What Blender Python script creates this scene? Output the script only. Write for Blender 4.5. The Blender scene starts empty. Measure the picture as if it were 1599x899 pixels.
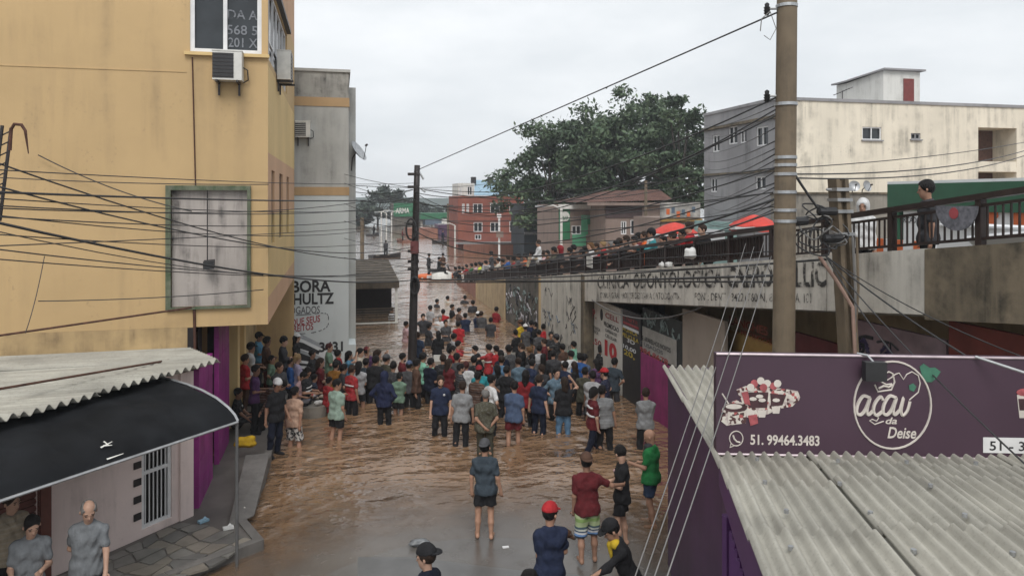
import bpy, math, random
import numpy as np
from mathutils import Vector, Matrix
random.seed(7); RNG = np.random.default_rng(7)
SC = bpy.context.scene
COL = SC.collection
R = math.radians
# ------------------------------------------------------------------ camera
# world: +Y runs down the flooded street, +X to the viaduct, water level z = 0
YAW = R(13.16); CH = 6.1; FPX = 1155.0; HOR = 310.0
SN, CS = math.sin(YAW), math.cos(YAW)
cam = bpy.data.cameras.new('camera'); camo = bpy.data.objects.new('camera', cam); COL.objects.link(camo)
camo.location = (0, 0, CH); camo.rotation_euler = (R(90), 0, -YAW)
cam.sensor_width = 36.0; cam.lens = 36.0*FPX/1599.0
cam.shift_y = -(449.5-HOR)/1599.0
cam.clip_start = 0.05; cam.clip_end = 3000
SC.camera = camo
# ------------------------------------------------------------------ overcast sky, soft sun, exposure
W = bpy.data.worlds.new('World'); SC.world = W; W.use_nodes = True
nt = W.node_tree; nt.nodes.clear()
def nn(t, k, **kw):
    n = t.nodes.new(k)
    for a, b in kw.items(): setattr(n, a, b)
    return n
SUN_EL, SUN_AZ = R(50), R(190)        # azimuth clockwise from +Y : behind the camera
sky = nn(nt, 'ShaderNodeTexSky', sky_type='NISHITA', sun_disc=False)
sky.sun_elevation = SUN_EL; sky.sun_rotation = SUN_AZ; sky.dust_density = 4.0; sky.air_density = 1.0
hsv = nn(nt, 'ShaderNodeHueSaturation'); hsv.inputs['Saturation'].default_value = 0.25
nt.links.new(sky.outputs[0], hsv.inputs['Color'])
tc = nn(nt, 'ShaderNodeTexCoord'); mp = nn(nt, 'ShaderNodeMapping'); mp.inputs['Scale'].default_value = (1.2, 1.2, 3.4)
nt.links.new(tc.outputs['Generated'], mp.inputs[0])
no = nn(nt, 'ShaderNodeTexNoise'); no.inputs['Scale'].default_value = 2.2; no.inputs['Detail'].default_value = 6; no.inputs['Roughness'].default_value = .55
nt.links.new(mp.outputs[0], no.inputs['Vector'])
rp = nn(nt, 'ShaderNodeValToRGB')
rp.color_ramp.elements[0].position = .3; rp.color_ramp.elements[0].color = (6.0, 6.38, 6.7, 1)
rp.color_ramp.elements[1].position = .72; rp.color_ramp.elements[1].color = (8.3, 8.5, 8.7, 1)
nt.links.new(no.outputs['Fac'], rp.inputs[0])
mx = nn(nt, 'ShaderNodeMix', data_type='RGBA'); mx.inputs[0].default_value = .9
nt.links.new(hsv.outputs[0], mx.inputs[6]); nt.links.new(rp.outputs[0], mx.inputs[7])
bg = nn(nt, 'ShaderNodeBackground'); bg.inputs[1].default_value = 0.1
nt.links.new(mx.outputs[2], bg.inputs[0])
wo = nn(nt, 'ShaderNodeOutputWorld'); nt.links.new(bg.outputs[0], wo.inputs[0])
sl = bpy.data.lights.new('sun', 'SUN'); sl.energy = 1.5; sl.angle = R(28); sl.color = (1, .97, .93)
so = bpy.data.objects.new('sun', sl); COL.objects.link(so)
sd = Vector((math.sin(SUN_AZ)*math.cos(SUN_EL), math.cos(SUN_AZ)*math.cos(SUN_EL), math.sin(SUN_EL)))
so.rotation_euler = sd.to_track_quat('Z', 'Y').to_euler()
VS = SC.view_settings; VS.view_transform = 'Standard'; VS.look = 'None'; VS.gamma = 1.0; VS.exposure = 0.42; VS.use_curve_mapping = False

# ------------------------------------------------------------------ helpers
def cw(x, d, z=0.0):                       # metres right of / ahead of the camera -> world
    return Vector((x*CS + d*SN, -x*SN + d*CS, z))
def P(u, v, D):
    return cw((u-800)/FPX*D, D, CH-(v-HOR)/FPX*D)
def onX(u, v, X):
    k = (u-800)/FPX; return P(u, v, X/(k*CS+SN))
def onY(u, v, Y):
    k = (u-800)/FPX; return P(u, v, Y/(CS-k*SN))
def onZ(u, v, z=0.0):
    return P(u, v, (CH-z)*FPX/(v-HOR))
def ground(x, y):
    z = (13.2-y)*.03 if y < 13.2 else -(y-13.2)*.045
    z -= .035*min(abs(x-1.9)/2.5, 2.2)**2 * max(0., min(1., (40-y)/20))
    return max(z, -1.7)
def lin(r, g, b):
    f = lambda c: (c/12.92 if c <= .04045 else ((c+.055)/1.055)**2.4)
    return (f(r/255), f(g/255), f(b/255), 1)

class MB:
    def __init__(s): s.v = []; s.f = []; s.m = []; s.cur = 0
    def add(s, vs, fs):
        b = len(s.v); s.v += [tuple(p) for p in vs]; s.f += [tuple(b+i for i in f) for f in fs]; s.m += [s.cur]*len(fs); return s
    def hexa(s, p):                        # 8 corners: bottom 0-3 (ccw), top 4-7
        return s.add(p, [(3,2,1,0),(4,5,6,7),(0,1,5,4),(1,2,6,5),(2,3,7,6),(3,0,4,7)])
    def box(s, x0, x1, y0, y1, z0, z1):
        return s.hexa([(x0,y0,z0),(x1,y0,z0),(x1,y1,z0),(x0,y1,z0),(x0,y0,z1),(x1,y0,z1),(x1,y1,z1),(x0,y1,z1)])
    def obox(s, c, ax, ay, az, hx, hy, hz):   # oriented box
        c, ax, ay, az = Vector(c), Vector(ax).normalized(), Vector(ay).normalized(), Vector(az).normalized()
        p = [c+ax*(i*hx)+ay*(j*hy)+az*(k*hz) for k in (-1,1) for i, j in ((-1,-1),(1,-1),(1,1),(-1,1))]
        return s.hexa(p)
    def prism(s, pts, z0, z1):             # pts: ccw xy outline
        n = len(pts); zz0 = z0 if hasattr(z0,'__len__') else [z0]*n; zz1 = z1 if hasattr(z1,'__len__') else [z1]*n
        vs = [(p[0],p[1],zz0[i]) for i,p in enumerate(pts)]+[(p[0],p[1],zz1[i]) for i,p in enumerate(pts)]
        return s.add(vs, [tuple(range(n-1,-1,-1)), tuple(range(n,2*n))]+[(i,(i+1)%n,n+(i+1)%n,n+i) for i in range(n)])
    def tube(s, pts, r, n=6, cap=True):
        pts = [Vector(p) for p in pts]; k = len(pts); rr = r if hasattr(r,'__len__') else [r]*k
        vs = []; up = Vector((0,0,1)); a0 = None
        for i, p in enumerate(pts):
            t = (pts[min(i+1,k-1)]-pts[max(i-1,0)])
            t = t.normalized() if t.length > 1e-9 else Vector((0,0,1))
            if a0 is None:
                a0 = t.cross(up)
                if a0.length < .05: a0 = t.cross(Vector((0,1,0)))
            a = (a0 - t*a0.dot(t)).normalized(); a0 = a; b = t.cross(a)
            for j in range(n):
                w = 2*math.pi*j/n; vs.append(p+(a*math.cos(w)+b*math.sin(w))*rr[i])
        fs = [(i*n+j, i*n+(j+1)%n, (i+1)*n+(j+1)%n, (i+1)*n+j) for i in range(k-1) for j in range(n)]
        if cap: fs += [tuple(range(n-1,-1,-1)), tuple((k-1)*n+j for j in range(n))]
        return s.add(vs, [tuple(reversed(f)) for f in fs])
    def grid(s, rows):                     # rows of points
        n = len(rows[0]); vs = [p for r in rows for p in r]
        return s.add(vs, [(i*n+j, i*n+j+1, (i+1)*n+j+1, (i+1)*n+j) for i in range(len(rows)-1) for j in range(n-1)])
    def disc(s, c, n, r, k=16, th=.01, r2=None):   # flat disc / ellipse with thickness, facing n
        n = Vector(n).normalized(); a = n.cross(Vector((0,0,1)))
        if a.length < .1: a = Vector((1,0,0))
        a.normalize(); b = n.cross(a)*-1; c = Vector(c); r2 = r2 or r
        ring = [a*(r*math.cos(2*math.pi*i/k))+b*(r2*math.sin(2*math.pi*i/k)) for i in range(k)]
        vs = [c+p for p in ring]+[c+p+n*th for p in ring]
        return s.add(vs, [tuple(range(k-1,-1,-1)), tuple(range(k,2*k))]+[(i,(i+1)%k,k+(i+1)%k,k+i) for i in range(k)])
    def mesh(s, name, smooth=False):
        me = bpy.data.meshes.new(name); me.from_pydata(s.v, [], s.f)
        if max(s.m or [0]): me.polygons.foreach_set('material_index', s.m)
        if smooth: me.polygons.foreach_set('use_smooth', [True]*len(me.polygons))
        me.update(); return me
    def obj(s, name, mat, parent=None, smooth=False, color=None):
        return mkobj(name, s.mesh(name, smooth), mat, parent, color)
def mkobj(name, me, mat, parent=None, color=None):
    for m in (mat if isinstance(mat, (list, tuple)) else [mat]):
        if m is not None and len(me.materials) < len(mat if isinstance(mat,(list,tuple)) else [mat]): me.materials.append(m)
    o = bpy.data.objects.new(name, me); COL.objects.link(o)
    if parent is not None:
        o.parent = parent; o.matrix_parent_inverse = parent.matrix_basis.inverted()
    if color: o.color = color
    return o
def tag(o, label, cat, group=None):
    o['label'] = label; o['category'] = cat
    if group: o['group'] = group
    return o
def struct(o): o['kind'] = 'structure'; return o
def stuff(o): o['kind'] = 'stuff'; return o
def thing(name, label, cat, loc=(0,0,0), group=None, rz=0):
    o = bpy.data.objects.new(name, None); COL.objects.link(o); o.location = loc; o.rotation_euler = (0,0,rz); o.empty_display_size = .2
    return tag(o, label, cat, group)
def dup(o, parent=None):
    c = o.copy(); COL.objects.link(c)
    if parent is not None: c.parent = parent
    for ch in o.children: dup(ch, c)
    return c

# ------------------------------------------------------------------ materials
def newmat(name):
    m = bpy.data.materials.new(name); m.use_nodes = True; t = m.node_tree
    b = t.nodes['Principled BSDF']; return m, t, b
def texco(t, scale=(1,1,1), kind='Object'):
    if kind == 'World': src = nn(t, 'ShaderNodeNewGeometry').outputs['Position']
    else: src = nn(t, 'ShaderNodeTexCoord').outputs[kind]
    mpn = nn(t, 'ShaderNodeMapping'); mpn.inputs['Scale'].default_value = scale
    t.links.new(src, mpn.inputs[0]); return mpn.outputs[0]
def noise(t, vec, scale, detail=4, rough=.55):
    n = nn(t, 'ShaderNodeTexNoise'); n.inputs['Scale'].default_value = scale; n.inputs['Detail'].default_value = detail; n.inputs['Roughness'].default_value = rough
    t.links.new(vec, n.inputs['Vector']); return n.outputs['Fac']
def ramp(t, fac, a, b, ca=(0,0,0,1), cb=(1,1,1,1)):
    r = nn(t, 'ShaderNodeValToRGB'); r.color_ramp.elements[0].position = a; r.color_ramp.elements[1].position = b
    r.color_ramp.elements[0].color = ca; r.color_ramp.elements[1].color = cb
    t.links.new(fac, r.inputs[0]); return r.outputs[0]
def mixc(t, fac, a, b, mode='MIX'):
    m = nn(t, 'ShaderNodeMix', data_type='RGBA', blend_type=mode)
    for i, x in ((0, fac), (6, a), (7, b)):
        if hasattr(x, 'is_linked'): t.links.new(x, m.inputs[i])
        else: m.inputs[i].default_value = x
    return m.outputs[2]
def bump(t, b, h, strength=.3, dist=.02):
    n = nn(t, 'ShaderNodeBump'); n.inputs['Strength'].default_value = strength; n.inputs['Distance'].default_value = dist
    t.links.new(h, n.inputs['Height']); t.links.new(n.outputs[0], b.inputs['Normal']); return n
def math_(t, op, a, b=None):
    m = nn(t, 'ShaderNodeMath', operation=op)
    for i, x in ((0, a), (1, b)):
        if x is None: continue
        if hasattr(x, 'is_linked'): t.links.new(x, m.inputs[i])
        else: m.inputs[i].default_value = x
    return m.outputs[0]
MC = {}
def plaster(name, col, dirt=(.05,.045,.04,1), amt=.5, streak=.5, rough=.85, lo=.45, hi=.75, var=.25, sc=1.0):
    """painted render with blotches, vertical rain streaks and grain"""
    m, t, b = newmat(name); w = texco(t, kind='World')
    big = noise(t, w, .5*sc, 5); fine = noise(t, w, 14*sc, 5, .65)
    dark = tuple(c*(1-var) for c in col[:3])+(1,); lite = tuple(min(1,c*(1+var*.5)) for c in col[:3])+(1,)
    base = mixc(t, ramp(t, big, .3, .7), dark, lite)
    st = noise(t, texco(t, (2.6*sc,2.6*sc,.22*sc), 'World'), 1.0, 6, .6)
    pat = noise(t, w, 1.3*sc, 7, .62)
    f = math_(t, 'MULTIPLY', ramp(t, st, lo, hi), ramp(t, pat, .38, .68))
    c2 = mixc(t, math_(t, 'MULTIPLY', f, streak), base, dirt)
    sp = ramp(t, fine, .58, .74); blot = ramp(t, pat, .52, .72)
    c3 = mixc(t, math_(t, 'MULTIPLY', math_(t, 'MULTIPLY', sp, blot), amt), c2, dirt)
    t.links.new(c3, b.inputs['Base Color']); b.inputs['Roughness'].default_value = rough
    bump(t, b, fine, .25, .01); return m
def plain(name, col, rough=.6, metal=0, var=.2, sc=6, bmp=.1, spec=.5):
    if name in MC: return MC[name]
    m, t, b = newmat(name); w = texco(t, kind='World'); n1 = noise(t, w, sc, 5)
    c = mixc(t, ramp(t, n1, .3, .72), tuple(x*(1-var) for x in col[:3])+(1,), tuple(min(1,x*(1+var*.6)) for x in col[:3])+(1,))
    t.links.new(c, b.inputs['Base Color']); b.inputs['Roughness'].default_value = rough; b.inputs['Metallic'].default_value = metal
    b.inputs['Specular IOR Level'].default_value = spec
    if bmp: bump(t, b, noise(t, w, sc*6, 4), bmp, .01)
    MC[name] = m; return m
def objcol(name, rough=.85, sc=9, var=.3, bmp=.35, sub=False, fold=True):
    m, t, b = newmat(name); oi = nn(t, 'ShaderNodeObjectInfo'); w = texco(t)
    n1 = noise(t, w, sc, 4)
    d = nn(t, 'ShaderNodeMix', data_type='RGBA', blend_type='MULTIPLY'); d.inputs[0].default_value = 1
    t.links.new(oi.outputs['Color'], d.inputs[6]); t.links.new(ramp(t, n1, .25, .75, (1-var,1-var,1-var,1), (1+var*.3,)*3+(1,)), d.inputs[7])
    t.links.new(d.outputs[2], b.inputs['Base Color']); b.inputs['Roughness'].default_value = rough
    b.inputs['Specular IOR Level'].default_value = .25
    if bmp:
        h = noise(t, texco(t, (1,1,.4) if fold else (1,1,1)), sc*1.1, 4, .55); bump(t, b, h, bmp*(1.6 if fold else 1), .05)
    return m
M = {}
M['cloth'] = objcol('woven_cloth', .92, 9, .35, .5)
M['skin'] = objcol('skin', .55, 14, .18, .08, fold=False)
M['hair'] = objcol('hair', .6, 60, .5, .5)
M['paint'] = objcol('painted_metal', .45, 3, .2, .05, fold=False)
M['print'] = objcol('printed_ink', .75, 12, .35, 0, fold=False)
# worn lettering: paint flaking away
def flaky(name, col, keep=.5):
    m, t, b = newmat(name); w = texco(t, kind='World')
    n1 = noise(t, w, 5, 6, .7)
    t.links.new(ramp(t, n1, keep-.07, keep+.07, (0,0,0,1), (1,1,1,1)), b.inputs['Alpha'])
    b.inputs['Base Color'].default_value = col; b.inputs['Roughness'].default_value = .85; return m
M['glass'] = plain('window_glass', (.03,.035,.04,1), .12, 0, .3, 2, 0)
M['white_frame'] = plain('white_window_frame', (.72,.72,.72,1), .5, 0, .12, 4, .05)
M['cable'] = plain('black_cable_sheath', (.03,.03,.032,1), .55, 0, .3, 8, .05)
M['cable_grey'] = plain('grey_cable_sheath', (.17,.165,.16,1), .6, 0, .2, 8, .05)
M['dark_metal'] = plain('dark_painted_steel', (.035,.03,.03,1), .5, .2, .4, 5, .15)
M['galv'] = plain('galvanised_steel', (.42,.43,.44,1), .45, .7, .25, 6, .1)
M['rust'] = plain('rusty_steel', (.10,.045,.03,1), .85, .2, .5, 9, .3)
M['white_plastic'] = plain('off_white_plastic', (.62,.61,.57,1), .5, 0, .18, 5, .05)
M['black_plastic'] = plain('black_plastic', (.02,.02,.022,1), .45, 0, .3, 6, .05)
def face_text(txt, h, bold=0.0, shear=0.0, sx=1.0):
    """letters as a flat mesh, x to the right, y up, origin at left baseline, cap height h"""
    cu = bpy.data.curves.new('lettering', 'FONT'); cu.body = txt; cu.size = 1; cu.offset = bold; cu.shear = shear; cu.resolution_u = 3
    o = bpy.data.objects.new('lettering', cu); COL.objects.link(o); bpy.context.view_layer.update()
    me = bpy.data.meshes.new_from_object(o.evaluated_get(bpy.context.evaluated_depsgraph_get()))
    bpy.data.objects.remove(o); bpy.data.curves.remove(cu)
    n = len(me.vertices); a = np.empty(n*3); me.vertices.foreach_get('co', a); a = a.reshape(-1,3)
    if n: a[:,0] -= a[:,0].min()
    k = h/.70; a[:,1] *= k; a[:,0] *= k*sx; me.vertices.foreach_set('co', a.ravel()); me.update()
    wd = a[:,0].max() if n else 0
    me.materials.clear(); return me, wd
def lettering(name, txt, p0, right, up, h, mat, parent, width=None, bold=0.0, shear=0.0, color=None):
    """place text with baseline-left at p0; width (m) stretches it"""
    me, wd = face_text(txt, h, bold, shear)
    sx = width/wd if width and wd else 1
    r, u = Vector(right).normalized(), Vector(up).normalized(); n = r.cross(u)
    mat4 = Matrix(((r.x*sx,u.x,n.x,p0[0]),(r.y*sx,u.y,n.y,p0[1]),(r.z*sx,u.z,n.z,p0[2]),(0,0,0,1)))
    me.transform(mat4); return mkobj(name, me, mat, parent, color)
def wall_panel(o, r, w, h, holes, depth=.14, up=Vector((0,0,1)), th=None):
    """front skin of a wall with real openings; o lower-left corner, r unit right vector; holes (x0,x1,z0,z1)"""
    mb = MB(); o, r = Vector(o), Vector(r).normalized(); n = r.cross(up)
    xs = sorted({0, w, *[min(max(c,0),w) for q in holes for c in q[:2]]}); zs = sorted({0, h, *[min(max(c,0),h) for q in holes for c in q[2:4]]})
    pt = lambda x, z, d=0: o+r*x+up*z-n*d
    for i in range(len(xs)-1):
        for j in range(len(zs)-1):
            cx, cz = (xs[i]+xs[i+1])/2, (zs[j]+zs[j+1])/2
            if any(q[0] < cx < q[1] and q[2] < cz < q[3] for q in holes): continue
            mb.add([pt(xs[i],zs[j]),pt(xs[i+1],zs[j]),pt(xs[i+1],zs[j+1]),pt(xs[i],zs[j+1])], [(0,1,2,3)])
    for q in holes:
        a = [(q[0],q[2]),(q[1],q[2]),(q[1],q[3]),(q[0],q[3])]
        dd = q[4] if len(q) > 4 else depth
        for k in range(4):
            (x0,z0),(x1,z1) = a[k], a[(k+1)%4]
            mb.add([pt(x0,z0),pt(x1,z1),pt(x1,z1,dd),pt(x0,z0,dd)], [(0,1,2,3)])
    return mb
def window(par, o, r, x0, x1, z0, z1, frame, glass, depth=.12, fw=.05, mull=(.5,), bars=(), sill=None, name='window', inset=.0):
    """frame + panes set in a hole of a wall_panel"""
    o, r = Vector(o), Vector(r).normalized(); n = r.cross(Vector((0,0,1))); up = Vector((0,0,1))
    q = lambda x, z, d: o+r*x+up*z-n*d
    fr = MB(); hd = .025
    def bar(xa, xb, za, zb, d=depth-.05): fr.obox(q((xa+xb)/2,(za+zb)/2,d), r, n, up, (xb-xa)/2, hd, (zb-za)/2)
    bar(x0,x0+fw,z0,z1); bar(x1-fw,x1,z0,z1); bar(x0+fw,x1-fw,z0,z0+fw); bar(x0+fw,x1-fw,z1-fw,z1)
    cuts = [x0]+[x0+(x1-x0)*m for m in mull]+[x1]
    for m in cuts[1:-1]: bar(m-fw*.45,m+fw*.45,z0+fw,z1-fw)
    for z in bars: bar(x0+fw,x1-fw,z0+(z1-z0)*z-fw*.3,z0+(z1-z0)*z+fw*.3, depth-.045)
    wo_ = fr.obj(name, frame, par)
    for a, b in zip(cuts[:-1], cuts[1:]):
        g = MB(); g.obox(q((a+b)/2,(z0+z1)/2,depth+.01), r, n, up, (b-a)/2, .006, (z1-z0)/2); g.obj('pane', glass, wo_)
    if sill is not None:
        s = MB(); s.obox(q((x0+x1)/2, z0-.03, -.02), r, n, up, (x1-x0)/2+.06, .07, .03); s.obj('sill', sill, wo_)
    return wo_
def sag(a, b, s, n=14):
    a, b = Vector(a), Vector(b)
    return [a.lerp(b, i/n)-Vector((0,0,s*4*(i/n)*(1-i/n))) for i in range(n+1)]
# ================================================================== ground and flood water
m, t, b = newmat('wet_asphalt'); w = texco(t, kind='World')
n1 = noise(t, w, .6, 6); n2 = noise(t, w, 45, 4, .7); n3 = noise(t, w, 2.2, 5)
c = mixc(t, ramp(t, n1, .35, .68), (.095,.085,.076,1), (.15,.138,.124,1))
c = mixc(t, math_(t, 'MULTIPLY', ramp(t, n2, .55, .75), .6), c, (.16,.155,.15,1))
t.links.new(c, b.inputs['Base Color']); t.links.new(ramp(t, n3, .35, .7, (.10,.10,.10,1), (.34,.34,.34,1)), b.inputs['Roughness'])
bump(t, b, n2, .25, .01); M['asphalt'] = m
gm = MB(); xs = [-400,-150,-60,-30,-16]+[-10+i*.5 for i in range(41)]+[14,20,30,60,150,400]
ys = [-30,-10,0]+[3+i*.5 for i in range(60)]+[34,36,40,46,52,60,100,200,600,1500]
gm.grid([[(x,y,ground(x,y)) for x in xs] for y in ys]); g = gm.obj('ground', M['asphalt'], smooth=True); struct(g)
# lighter concrete patch with a ragged front edge near the camera
pm = plain('worn_concrete_patch', (.115,.112,.108,1), .3, 0, .3, 1.5, .2)
e = [onZ(u, v, .03) for u, v in ((560,866),(640,868),(700,876),(760,884),(830,893),(900,897),(975,905))]
q = MB(); q.grid([[(p.x+random.uniform(-.02,.02),p.y,ground(p.x,p.y)+.004) for p in e],[(p.x*1.0-.2,6.5,ground(p.x-.2,6.5)+.004) for p in e],[(p.x-.4,2.0,ground(p.x,2.0)+.004) for p in e]])
struct(q.obj('road_patch', pm))
# flood water
m, t, b = newmat('muddy_flood_water')
at = nn(t, 'ShaderNodeAttribute', attribute_name='depth'); w = texco(t, kind='World')
wv = texco(t, (1.0,1.5,1), 'World')
h1 = noise(t, wv, 1.25, 3, .55); h2 = noise(t, wv, 3.8, 3, .5); h3 = noise(t, texco(t, (.35,.9,1), 'World'), .8, 2, .5)
hh = math_(t, 'ADD', math_(t, 'ADD', math_(t, 'MULTIPLY', h1, .62), math_(t, 'MULTIPLY', h2, .26)), math_(t, 'MULTIPLY', h3, .55))
amp = ramp(t, at.outputs['Fac'], 0.0, .22, (.06,)*3+(1,), (1,1,1,1))
sy = nn(t, 'ShaderNodeSeparateXYZ'); t.links.new(w, sy.inputs[0])
mr = nn(t, 'ShaderNodeMapRange'); mr.inputs[1].default_value = 22; mr.inputs[2].default_value = 75; mr.inputs[3].default_value = 1.0; mr.inputs[4].default_value = .28
t.links.new(sy.outputs[1], mr.inputs[0]); hh = math_(t, 'MULTIPLY', math_(t, 'MULTIPLY', hh, amp), mr.outputs[0])
hh = math_(t, 'MULTIPLY', hh, ramp(t, noise(t, w, .28, 4, .6), .36, .62, (.38,)*3+(1,), (1.12,)*3+(1,)))
bn = bump(t, b, hh, 1.0, .30); t.links.new(bn.outputs[0], b.inputs['Coat Normal']); b.inputs['Coat Weight'].default_value = .75; b.inputs['Coat IOR'].default_value = 1.55; b.inputs['Coat Roughness'].default_value = .06
col = mixc(t, ramp(t, noise(t, w, .35, 3), .35, .65), (.185,.11,.06,1), (.265,.163,.095,1))
t.links.new(col, b.inputs['Base Color']); b.inputs['Roughness'].default_value = .07; b.inputs['IOR'].default_value = 1.34
edge = math_(t, 'ADD', at.outputs['Fac'], math_(t, 'MULTIPLY', math_(t, 'SUBTRACT', noise(t, w, 1.4, 5), .5), .08))
t.links.new(ramp(t, edge, .015, .16, (.12,)*3+(1,), (1,1,1,1)), b.inputs['Alpha'])
M['water'] = m
wm = MB(); wx = [-300,-120,-50,-20]+[-10+i*.4 for i in range(48)]+[12,20,50,120,300]; wy = [6+i*.4 for i in range(70)]+[35,38,42,48,56,70,100,160,300,900]
wm.grid([[(x,y,0) for x in wx] for y in wy]); me = wm.mesh('flood_water', True)
a = me.attributes.new('depth', 'FLOAT', 'POINT'); a.data.foreach_set('value', [max(0., -ground(v.co.x, v.co.y)) for v in me.vertices])
struct(mkobj('flood_water', me, M['water']))

# ================================================================== yellow building on the left
YF = 16.8; XS = -1.5; ZO = 3.38; ZT = 13.4; YB = 26.5
M['yellow'] = plaster('ochre_painted_render', lin(192,163,119), (.12,.09,.065,1), .6, .5, .85, .5, .8, .12, .8)
M['yellow_lite'] = plaster('pale_yellow_render', lin(212,184,130), (.3,.2,.1,1), .25, .3, .85, .5, .8, .12)
M['peach'] = plaster('peach_render', lin(198,160,128), (.25,.15,.09,1), .25, .3, .85, .5, .8, .12)
M['stained'] = plaster('stained_low_wall', lin(186,160,118), (.12,.08,.05,1), .9, .8, .9, .4, .65, .3, 1.6)
yb = thing('yellow_building', 'tall ochre rendered building on the left with a boarded up window', 'building', (-6,YF,0))
def fy(u, v): p = onY(u, v, YF); return p.x, p.z
X0 = -13.0
def hole(u0, u1, v0, v1, d=.14):
    a, z1 = fy(u0, v0); bb, z0 = fy(u1, v1); return (a-X0, bb-X0, z0-ZO, z1-ZO, d)
wn = hole(297, 409, -22, 86, .16); bd = hole(268, 387, 297, 476, .1)
wall_panel((X0,YF,ZO), (1,0,0), XS-X0, ZT-ZO, [wn, bd]).obj('front_wall', M['yellow'], yb)
lw = MB(); lw.box(X0, -2.97, YF-.004, YF+.3, -.4, ZO-.002); lw.obj('lower_wall', M['stained'], yb)
# hairline joint and rain pipe on the front
jb = MB(); a = fy(301, 90); c2 = fy(306, 292); jb.tube([(a[0],YF-.02,a[1]),(c2[0],YF-.02,c2[1])], .014, 5); jb.obj('conduit', M['rust'], yb)
jb = MB(); a = fy(304, 478); jb.tube([(a[0],YF-.03,a[1]),(a[0]+.02,YF-.03,2.8)], .03, 6); jb.obj('rain_pipe', M['rust'], yb)
jb = MB(); a = fy(0, 81); jb.box(X0, fy(292,88)[0], YF-.012, YF+.01, a[1]-.28, a[1]-.26); jb.obj('render_joint', M['yellow'], yb)
# soffit, roof and back of the upper floors
q = MB(); q.box(X0, XS-.002, YF+.18, YB, ZO-.0, ZO+.15); q.obj('overhang_soffit', M['yellow'], yb)
q = MB(); q.box(X0, XS+.08, YF-.08, YB, ZT, ZT+.2); q.obj('roof_slab', M['peach'], yb)
q = MB(); q.box(X0, XS-.004, YB-.2, YB, -1.2, ZT); q.obj('rear_wall', M['yellow'], yb)
# side (street) wall in bands
L = YB-YF
sidew = []
for (y0,y1) in ((.9,1.7),(3.2,4.3),(5.9,6.9)): sidew.append((y0,y1,5.05-ZO,6.75-ZO,.15))
big = (.1,L*.62,9.15-ZO,10.9-ZO,.15)
for z0, z1, mt in ((ZO,3.95,'peach'),(3.95,5.75,'yellow_lite'),(5.75,7.1,'peach'),(7.1,9.0,'yellow_lite'),(9.0,11.3,'yellow'),(11.3,ZT,'peach')):
    hs = [(q_[0],q_[1],max(q_[2]-(z0-ZO),0),min(q_[3]-(z0-ZO),z1-z0),.15) for q_ in sidew+[big] if q_[2]+ZO < z1 and q_[3]+ZO > z0]
    wall_panel((XS,YF,z0), (0,1,0), L, z1-z0, hs).obj('side_wall', M[mt], yb)
for q_ in sidew: window(yb, (XS,YF,ZO), (0,1,0), q_[0],q_[1],q_[2],q_[3], M['dark_metal'], M['glass'], .13, .05, (.5,))
window(yb, (XS,YF,ZO), (0,1,0), big[0],big[1],big[2],big[3], M['white_frame'], M['glass'], .12, .07, (.12,.3,.48,.66,.84), (.3,))
q = MB(); q.box(XS, XS+.12, YF+L*.0, YF+L*.62, 10.95, 11.05); q.obj('side_canopy', M['dark_metal'], yb)
# corner glazing on the front
ww = window(yb, (X0,YF,ZO), (1,0,0), wn[0],wn[1],wn[2],wn[3], M['white_frame'], M['glass'], .1, .09, (.485,), (), None)
q = MB(); q.box(X0+wn[0]-.1, XS+.03, YF-.09, YF+.04, wn[2]+ZO-.07, wn[2]+ZO-.0); q.obj('sill', M['yellow_lite'], ww)
M['faded_ink'] = flaky('faded_window_lettering', (.19,.20,.22,1), .42)
for s_, u, v, uu in (('DA A',355,28,402),('568 5',354,52,402),('201 X',356,72,402)):
    p = onY(u, v, YF); p2 = onY(uu, v, YF)
    lettering('window_lettering', s_, (p.x,YF+.085,p.z), (1,0,0), (0,0,1), .2, M['faded_ink'], ww, p2.x-p.x, .01)
# boarded window: frame with moss, board, lamp on a rod
M['moss'] = plaster('mossy_frame', (.16,.17,.12,1), (.035,.075,.03,1), 1, .9, .95, .3, .6, .4, 5)
M['board'] = plaster('grey_board', lin(172,164,158), (.02,.02,.02,1), .55, 1.0, .85, .42, .6, .15, 1.5)
fr = MB(); x0,x1,z0,z1 = bd[0]+X0, bd[1]+X0, bd[2]+ZO, bd[3]+ZO
for a_ in ((x0-.1,x0+.0,z0-.05,z1+.1),(x1,x1+.07,z0-.05,z1+.1),(x0,x1,z1,z1+.1),(x0,x1,z0-.05,z0)): fr.box(a_[0],a_[1],YF-.08,YF+.05,a_[2],a_[3])
bf = fr.obj('boarded_window', M['moss'], yb)
q = MB(); q.box(x0,x1,YF+.06,YF+.09,z0,z1); q.obj('board', M['board'], bf)
lp = thing('wall_lamp', 'small black floodlight on a rod hanging over the boarded window', 'lamp', (x0+.75,YF-.1,z0))
q = MB(); px = fy(325,300)[0]; q.tube([(px,YF-.06,z1+.05),(px+.01,YF-.12,fy(325,408)[1])], .012, 5); q.obj('rod', M['dark_metal'], lp)
q = MB(); zz = fy(325,412)[1]; q.obox((px+.05,YF-.16,zz), (1,.0,.1), (0,1,.3), (0,0,1), .11,.06,.08); q.obj('lamp_head', M['black_plastic'], lp)
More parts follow.
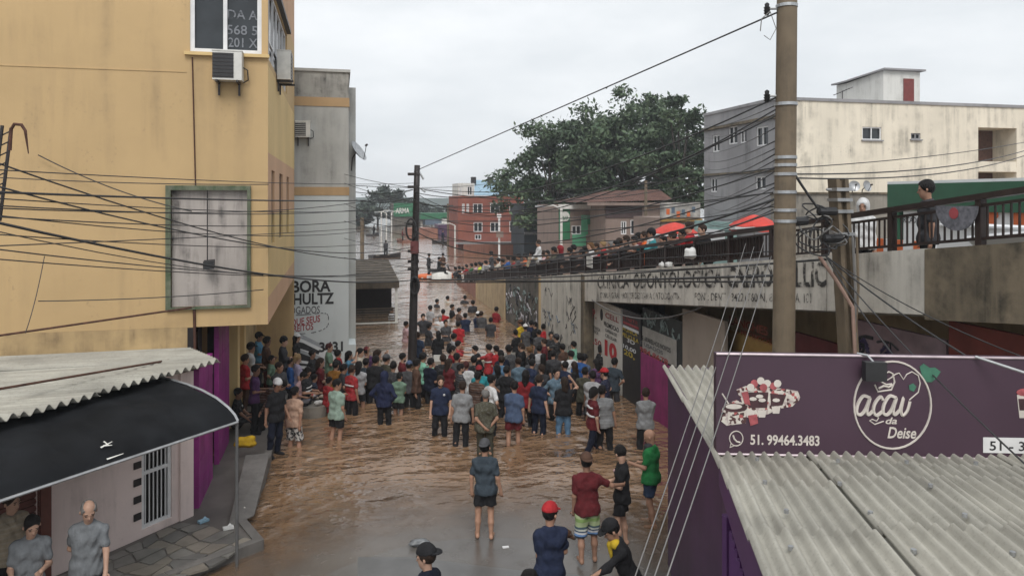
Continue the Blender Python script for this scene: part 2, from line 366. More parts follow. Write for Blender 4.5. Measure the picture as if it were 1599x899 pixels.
# ---- ground floor under the overhang: purple shop front, dark doorways, pilasters
M['purple_tile'] = plaster('magenta_tiles', lin(142,44,124), (.06,.02,.05,1), .5, .4, .5, .5, .8, .35, 4)
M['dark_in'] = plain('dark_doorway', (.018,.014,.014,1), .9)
gf = thing('ground_floor_shop', 'magenta tiled shop front under the yellow overhang with dark doorways', 'shop front', (-2.7,18,0))
XG = -2.62
for (y0,y1,zt) in ((15.2,16.78,2.82),(17.6,19.2,ZO-.01)):
    k = int((zt+.3)/.4)
    for i in range(k):
        for j in range(3):
            q = MB(); dy = (y1-y0)/3; q.box(XG-.1, XG+random.uniform(0,.006), y0+j*dy+.004, y0+(j+1)*dy-.004, -.3+i*(zt+.3)/k+.004, -.3+(i+1)*(zt+.3)/k-.004); q.obj('tile_panel', M['purple_tile'], gf)
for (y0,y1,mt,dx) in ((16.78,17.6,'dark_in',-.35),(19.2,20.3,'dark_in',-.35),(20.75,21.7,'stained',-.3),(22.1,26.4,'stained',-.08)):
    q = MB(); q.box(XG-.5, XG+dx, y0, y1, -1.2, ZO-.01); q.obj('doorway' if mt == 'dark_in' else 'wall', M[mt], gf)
for (y0,y1) in ((20.3,20.75),(21.7,22.1)):
    q = MB(); q.box(XG-.4, XG+.06, y0, y1, -1.2, ZO-.012); q.obj('pilaster', M['yellow_lite'], gf)

# ================================================================== low shop with awning (left foreground)
wd = Vector((.661,.750,0)).normalized(); wn_ = Vector((wd.y,-wd.x,0)); WO = Vector((-2.7,14.9,0))
def ws(a, o, z): return WO+wd*a+wn_*o+Vector((0,0,z))
M['pink_wall'] = plaster('dirty_pinkish_white_wall', lin(228,210,204), (.08,.06,.05,1), .7, .55, .85, .45, .75, .12, 1.2)
ls = thing('corner_shop', 'low pinkish white shop with a barred door under the black awning', 'shop', WO)
H0, H1 = -.1, 2.88
shut = (-5.6,-2.75,.05,2.3); door = (-1.02,-.42,.28,2.35)
pnl = wall_panel(ws(-8,0,H0), wd, 7.72, H1-H0, [(shut[0]+8,shut[1]+8,shut[2]-H0,shut[3]-H0,.15),(door[0]+8,door[1]+8,door[2]-H0,door[3]-H0,.2)])
pnl.obj('wall', M['pink_wall'], ls)
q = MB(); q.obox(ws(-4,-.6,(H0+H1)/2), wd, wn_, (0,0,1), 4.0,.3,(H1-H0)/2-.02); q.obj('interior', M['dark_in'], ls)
q = MB(); q.obox(ws(-.14,-.06,(H0+H1)/2), wd, wn_, (0,0,1), .14,.12,(H1-H0)/2); q.obj('pillar', M['pink_wall'], ls)
M['shutter'] = plain('reddish_brown_shutter', lin(128,84,76), .6, .1, .3, 4, .1)
sh = MB(); sh.obox(ws(shut[1]+.08,-.02,1.15), wd, wn_, (0,0,1), .08,.05,1.15); sho = sh.obj('roller_shutter', plain('brown_shutter_rail', lin(110,66,56), .6), ls)
nsl = 21
for i in range(nsl):
    hz = (shut[3]-shut[2])/nsl; q = MB(); z = shut[2]+hz*i
    L0, L1 = ws(shut[0],-.12,0), ws(shut[1],-.12,0)
    q.add([L0+Vector((0,0,z+.004)), L1+Vector((0,0,z+.004)), L1+wn_*.03+Vector((0,0,z+hz*.5)), L0+wn_*.03+Vector((0,0,z+hz*.5)), L1+Vector((0,0,z+hz-.004)), L0+Vector((0,0,z+hz-.004))], [(0,1,2,3),(3,2,4,5)])
    q.obj('slat', M['shutter'], sho)
gd = MB()
for x in (door[0]+.03,door[1]-.03): gd.obox(ws(x,-.05,(door[2]+door[3])/2), wd, wn_, (0,0,1), .03,.025,(door[3]-door[2])/2)
for z in (door[2]+.03,1.25,door[3]-.03): gd.obox(ws((door[0]+door[1])/2,-.05,z), wd, wn_, (0,0,1), .29,.02,.03)
gdo = gd.obj('grille_door', M['white_frame'], ls)
for i in range(6):
    q = MB(); q.tube([ws(door[0]+.1+i*.08,-.05,door[2]), ws(door[0]+.1+i*.08,-.05,door[3])], .012, 6); q.obj('bar', M['white_frame'], gdo)
for i in range(6):
    q = MB(); q.obox(ws(door[0]-.09,.012,.55+i*.3), wd, wn_, (0,0,1), .07,.008,.06); q.obj('wall_tile', M['dark_metal'], ls)
# corrugated roof sheets of the corner shop
def corr(name, quad, pitch, amp, mat, parent, nrow=7, th=.012, ph=0.0):
    """corrugated sheet on quad a,b (eave edge) c,d (far edge): waves across a->b, running a->d"""
    a, b_, c_, d_ = [Vector(p) for p in quad]; n = (b_-a).cross(d_-a).normalized()
    if n.z < 0: n = -n
    k = max(8, int((b_-a).length/pitch*8)); mb = MB(); rows = []
    for j in range(nrow+1):
        s = j/nrow; rows.append([(a.lerp(b_, i/k)).lerp(d_.lerp(c_, i/k), s)+n*(amp*math.sin(2*math.pi*(i/k)*(b_-a).length/pitch+ph)) for i in range(k+1)])
    mb.grid(rows); mb.grid([[p-n*th for p in r] for r in rows]); mb.grid([rows[0], [p-n*th for p in rows[0]]])
    mb.grid([rows[-1], [p-n*th for p in rows[-1]]])
    me = mb.mesh(name, True); nv_ = (k+1)*(nrow+1); Lw, Ll = (b_-a).length, (d_-a).length; uv = me.attributes.new('sheet', 'FLOAT_VECTOR', 'POINT')
    dat = np.zeros((len(me.vertices),3)); ii = np.arange(nv_); dat[:nv_,0] = (ii % (k+1))/k*Lw+a.x; dat[:nv_,1] = (ii//(k+1))/nrow*Ll+a.y; dat[nv_:2*nv_] = dat[:nv_]; uv.data.foreach_set('vector', dat.ravel()); return mkobj(name, me, mat, parent)
m, t, b = newmat('weathered_fibre_cement'); w = texco(t, kind='World')
nA = noise(t, w, 1.1, 6, .6); nB = noise(t, w, 26, 5, .75); oi = nn(t, 'ShaderNodeObjectInfo')
c = mixc(t, ramp(t, nA, .3, .7), (.25,.24,.21,1), (.44,.425,.37,1))
c = mixc(t, math_(t, 'MULTIPLY', ramp(t, nB, .54, .70), .45), c, (.075,.075,.06,1))
c = mixc(t, math_(t, 'MULTIPLY', oi.outputs['Random'], .3), c, (.42,.39,.33,1))
sa_ = nn(t, 'ShaderNodeAttribute', attribute_name='sheet'); sm2 = nn(t, 'ShaderNodeMapping'); sm2.inputs['Scale'].default_value = (9,.5,1); t.links.new(sa_.outputs['Vector'], sm2.inputs[0])
c = mixc(t, math_(t, 'MULTIPLY', ramp(t, noise(t, sm2.outputs[0], 1.0, 5, .6), .46, .70), .45), c, (.15,.14,.115,1))
t.links.new(c, b.inputs['Base Color']); b.inputs['Roughness'].default_value = .9; bump(t, b, nB, .4, .01); M['fibre'] = m
rf = thing('corrugated_canopy', 'grey corrugated fibre cement roof above the black awning', 'roof', ws(-3,0,2.9))
E0, E1 = Vector((-4.57,11.57,3.03)), Vector((-2.2,15.0,3.03)); ed = (E1-E0)
# waves run across the picture towards the street: corrugations along +X, sheets side by side in depth
nsh = 5
for i in range(nsh):
    s0, s1 = -.55+i*1.55/nsh*1.0, -.55+(i+1)*1.55/nsh
    a_, b_ = E0+ed*s0, E0+ed*s1
    bk = lambda p: Vector((p.x-6.5, p.y+.35, p.z-.17))
    o = corr('roof_sheet', (a_+Vector((0,0,.018*(i%2))), b_+Vector((0,0,.018*(i%2))), bk(b_)+Vector((0,0,.018*(i%2))), bk(a_)+Vector((0,0,.018*(i%2)))), .19, .045, M['fibre'], rf, 6)
a_, b_ = E1-ed*.03+Vector((0,0,.02)), Vector((-3.05,16.72,2.93)); corr('roof_sheet', (a_, b_, Vector((-9.5,16.74,2.9)), Vector((-9.0,15.3,2.95))), .19, .045, M['fibre'], rf, 6)
# awning
M['awning'] = plain('black_awning_canvas', (.011,.012,.014,1), .9, 0, .45, 1.6, .35, .15)
am_t = M['awning'].node_tree; bump(am_t, am_t.nodes['Principled BSDF'], noise(am_t, texco(am_t, (1,1,.6), 'World'), 1.3, 2, .45), .8, .25)
aw = thing('awning', 'large black canvas awning with a small white printed mark', 'awning', ws(-3,1,2.5))
prof = [(0.02,2.90),(.4,2.89),(.8,2.86),(1.2,2.80),(1.55,2.71),(1.83,2.59),(1.98,2.49),(2.05,2.40)]
rows = []
na = 40
for i in range(na+1):
    a_ = -8.2+i*(8.2-.73)/na
    rows.append([ws(a_, o_, z_-.06*math.sin(i*math.pi*5/na)**2*math.sin(math.pi*j/7)+.022*math.sin(i*1.9+j*1.3)*math.sin(math.pi*j/7.)+.012*math.sin(i*3.7-j*2.1)*math.sin(math.pi*j/7.)) for j,(o_,z_) in enumerate(prof)])
q = MB(); q.grid(rows); q.grid([[p-Vector((0,0,.008)) for p in r] for r in rows]); q.obj('canvas', M['awning'], aw, smooth=True)
q = MB(); q.tube([ws(-8.2,2.06,2.395), ws(-.73,2.06,2.395)], .022, 6); q.tube([ws(-.72,o_,z_+.01) for o_,z_ in prof], .022, 6); q.obj('frame', M['galv'], aw)
q = MB(); q.tube([ws(-.73,2.04,2.4), ws(-.73,2.04,-.1)], .026, 8); q.obj('post', plain('dull_grey_post', (.13,.13,.13,1), .6, .3), aw)
def onAw(a_, s_):   # point on the awning surface, s_ index along the profile
    j = int(s_); f = s_-j; o_ = prof[j][0]*(1-f)+prof[j+1][0]*f; z_ = prof[j][1]*(1-f)+prof[j+1][1]*f
    return ws(a_, o_, z_+.012)
q = MB()
for (a0,s0,a1,s1) in ((-2.95,5.06,-2.75,4.88),(-2.845,4.7,-2.83,5.1),(-2.9,4.98,-2.79,5.16),(-2.97,6.4,-2.72,6.36)):
    p0, p1 = onAw(a0,s0), onAw(a1,s1); d = (p1-p0); sd_ = d.cross(wn_+Vector((0,0,1.4))).normalized()*.013
    q.add([p0-sd_,p1-sd_*.4,p1+sd_*.4,p0+sd_], [(0,1,2,3)])
q.obj('printed_mark', M['white_plastic'], aw)
# pavement on the left, kerb, laid irregular stones
M['pave'] = plaster('dark_wet_concrete_pavement', (.12,.11,.10,1), (.03,.028,.025,1), .8, .3, .55, .4, .7, .35, 2)
M['kerb'] = plaster('kerb_stone', (.15,.14,.13,1), (.03,.03,.025,1), .8, .6, .7, .4, .7, .3, 3)
ZP = .16
out = [(-9.5,7.2),(-2.62,12.55),(-1.28,13.5),(-1.75,14.6),(-1.55,16.5),(-1.5,26.6),(-2.75,26.6),(-2.75,14.8),(-9.9,6.7)]
q = MB(); q.prism(out, -1.2, ZP); pv = struct(q.obj('pavement', M['pave']))
for i in range(len(out)-4):
    p, p2 = Vector(out[i]+(0,)), Vector(out[i+1]+(0,)); n_ = max(1, int((p2-p).length/1.1)); d = (p2-p)/n_; nr = Vector((d.y,-d.x,0)).normalized()
    for k in range(n_):
        q = MB(); q.obox(p+d*(k+.5)-nr*.07+Vector((0,0,ZP-.14)), d, nr, (0,0,1), d.length/2-.006,.08,.16+random.uniform(0,.008)); q.obj('kerb_stone', M['kerb'], pv)
M['slate'] = [plain('paving_stone_'+n_, c_, .4, 0, .3, 3, .25) for n_, c_ in (('grey',(.17,.165,.15,1)),('warm',(.20,.18,.15,1)),('dark',(.12,.118,.11,1)))]
gx, gy = 12, 7; jit = [[(i+random.uniform(-.36,.36), j+random.uniform(-.3,.3)) for j in range(gy+1)] for i in range(gx+1)]
for i in range(gx):
    for j in range(gy):
        cs_ = [jit[i][j],jit[i+1][j],jit[i+1][j+1],jit[i][j+1]]
        pts = []
        for (ii,jj) in cs_:
            a_ = -4.3+ii*(4.1/gx); o_ = .1+jj*(2.1/gy); pts.append(ws(a_, o_, 0))
        cc = sum(pts, Vector())/4; pts = [cc+(p-cc)*.91 for p in pts]
        cut = [pts[0].lerp(pts[3],.12),pts[0].lerp(pts[1],.2),pts[1].lerp(pts[0],.1),pts[1].lerp(pts[2],.25),pts[2],pts[3].lerp(pts[2],.15),pts[3].lerp(pts[0],.1)]
        if (cc-ws(0,0,0)).dot(wn_) > 1.9: continue
        q = MB(); q.prism([(p.x,p.y) for p in cut], ZP-.02, ZP+random.uniform(.008,.02)); q.obj('paving_stone', random.choice(M['slate']), pv)
rw = thing('concrete_ramp', 'sloping concrete wedge on the pavement beside the magenta shop', 'ramp', (-1.9,14.9,ZP))
q = MB(); q.prism([(-1.95,14.1),(-1.55,14.6),(-1.5,17.2),(-2.0,17.2)], [ZP]*4, [ZP+.02,ZP+.02,ZP+.3,ZP+.3]); q.obj('ramp_body', M['kerb'], rw)
# litter on the pavement
for i,(u,v) in enumerate(((357,826),(318,815),(380,800))):
    p = onZ(u, v, ZP); q = MB(); q.obox((p.x,p.y,ZP+.03), (1,.3+i*.5,0), (-.3-i*.5,1,0), (0,0,1), .09,.05,.02); q.add([(p.x-.03,p.y,ZP+.052),(p.x+.06,p.y+.03,ZP+.06),(p.x+.02,p.y+.06,ZP+.09)],[(0,1,2)])
    o = q.obj('litter', plain('litter_'+'abc'[i], ((.6,.6,.58,1),(.25,.4,.5,1),(.5,.46,.42,1))[i], .5))
    tag(o, ('crumpled white packet lying on the pavement near the awning post','crumpled bluish bag on the pavement at the foot of the pillar','small pale scrap on the pavement beside the ramp')[i], 'litter')

# ================================================================== grey building with the painted advertisement
Y2 = 27.0
M['greyb'] = plaster('grey_weathered_render', lin(178,178,174), (.05,.05,.05,1), .8, .6, .88, .45, .75, .15, 1.0)
M['whitew'] = plaster('white_painted_wall', lin(196,202,202), (.12,.12,.12,1), .3, .25, .85, .55, .85, .08, 1.0)
M['band'] = plaster('ochre_band', lin(180,150,112), (.06,.05,.04,1), .5, .4, .88, .5, .8, .15)
M['topdirt'] = plaster('blackened_parapet', lin(160,158,152), (.03,.03,.03,1), 1, 1, .9, .35, .6, .2, 1.5)
gb = thing('grey_building', 'narrow grey rendered building with a painted lawyer advertisement on its white base', 'building', (-.5,Y2,0))
fz = lambda v, u=500: onY(u, v, Y2).z
XR = onY(545,300,Y2).x
for z0,z1,mt,dx in ((-1.6,fz(305),'whitew',0),(fz(305),fz(292),'band',.02),(fz(292),fz(166),'greyb',0),(fz(166),fz(152),'band',.025),(fz(152),fz(112),'topdirt',0)):
    q = MB(); q.box(-4.2, XR+dx, Y2-dx, Y2+9, z0, z1); q.obj('wall', M[mt], gb)
q = MB(); q.box(-4.25, XR+.06, Y2-.06, Y2+9.05, fz(112), fz(112)+.1); q.obj('coping', M['greyb'], gb)
q = MB(); q.box(XR-.3, onY(556,300,Y2+1.2).x, Y2+1.2, Y2+9, -1.6, onY(550,137,Y2+1.2).z); q.obj('rear_wing', M['greyb'], gb)
q = MB(); q.box(XR-.002, onY(556,300,Y2+.25).x, Y2+.02, Y2+1.3, -1.6, onY(550,538,Y2).z); q.obj('low_buttress', M['whitew'], gb)
def adv(txt, u0, u1, v, hpx, mat, bold=.02, color=None, tilt=0):
    p = onY(u0, v, Y2); p2 = onY(u1, v, Y2); h = hpx*(p-camo.location).length/FPX*.98
    return lettering('painted_lettering', txt, (p.x,Y2-.012,p.z), (1,0,tilt), (0,0,1), h, mat, gb, p2.x-p.x, bold, 0, color)
M['ink_black'] = plain('black_sign_paint', (.03,.03,.032,1), .8, 0, .3, 10, 0)
M['ink_red'] = plain('red_sign_paint', (.35,.07,.075,1), .8, 0, .3, 10, 0)
M['ink_grey'] = plain('grey_sign_paint', (.12,.12,.13,1), .8, 0, .3, 10, 0)
adv('DEBORA', 427, 517, 457, 17, M['ink_black'], .03); adv('SCHULTZ', 434, 522, 476, 16, M['ink_black'], .03)
adv('ADVOGADOS', 430, 500, 491, 11, M['ink_grey'], .01)
adv('BUSQUE SEUS', 437, 501, 512, 10, M['ink_red'], .02, tilt=.13); adv('DIREITOS', 449, 490, 519, 9, M['ink_red'], .02, tilt=.09)
adv('3431', 499, 536, 549, 14, M['ink_black'], .03)
ell = []
for i in range(22):     # dashed oval around the slogan
    a0, a1 = 2*math.pi*i/22, 2*math.pi*(i+.6)/22; q = MB(); c0 = onY(470, 506, Y2)
    pts = [c0+Vector((math.copysign(abs(math.cos(a_))**.5,math.cos(a_))*.95, -.014, math.copysign(abs(math.sin(a_))**.5,math.sin(a_))*.33+math.cos(a_)*.12)) for a_ in (a0,(a0+a1)/2,a1)]
    q.tube(pts, .012, 4); q.obj('dash', M['ink_grey'], gb)
# painted picture of a car front (flat print)
def poly(pts, mat, d, name='painted_shape', y=None):
    q = MB(); pp = [onY(u, v, Y2) for u, v in pts]; yy = Y2-d
    n_ = len(pp); q.add([(p.x,yy,p.z) for p in pp]+[(p.x,yy+.004,p.z) for p in pp], [tuple(range(n_))]+[(i,(i+1)%n_,n_+(i+1)%n_,n_+i) for i in range(n_)]); return q.obj(name, mat, gb)
M['ink_white'] = plain('white_sign_paint', (.66,.68,.69,1), .7, 0, .08, 6, 0)
M['ink_steel'] = plain('steel_grey_sign_paint', (.34,.36,.38,1), .7, 0, .15, 6, 0)
poly([(420,545),(424,530),(440,522),(470,521),(505,538),(530,555),(545,580),(545,640),(415,660)], M['ink_steel'], .006)
poly([(424,540),(440,527),(470,528),(500,542),(520,552),(536,572),(525,572),(500,556),(470,546),(436,540)], M['ink_white'], .012)
poly([(440,533),(452,530),(474,535),(500,548),(498,553),(470,544)], M['ink_black'], .016)
poly([(428,556),(434,547),(470,551),(500,562),(512,580),(512,612),(424,620)], M['ink_black'], .015)
for k in range(7): poly([(430,557+k*9),(500+k*1.5,566+k*8),(500+k*1.5,570+k*8),(430,562+k*9)], M['ink_white'], .02)
poly([(478,604),(498,604),(500,618),(494,624),(482,624),(476,618)], M['ink_white'], .024); poly([(484,610),(494,610),(494,617),(484,617)], M['ink_black'], .028)
poly([(421,550),(429,538),(433,541),(427,556),(424,590),(428,640),(421,640)], M['ink_white'], .022)
# dish and air conditioners
def ac_unit(name, p, r, n, label, wd_=.8, h=.58, d=.3, fin='white_plastic'):
    r, n = Vector(r).normalized(), Vector(n).normalized(); up = Vector((0,0,1)); p = Vector(p)
    t_ = thing(name, label, 'air conditioner', p)
    q = MB(); q.obox(p+n*d/2, r, n, up, wd_/2, d/2, h/2); c_ = q.obj('casing', M['white_plastic'], t_)
    q = MB(); q.obox(p+n*(d+.006)-r*.08, r, n, up, wd_*.36, .006, h*.43); gr = q.obj('grille', M['black_plastic'], t_)
    for i in range(7): 
        q = MB(); q.obox(p+n*(d+.016)-r*.08+up*(h*.38*(i/3-1)), r, n, up, wd_*.35, .005, .008); q.obj('fin', M[fin], gr)
    q = MB(); q.obox(p+n*d/2+up*(h/2+.012), r, n, up, wd_/2+.01, d/2+.01, .012); q.obj('lid', M['white_plastic'], t_)
    for s_ in (-1,1):
        q = MB(); q.obox(p+n*d/2-up*(h/2+.03)+r*(s_*wd_*.35), r, n, up, .02, d/2+.06, .025); q.obox(p+n*.02-up*(h/2+.16)+r*(s_*wd_*.35), r, n, up, .02, .02, .13); q.obj('bracket', M['dark_metal'], t_)
    q = MB(); q.tube([p+r*wd_/2+n*.1, p+r*(wd_/2+.09)+n*.1-up*.05, p+r*(wd_/2+.1)+n*.06-up*.25, p+r*(wd_/2)+n*.0-up*.3], .014, 5); q.obj('hose', M['black_plastic'], t_)
    return t_
p = onY(359, 107, YF); ac_unit('air_conditioner', (p.x,YF-.03,p.z), (1,0,0), (0,-1,0), 'air conditioner with a dark grille below the upper white window', .58, .6, .34, 'dark_metal')
p = onX(436, 104, XS); ac_unit('air_conditioner', (XS+.02,YF+2.6,p.z-.1), (0,1,0), (1,0,0), 'air conditioner on the street side corner of the yellow building', .85, .7, .32)
p = onY(474, 203, Y2); ac_unit('air_conditioner', (p.x,Y2,p.z), (1,0,0), (0,-1,0), 'small white air conditioner on the grey building wall', .5, .55, .3)
def dish(p, n, r, label, arm=True):
    n = Vector(n).normalized(); p = Vector(p); t_ = thing('satellite_dish', label, 'satellite dish', p)
    a = n.cross(Vector((0,0,1))).normalized(); b_ = a.cross(n); q = MB(); rows = []
    for j in range(5):
        rr = r*j/4; rows.append([p+(a*math.cos(2*math.pi*i/20)+b_*math.sin(2*math.pi*i/20))*max(rr,.005)+n*(.28*rr*rr/r) for i in range(21)])
    q.grid(rows); q.grid([[x-n*.012 for x in r_] for r_ in rows]); q.obj('reflector', M['galv'], t_, smooth=True)
    q = MB(); q.tube([p-b_*r*.9+n*.2*r, p+n*r*1.1], .014, 5); q.obox(p+n*r*1.1, a, b_, n, .03,.03,.05); q.obj('feed_arm', M['dark_metal'], t_)
    q = MB(); q.tube([p-n*.02, p-n*.2-Vector((0,0,.1)), p-n*.25-Vector((0,0,.55))], .022, 6); q.obj('mount', M['dark_metal'], t_); return t_
dish(onY(553,238,Y2+1.0)+Vector((.1,-.1,0)), (.75,-.35,.55), .42, 'dark satellite dish on the edge of the grey building')
# far flooded porch
po = thing('flooded_porch', 'dark timber porch standing in the flood beside the grey building', 'porch', (1.7,36.5,0))
M['old_wood'] = plaster('rotten_dark_timber', lin(86,76,64), (.02,.018,.015,1), .9, .8, .9, .35, .6, .4, 3)
for i in range(9):
    q = MB(); y0 = 36.4+i*.9; z0 = 2.05+i*.045; q.hexa([(.55,y0,z0),(2.85,y0,z0),(2.85,y0+.94,z0+.02),(.55,y0+.94,z0+.02),(.55,y0,z0+.05),(2.85,y0,z0+.05),(2.85,y0+.94,z0+.07),(.55,y0+.94,z0+.07)]); q.obj('roof_board', M['old_wood'], po)
q = MB(); q.box(.55,2.85,36.3,36.38,1.75,2.07); q.obj('fascia', M['old_wood'], po)
for x in (.7,2.72):
    for y in (36.5,43.8): q = MB(); q.box(x-.06,x+.06,y-.06,y+.06,-1.7,2.0); q.obj('post', M['white_plastic'] if (x > 2 and y < 40) else M['old_wood'], po)
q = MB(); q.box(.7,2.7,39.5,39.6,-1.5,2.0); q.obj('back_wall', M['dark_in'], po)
for i in range(6): q = MB(); q.box(.75,2.7,36.5,36.54,.12+i*.12,.17+i*.12); q.obj('slat', M['old_wood'], po)
q = MB(); q.box(.6,2.8,36.4,36.52,.03,.09); q.obj('bottom_rail', M['white_plastic'], po)
# ================================================================== viaduct ramp on the right
XV = 8.2
def T(y): return 5.39-.122*(y-8.94)
M['parapet'] = plaster('stained_cream_parapet', lin(206,201,191), (.035,.03,.025,1), .8, .95, .88, .4, .66, .14, 1.3)
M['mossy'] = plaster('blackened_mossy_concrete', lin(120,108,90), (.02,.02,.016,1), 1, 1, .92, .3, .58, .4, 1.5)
M['gr_pale'] = plaster('pale_scribbled_wall', lin(202,198,188), (.05,.05,.045,1), .75, .8, .88, .42, .68, .12, 1.4)
M['gr_dark'] = plaster('dark_painted_wall', lin(104,98,90), (.03,.035,.03,1), .9, .9, .88, .35, .62, .4, 1.8)
M['gr_cream'] = plaster('yellowed_wall', lin(178,156,122), (.06,.04,.03,1), .7, .7, .88, .42, .7, .15, 1.4)
M['gr_rust'] = plaster('reddish_wall', lin(140,96,80), (.05,.03,.025,1), .7, .7, .88, .42, .7, .2, 1.4)
M['concrete'] = plaster('grey_concrete', lin(140,135,126), (.04,.038,.033,1), .8, .8, .9, .4, .68, .2, 1.5)
va = thing('viaduct', 'concrete viaduct ramp running down into the flood on the right', 'viaduct', (XV,20,0))
def slab(name, y0, y1, zo0, zo1, mat, x0=XV, x1=XV+.28, g=.012, flat0=None):
    q = MB(); a, b_ = y0+g, y1-g
    zb = (lambda y: flat0) if flat0 is not None else (lambda y: T(y)+zo0)
    q.hexa([(x0,a,zb(a)),(x1,a,zb(a)),(x1,b_,zb(b_)),(x0,b_,zb(b_)),(x0,a,T(a)+zo1),(x1,a,T(a)+zo1),(x1,b_,T(b_)+zo1),(x0,b_,T(b_)+zo1)]); return q.obj(name, mat, va)
ycut = [9.0,11.2,13.1,14.9,16.6,18.2,19.8,21.3,22.8,24.3]
for a, b_ in zip(ycut[:-1], ycut[1:]): slab('parapet_slab', a, b_, -.95, 0, M['parapet'])
for a, b_ in ((3.5,6.2),(6.2,9.0)): slab('parapet_slab', a, b_, -1.02, -.01, M['mossy'], XV-.02)
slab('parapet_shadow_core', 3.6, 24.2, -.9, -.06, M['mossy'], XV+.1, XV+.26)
yw = [24.3,26.2,28.0,29.9,32.0,34.5,36.6,39.0,41.5,44.5,48,52.5]
wm_ = ['gr_pale','gr_pale','gr_pale','gr_dark','gr_dark','gr_dark','gr_cream','gr_cream','gr_cream','gr_rust','gr_rust']
for a, b_, mt in zip(yw[:-1], yw[1:], wm_): slab('wall_panel', a+.02, b_-.02, 0, 0, M[mt], XV, XV+.3, .01, -1.8)
for y in (29.9,36.6,44.5): q = MB(); q.box(XV-.06,XV+.2,y-.1,y+.1,-1.8,T(y)-.02); q.obj('pilaster', M['gr_cream'], va)
q = MB(); q.box(XV-.03,XV+.35,24.14,24.46,-1.8,T(24.5)-.01); q.obj('column', M['mossy'], va)
# deck, soffit, far parapet, wall behind the shops
q = MB(); q.hexa([(XV+.28,3.5,T(3.5)-1.0),(15.6,3.5,T(3.5)-1.0),(15.6,58,T(58)-1.0),(XV+.28,58,T(58)-1.0),(XV+.28,3.5,T(3.5)-.7),(15.6,3.5,T(3.5)-.7),(15.6,58,T(58)-.7),(XV+.28,58,T(58)-.7)]); q.obj('deck', M['concrete'], va)
q = MB(); q.hexa([(15.4,3.5,-1.5),(15.65,3.5,-1.5),(15.65,52,-1.5),(15.4,52,-1.5),(15.4,3.5,T(3.5)+.1),(15.65,3.5,T(3.5)+.1),(15.65,52,T(52)+.1),(15.4,52,T(52)+.1)]); q.obj('far_parapet', M['concrete'], va)
q = MB(); q.hexa([(11.2,3.5,-1.5),(11.4,3.5,-1.5),(11.4,24.2,-1.5),(11.2,24.2,-1.5),(11.2,3.5,T(3.5)-1.01),(11.4,3.5,T(3.5)-1.01),(11.4,24.2,T(24.2)-1.01),(11.2,24.2,T(24.2)-1.01)]); q.obj('inner_wall', M['gr_cream'], va)
# worn lettering on the parapet
M['worn'] = flaky('worn_black_lettering', (.04,.037,.035,1), .465)
M['worn2'] = flaky('very_worn_black_lettering', (.06,.055,.05,1), .50)
rv = Vector((0,-1,.122)).normalized()
def vtext(txt, u0, u1, vbase, h, mat, bold=.02, X=XV, par=None, name='painted_lettering', color=None, r_=None):
    p = onX(u0, vbase, X); p2 = onX(u1, vbase, X); q_ = Vector((X-.012,p.y,0)); 
    return lettering(name, txt, (X-.012,p.y,p.z), r_ or rv, (0,0,1), h, mat, par or va, abs(p2.y-p.y)*1.007, bold, 0, color)
def vt2(txt, u0, u1, dz, h, mat, bold=.02):     # baseline dz below the parapet top
    p = onX(u0, 440, XV); p2 = onX(u1, 440, XV)
    lettering('painted_lettering', txt, (XV-.012,p.y,T(p.y)-dz), rv, (0,0,1), h, mat, va, abs(p2.y-p.y)*1.007, bold)
vt2('CLINICA', 934, 984, .52, .4, M['worn'], .02); vt2('ODONTOLOGICA', 990, 1130, .52, .4, M['worn'], .02); vt2('CAERO', 1137, 1208, .52, .42, M['worn'], .03)
vt2('LLIC', 1243, 1292, .52, .42, M['worn'], .03)
vt2('CLINICA GERAL PROTESE DENTARIA ORTODONTIA', 938, 1064, .82, .17, M['worn2'], .01); vt2('FONE: DENT.', 1086, 1136, .82, .17, M['worn2'], .01)
vt2('34221760 N, 8', 1143, 1208, .82, .17, M['worn'], .01); vt2('A, 101', 1243, 1268, .82, .17, M['worn'], .01)
# scrawled graffiti strokes on the pale wall panels
def scrawl(par, X, y0, y1, z0, z1, n, mat, seed, wd_=.03, mx=.6):
    rr = random.Random(seed)
    q = MB()
    for _ in range(n):
        y = rr.uniform(y0,y1); z = rr.uniform(z0,z1); pts = [(X,y,z)]
        for k in range(rr.randint(3,7)):
            y = min(max(y+rr.uniform(-.18,.18)*mx*2, y0), y1); z = min(max(z+rr.uniform(-.35,.35)*mx, z0), z1); pts.append((X,y,z))
        q.tube(pts, wd_*rr.uniform(.5,1.1), 4)
    return stuff(q.obj('graffiti', mat, par))
M['spray_black'] = plain('black_spray_paint', (.04,.04,.045,1), .8, 0, .3, 10, 0)
M['spray_blue'] = plain('blue_grey_spray_paint', (.10,.14,.19,1), .8, 0, .3, 10, 0)
M['spray_green'] = plain('grey_green_spray_paint', (.16,.20,.19,1), .8, 0, .3, 10, 0)
M['spray_pale'] = plain('pale_spray_paint', (.42,.40,.42,1), .8, 0, .2, 10, 0)
scrawl(va, XV-.002, 24.7, 29.5, .5, 2.5, 26, M['spray_black'], 1, .018); scrawl(va, XV-.004, 25.0, 29, .6, 1.6, 7, M['spray_blue'], 2, .022)
scrawl(va, XV-.003, 30.2, 36.3, .2, 1.9, 24, M['spray_green'], 3, .05); scrawl(va, XV-.005, 30.2, 36.3, .4, 1.7, 22, M['spray_pale'], 4, .035); scrawl(va, XV-.006, 30.2, 36.3, .1, 1.9, 22, M['spray_black'], 5, .035)
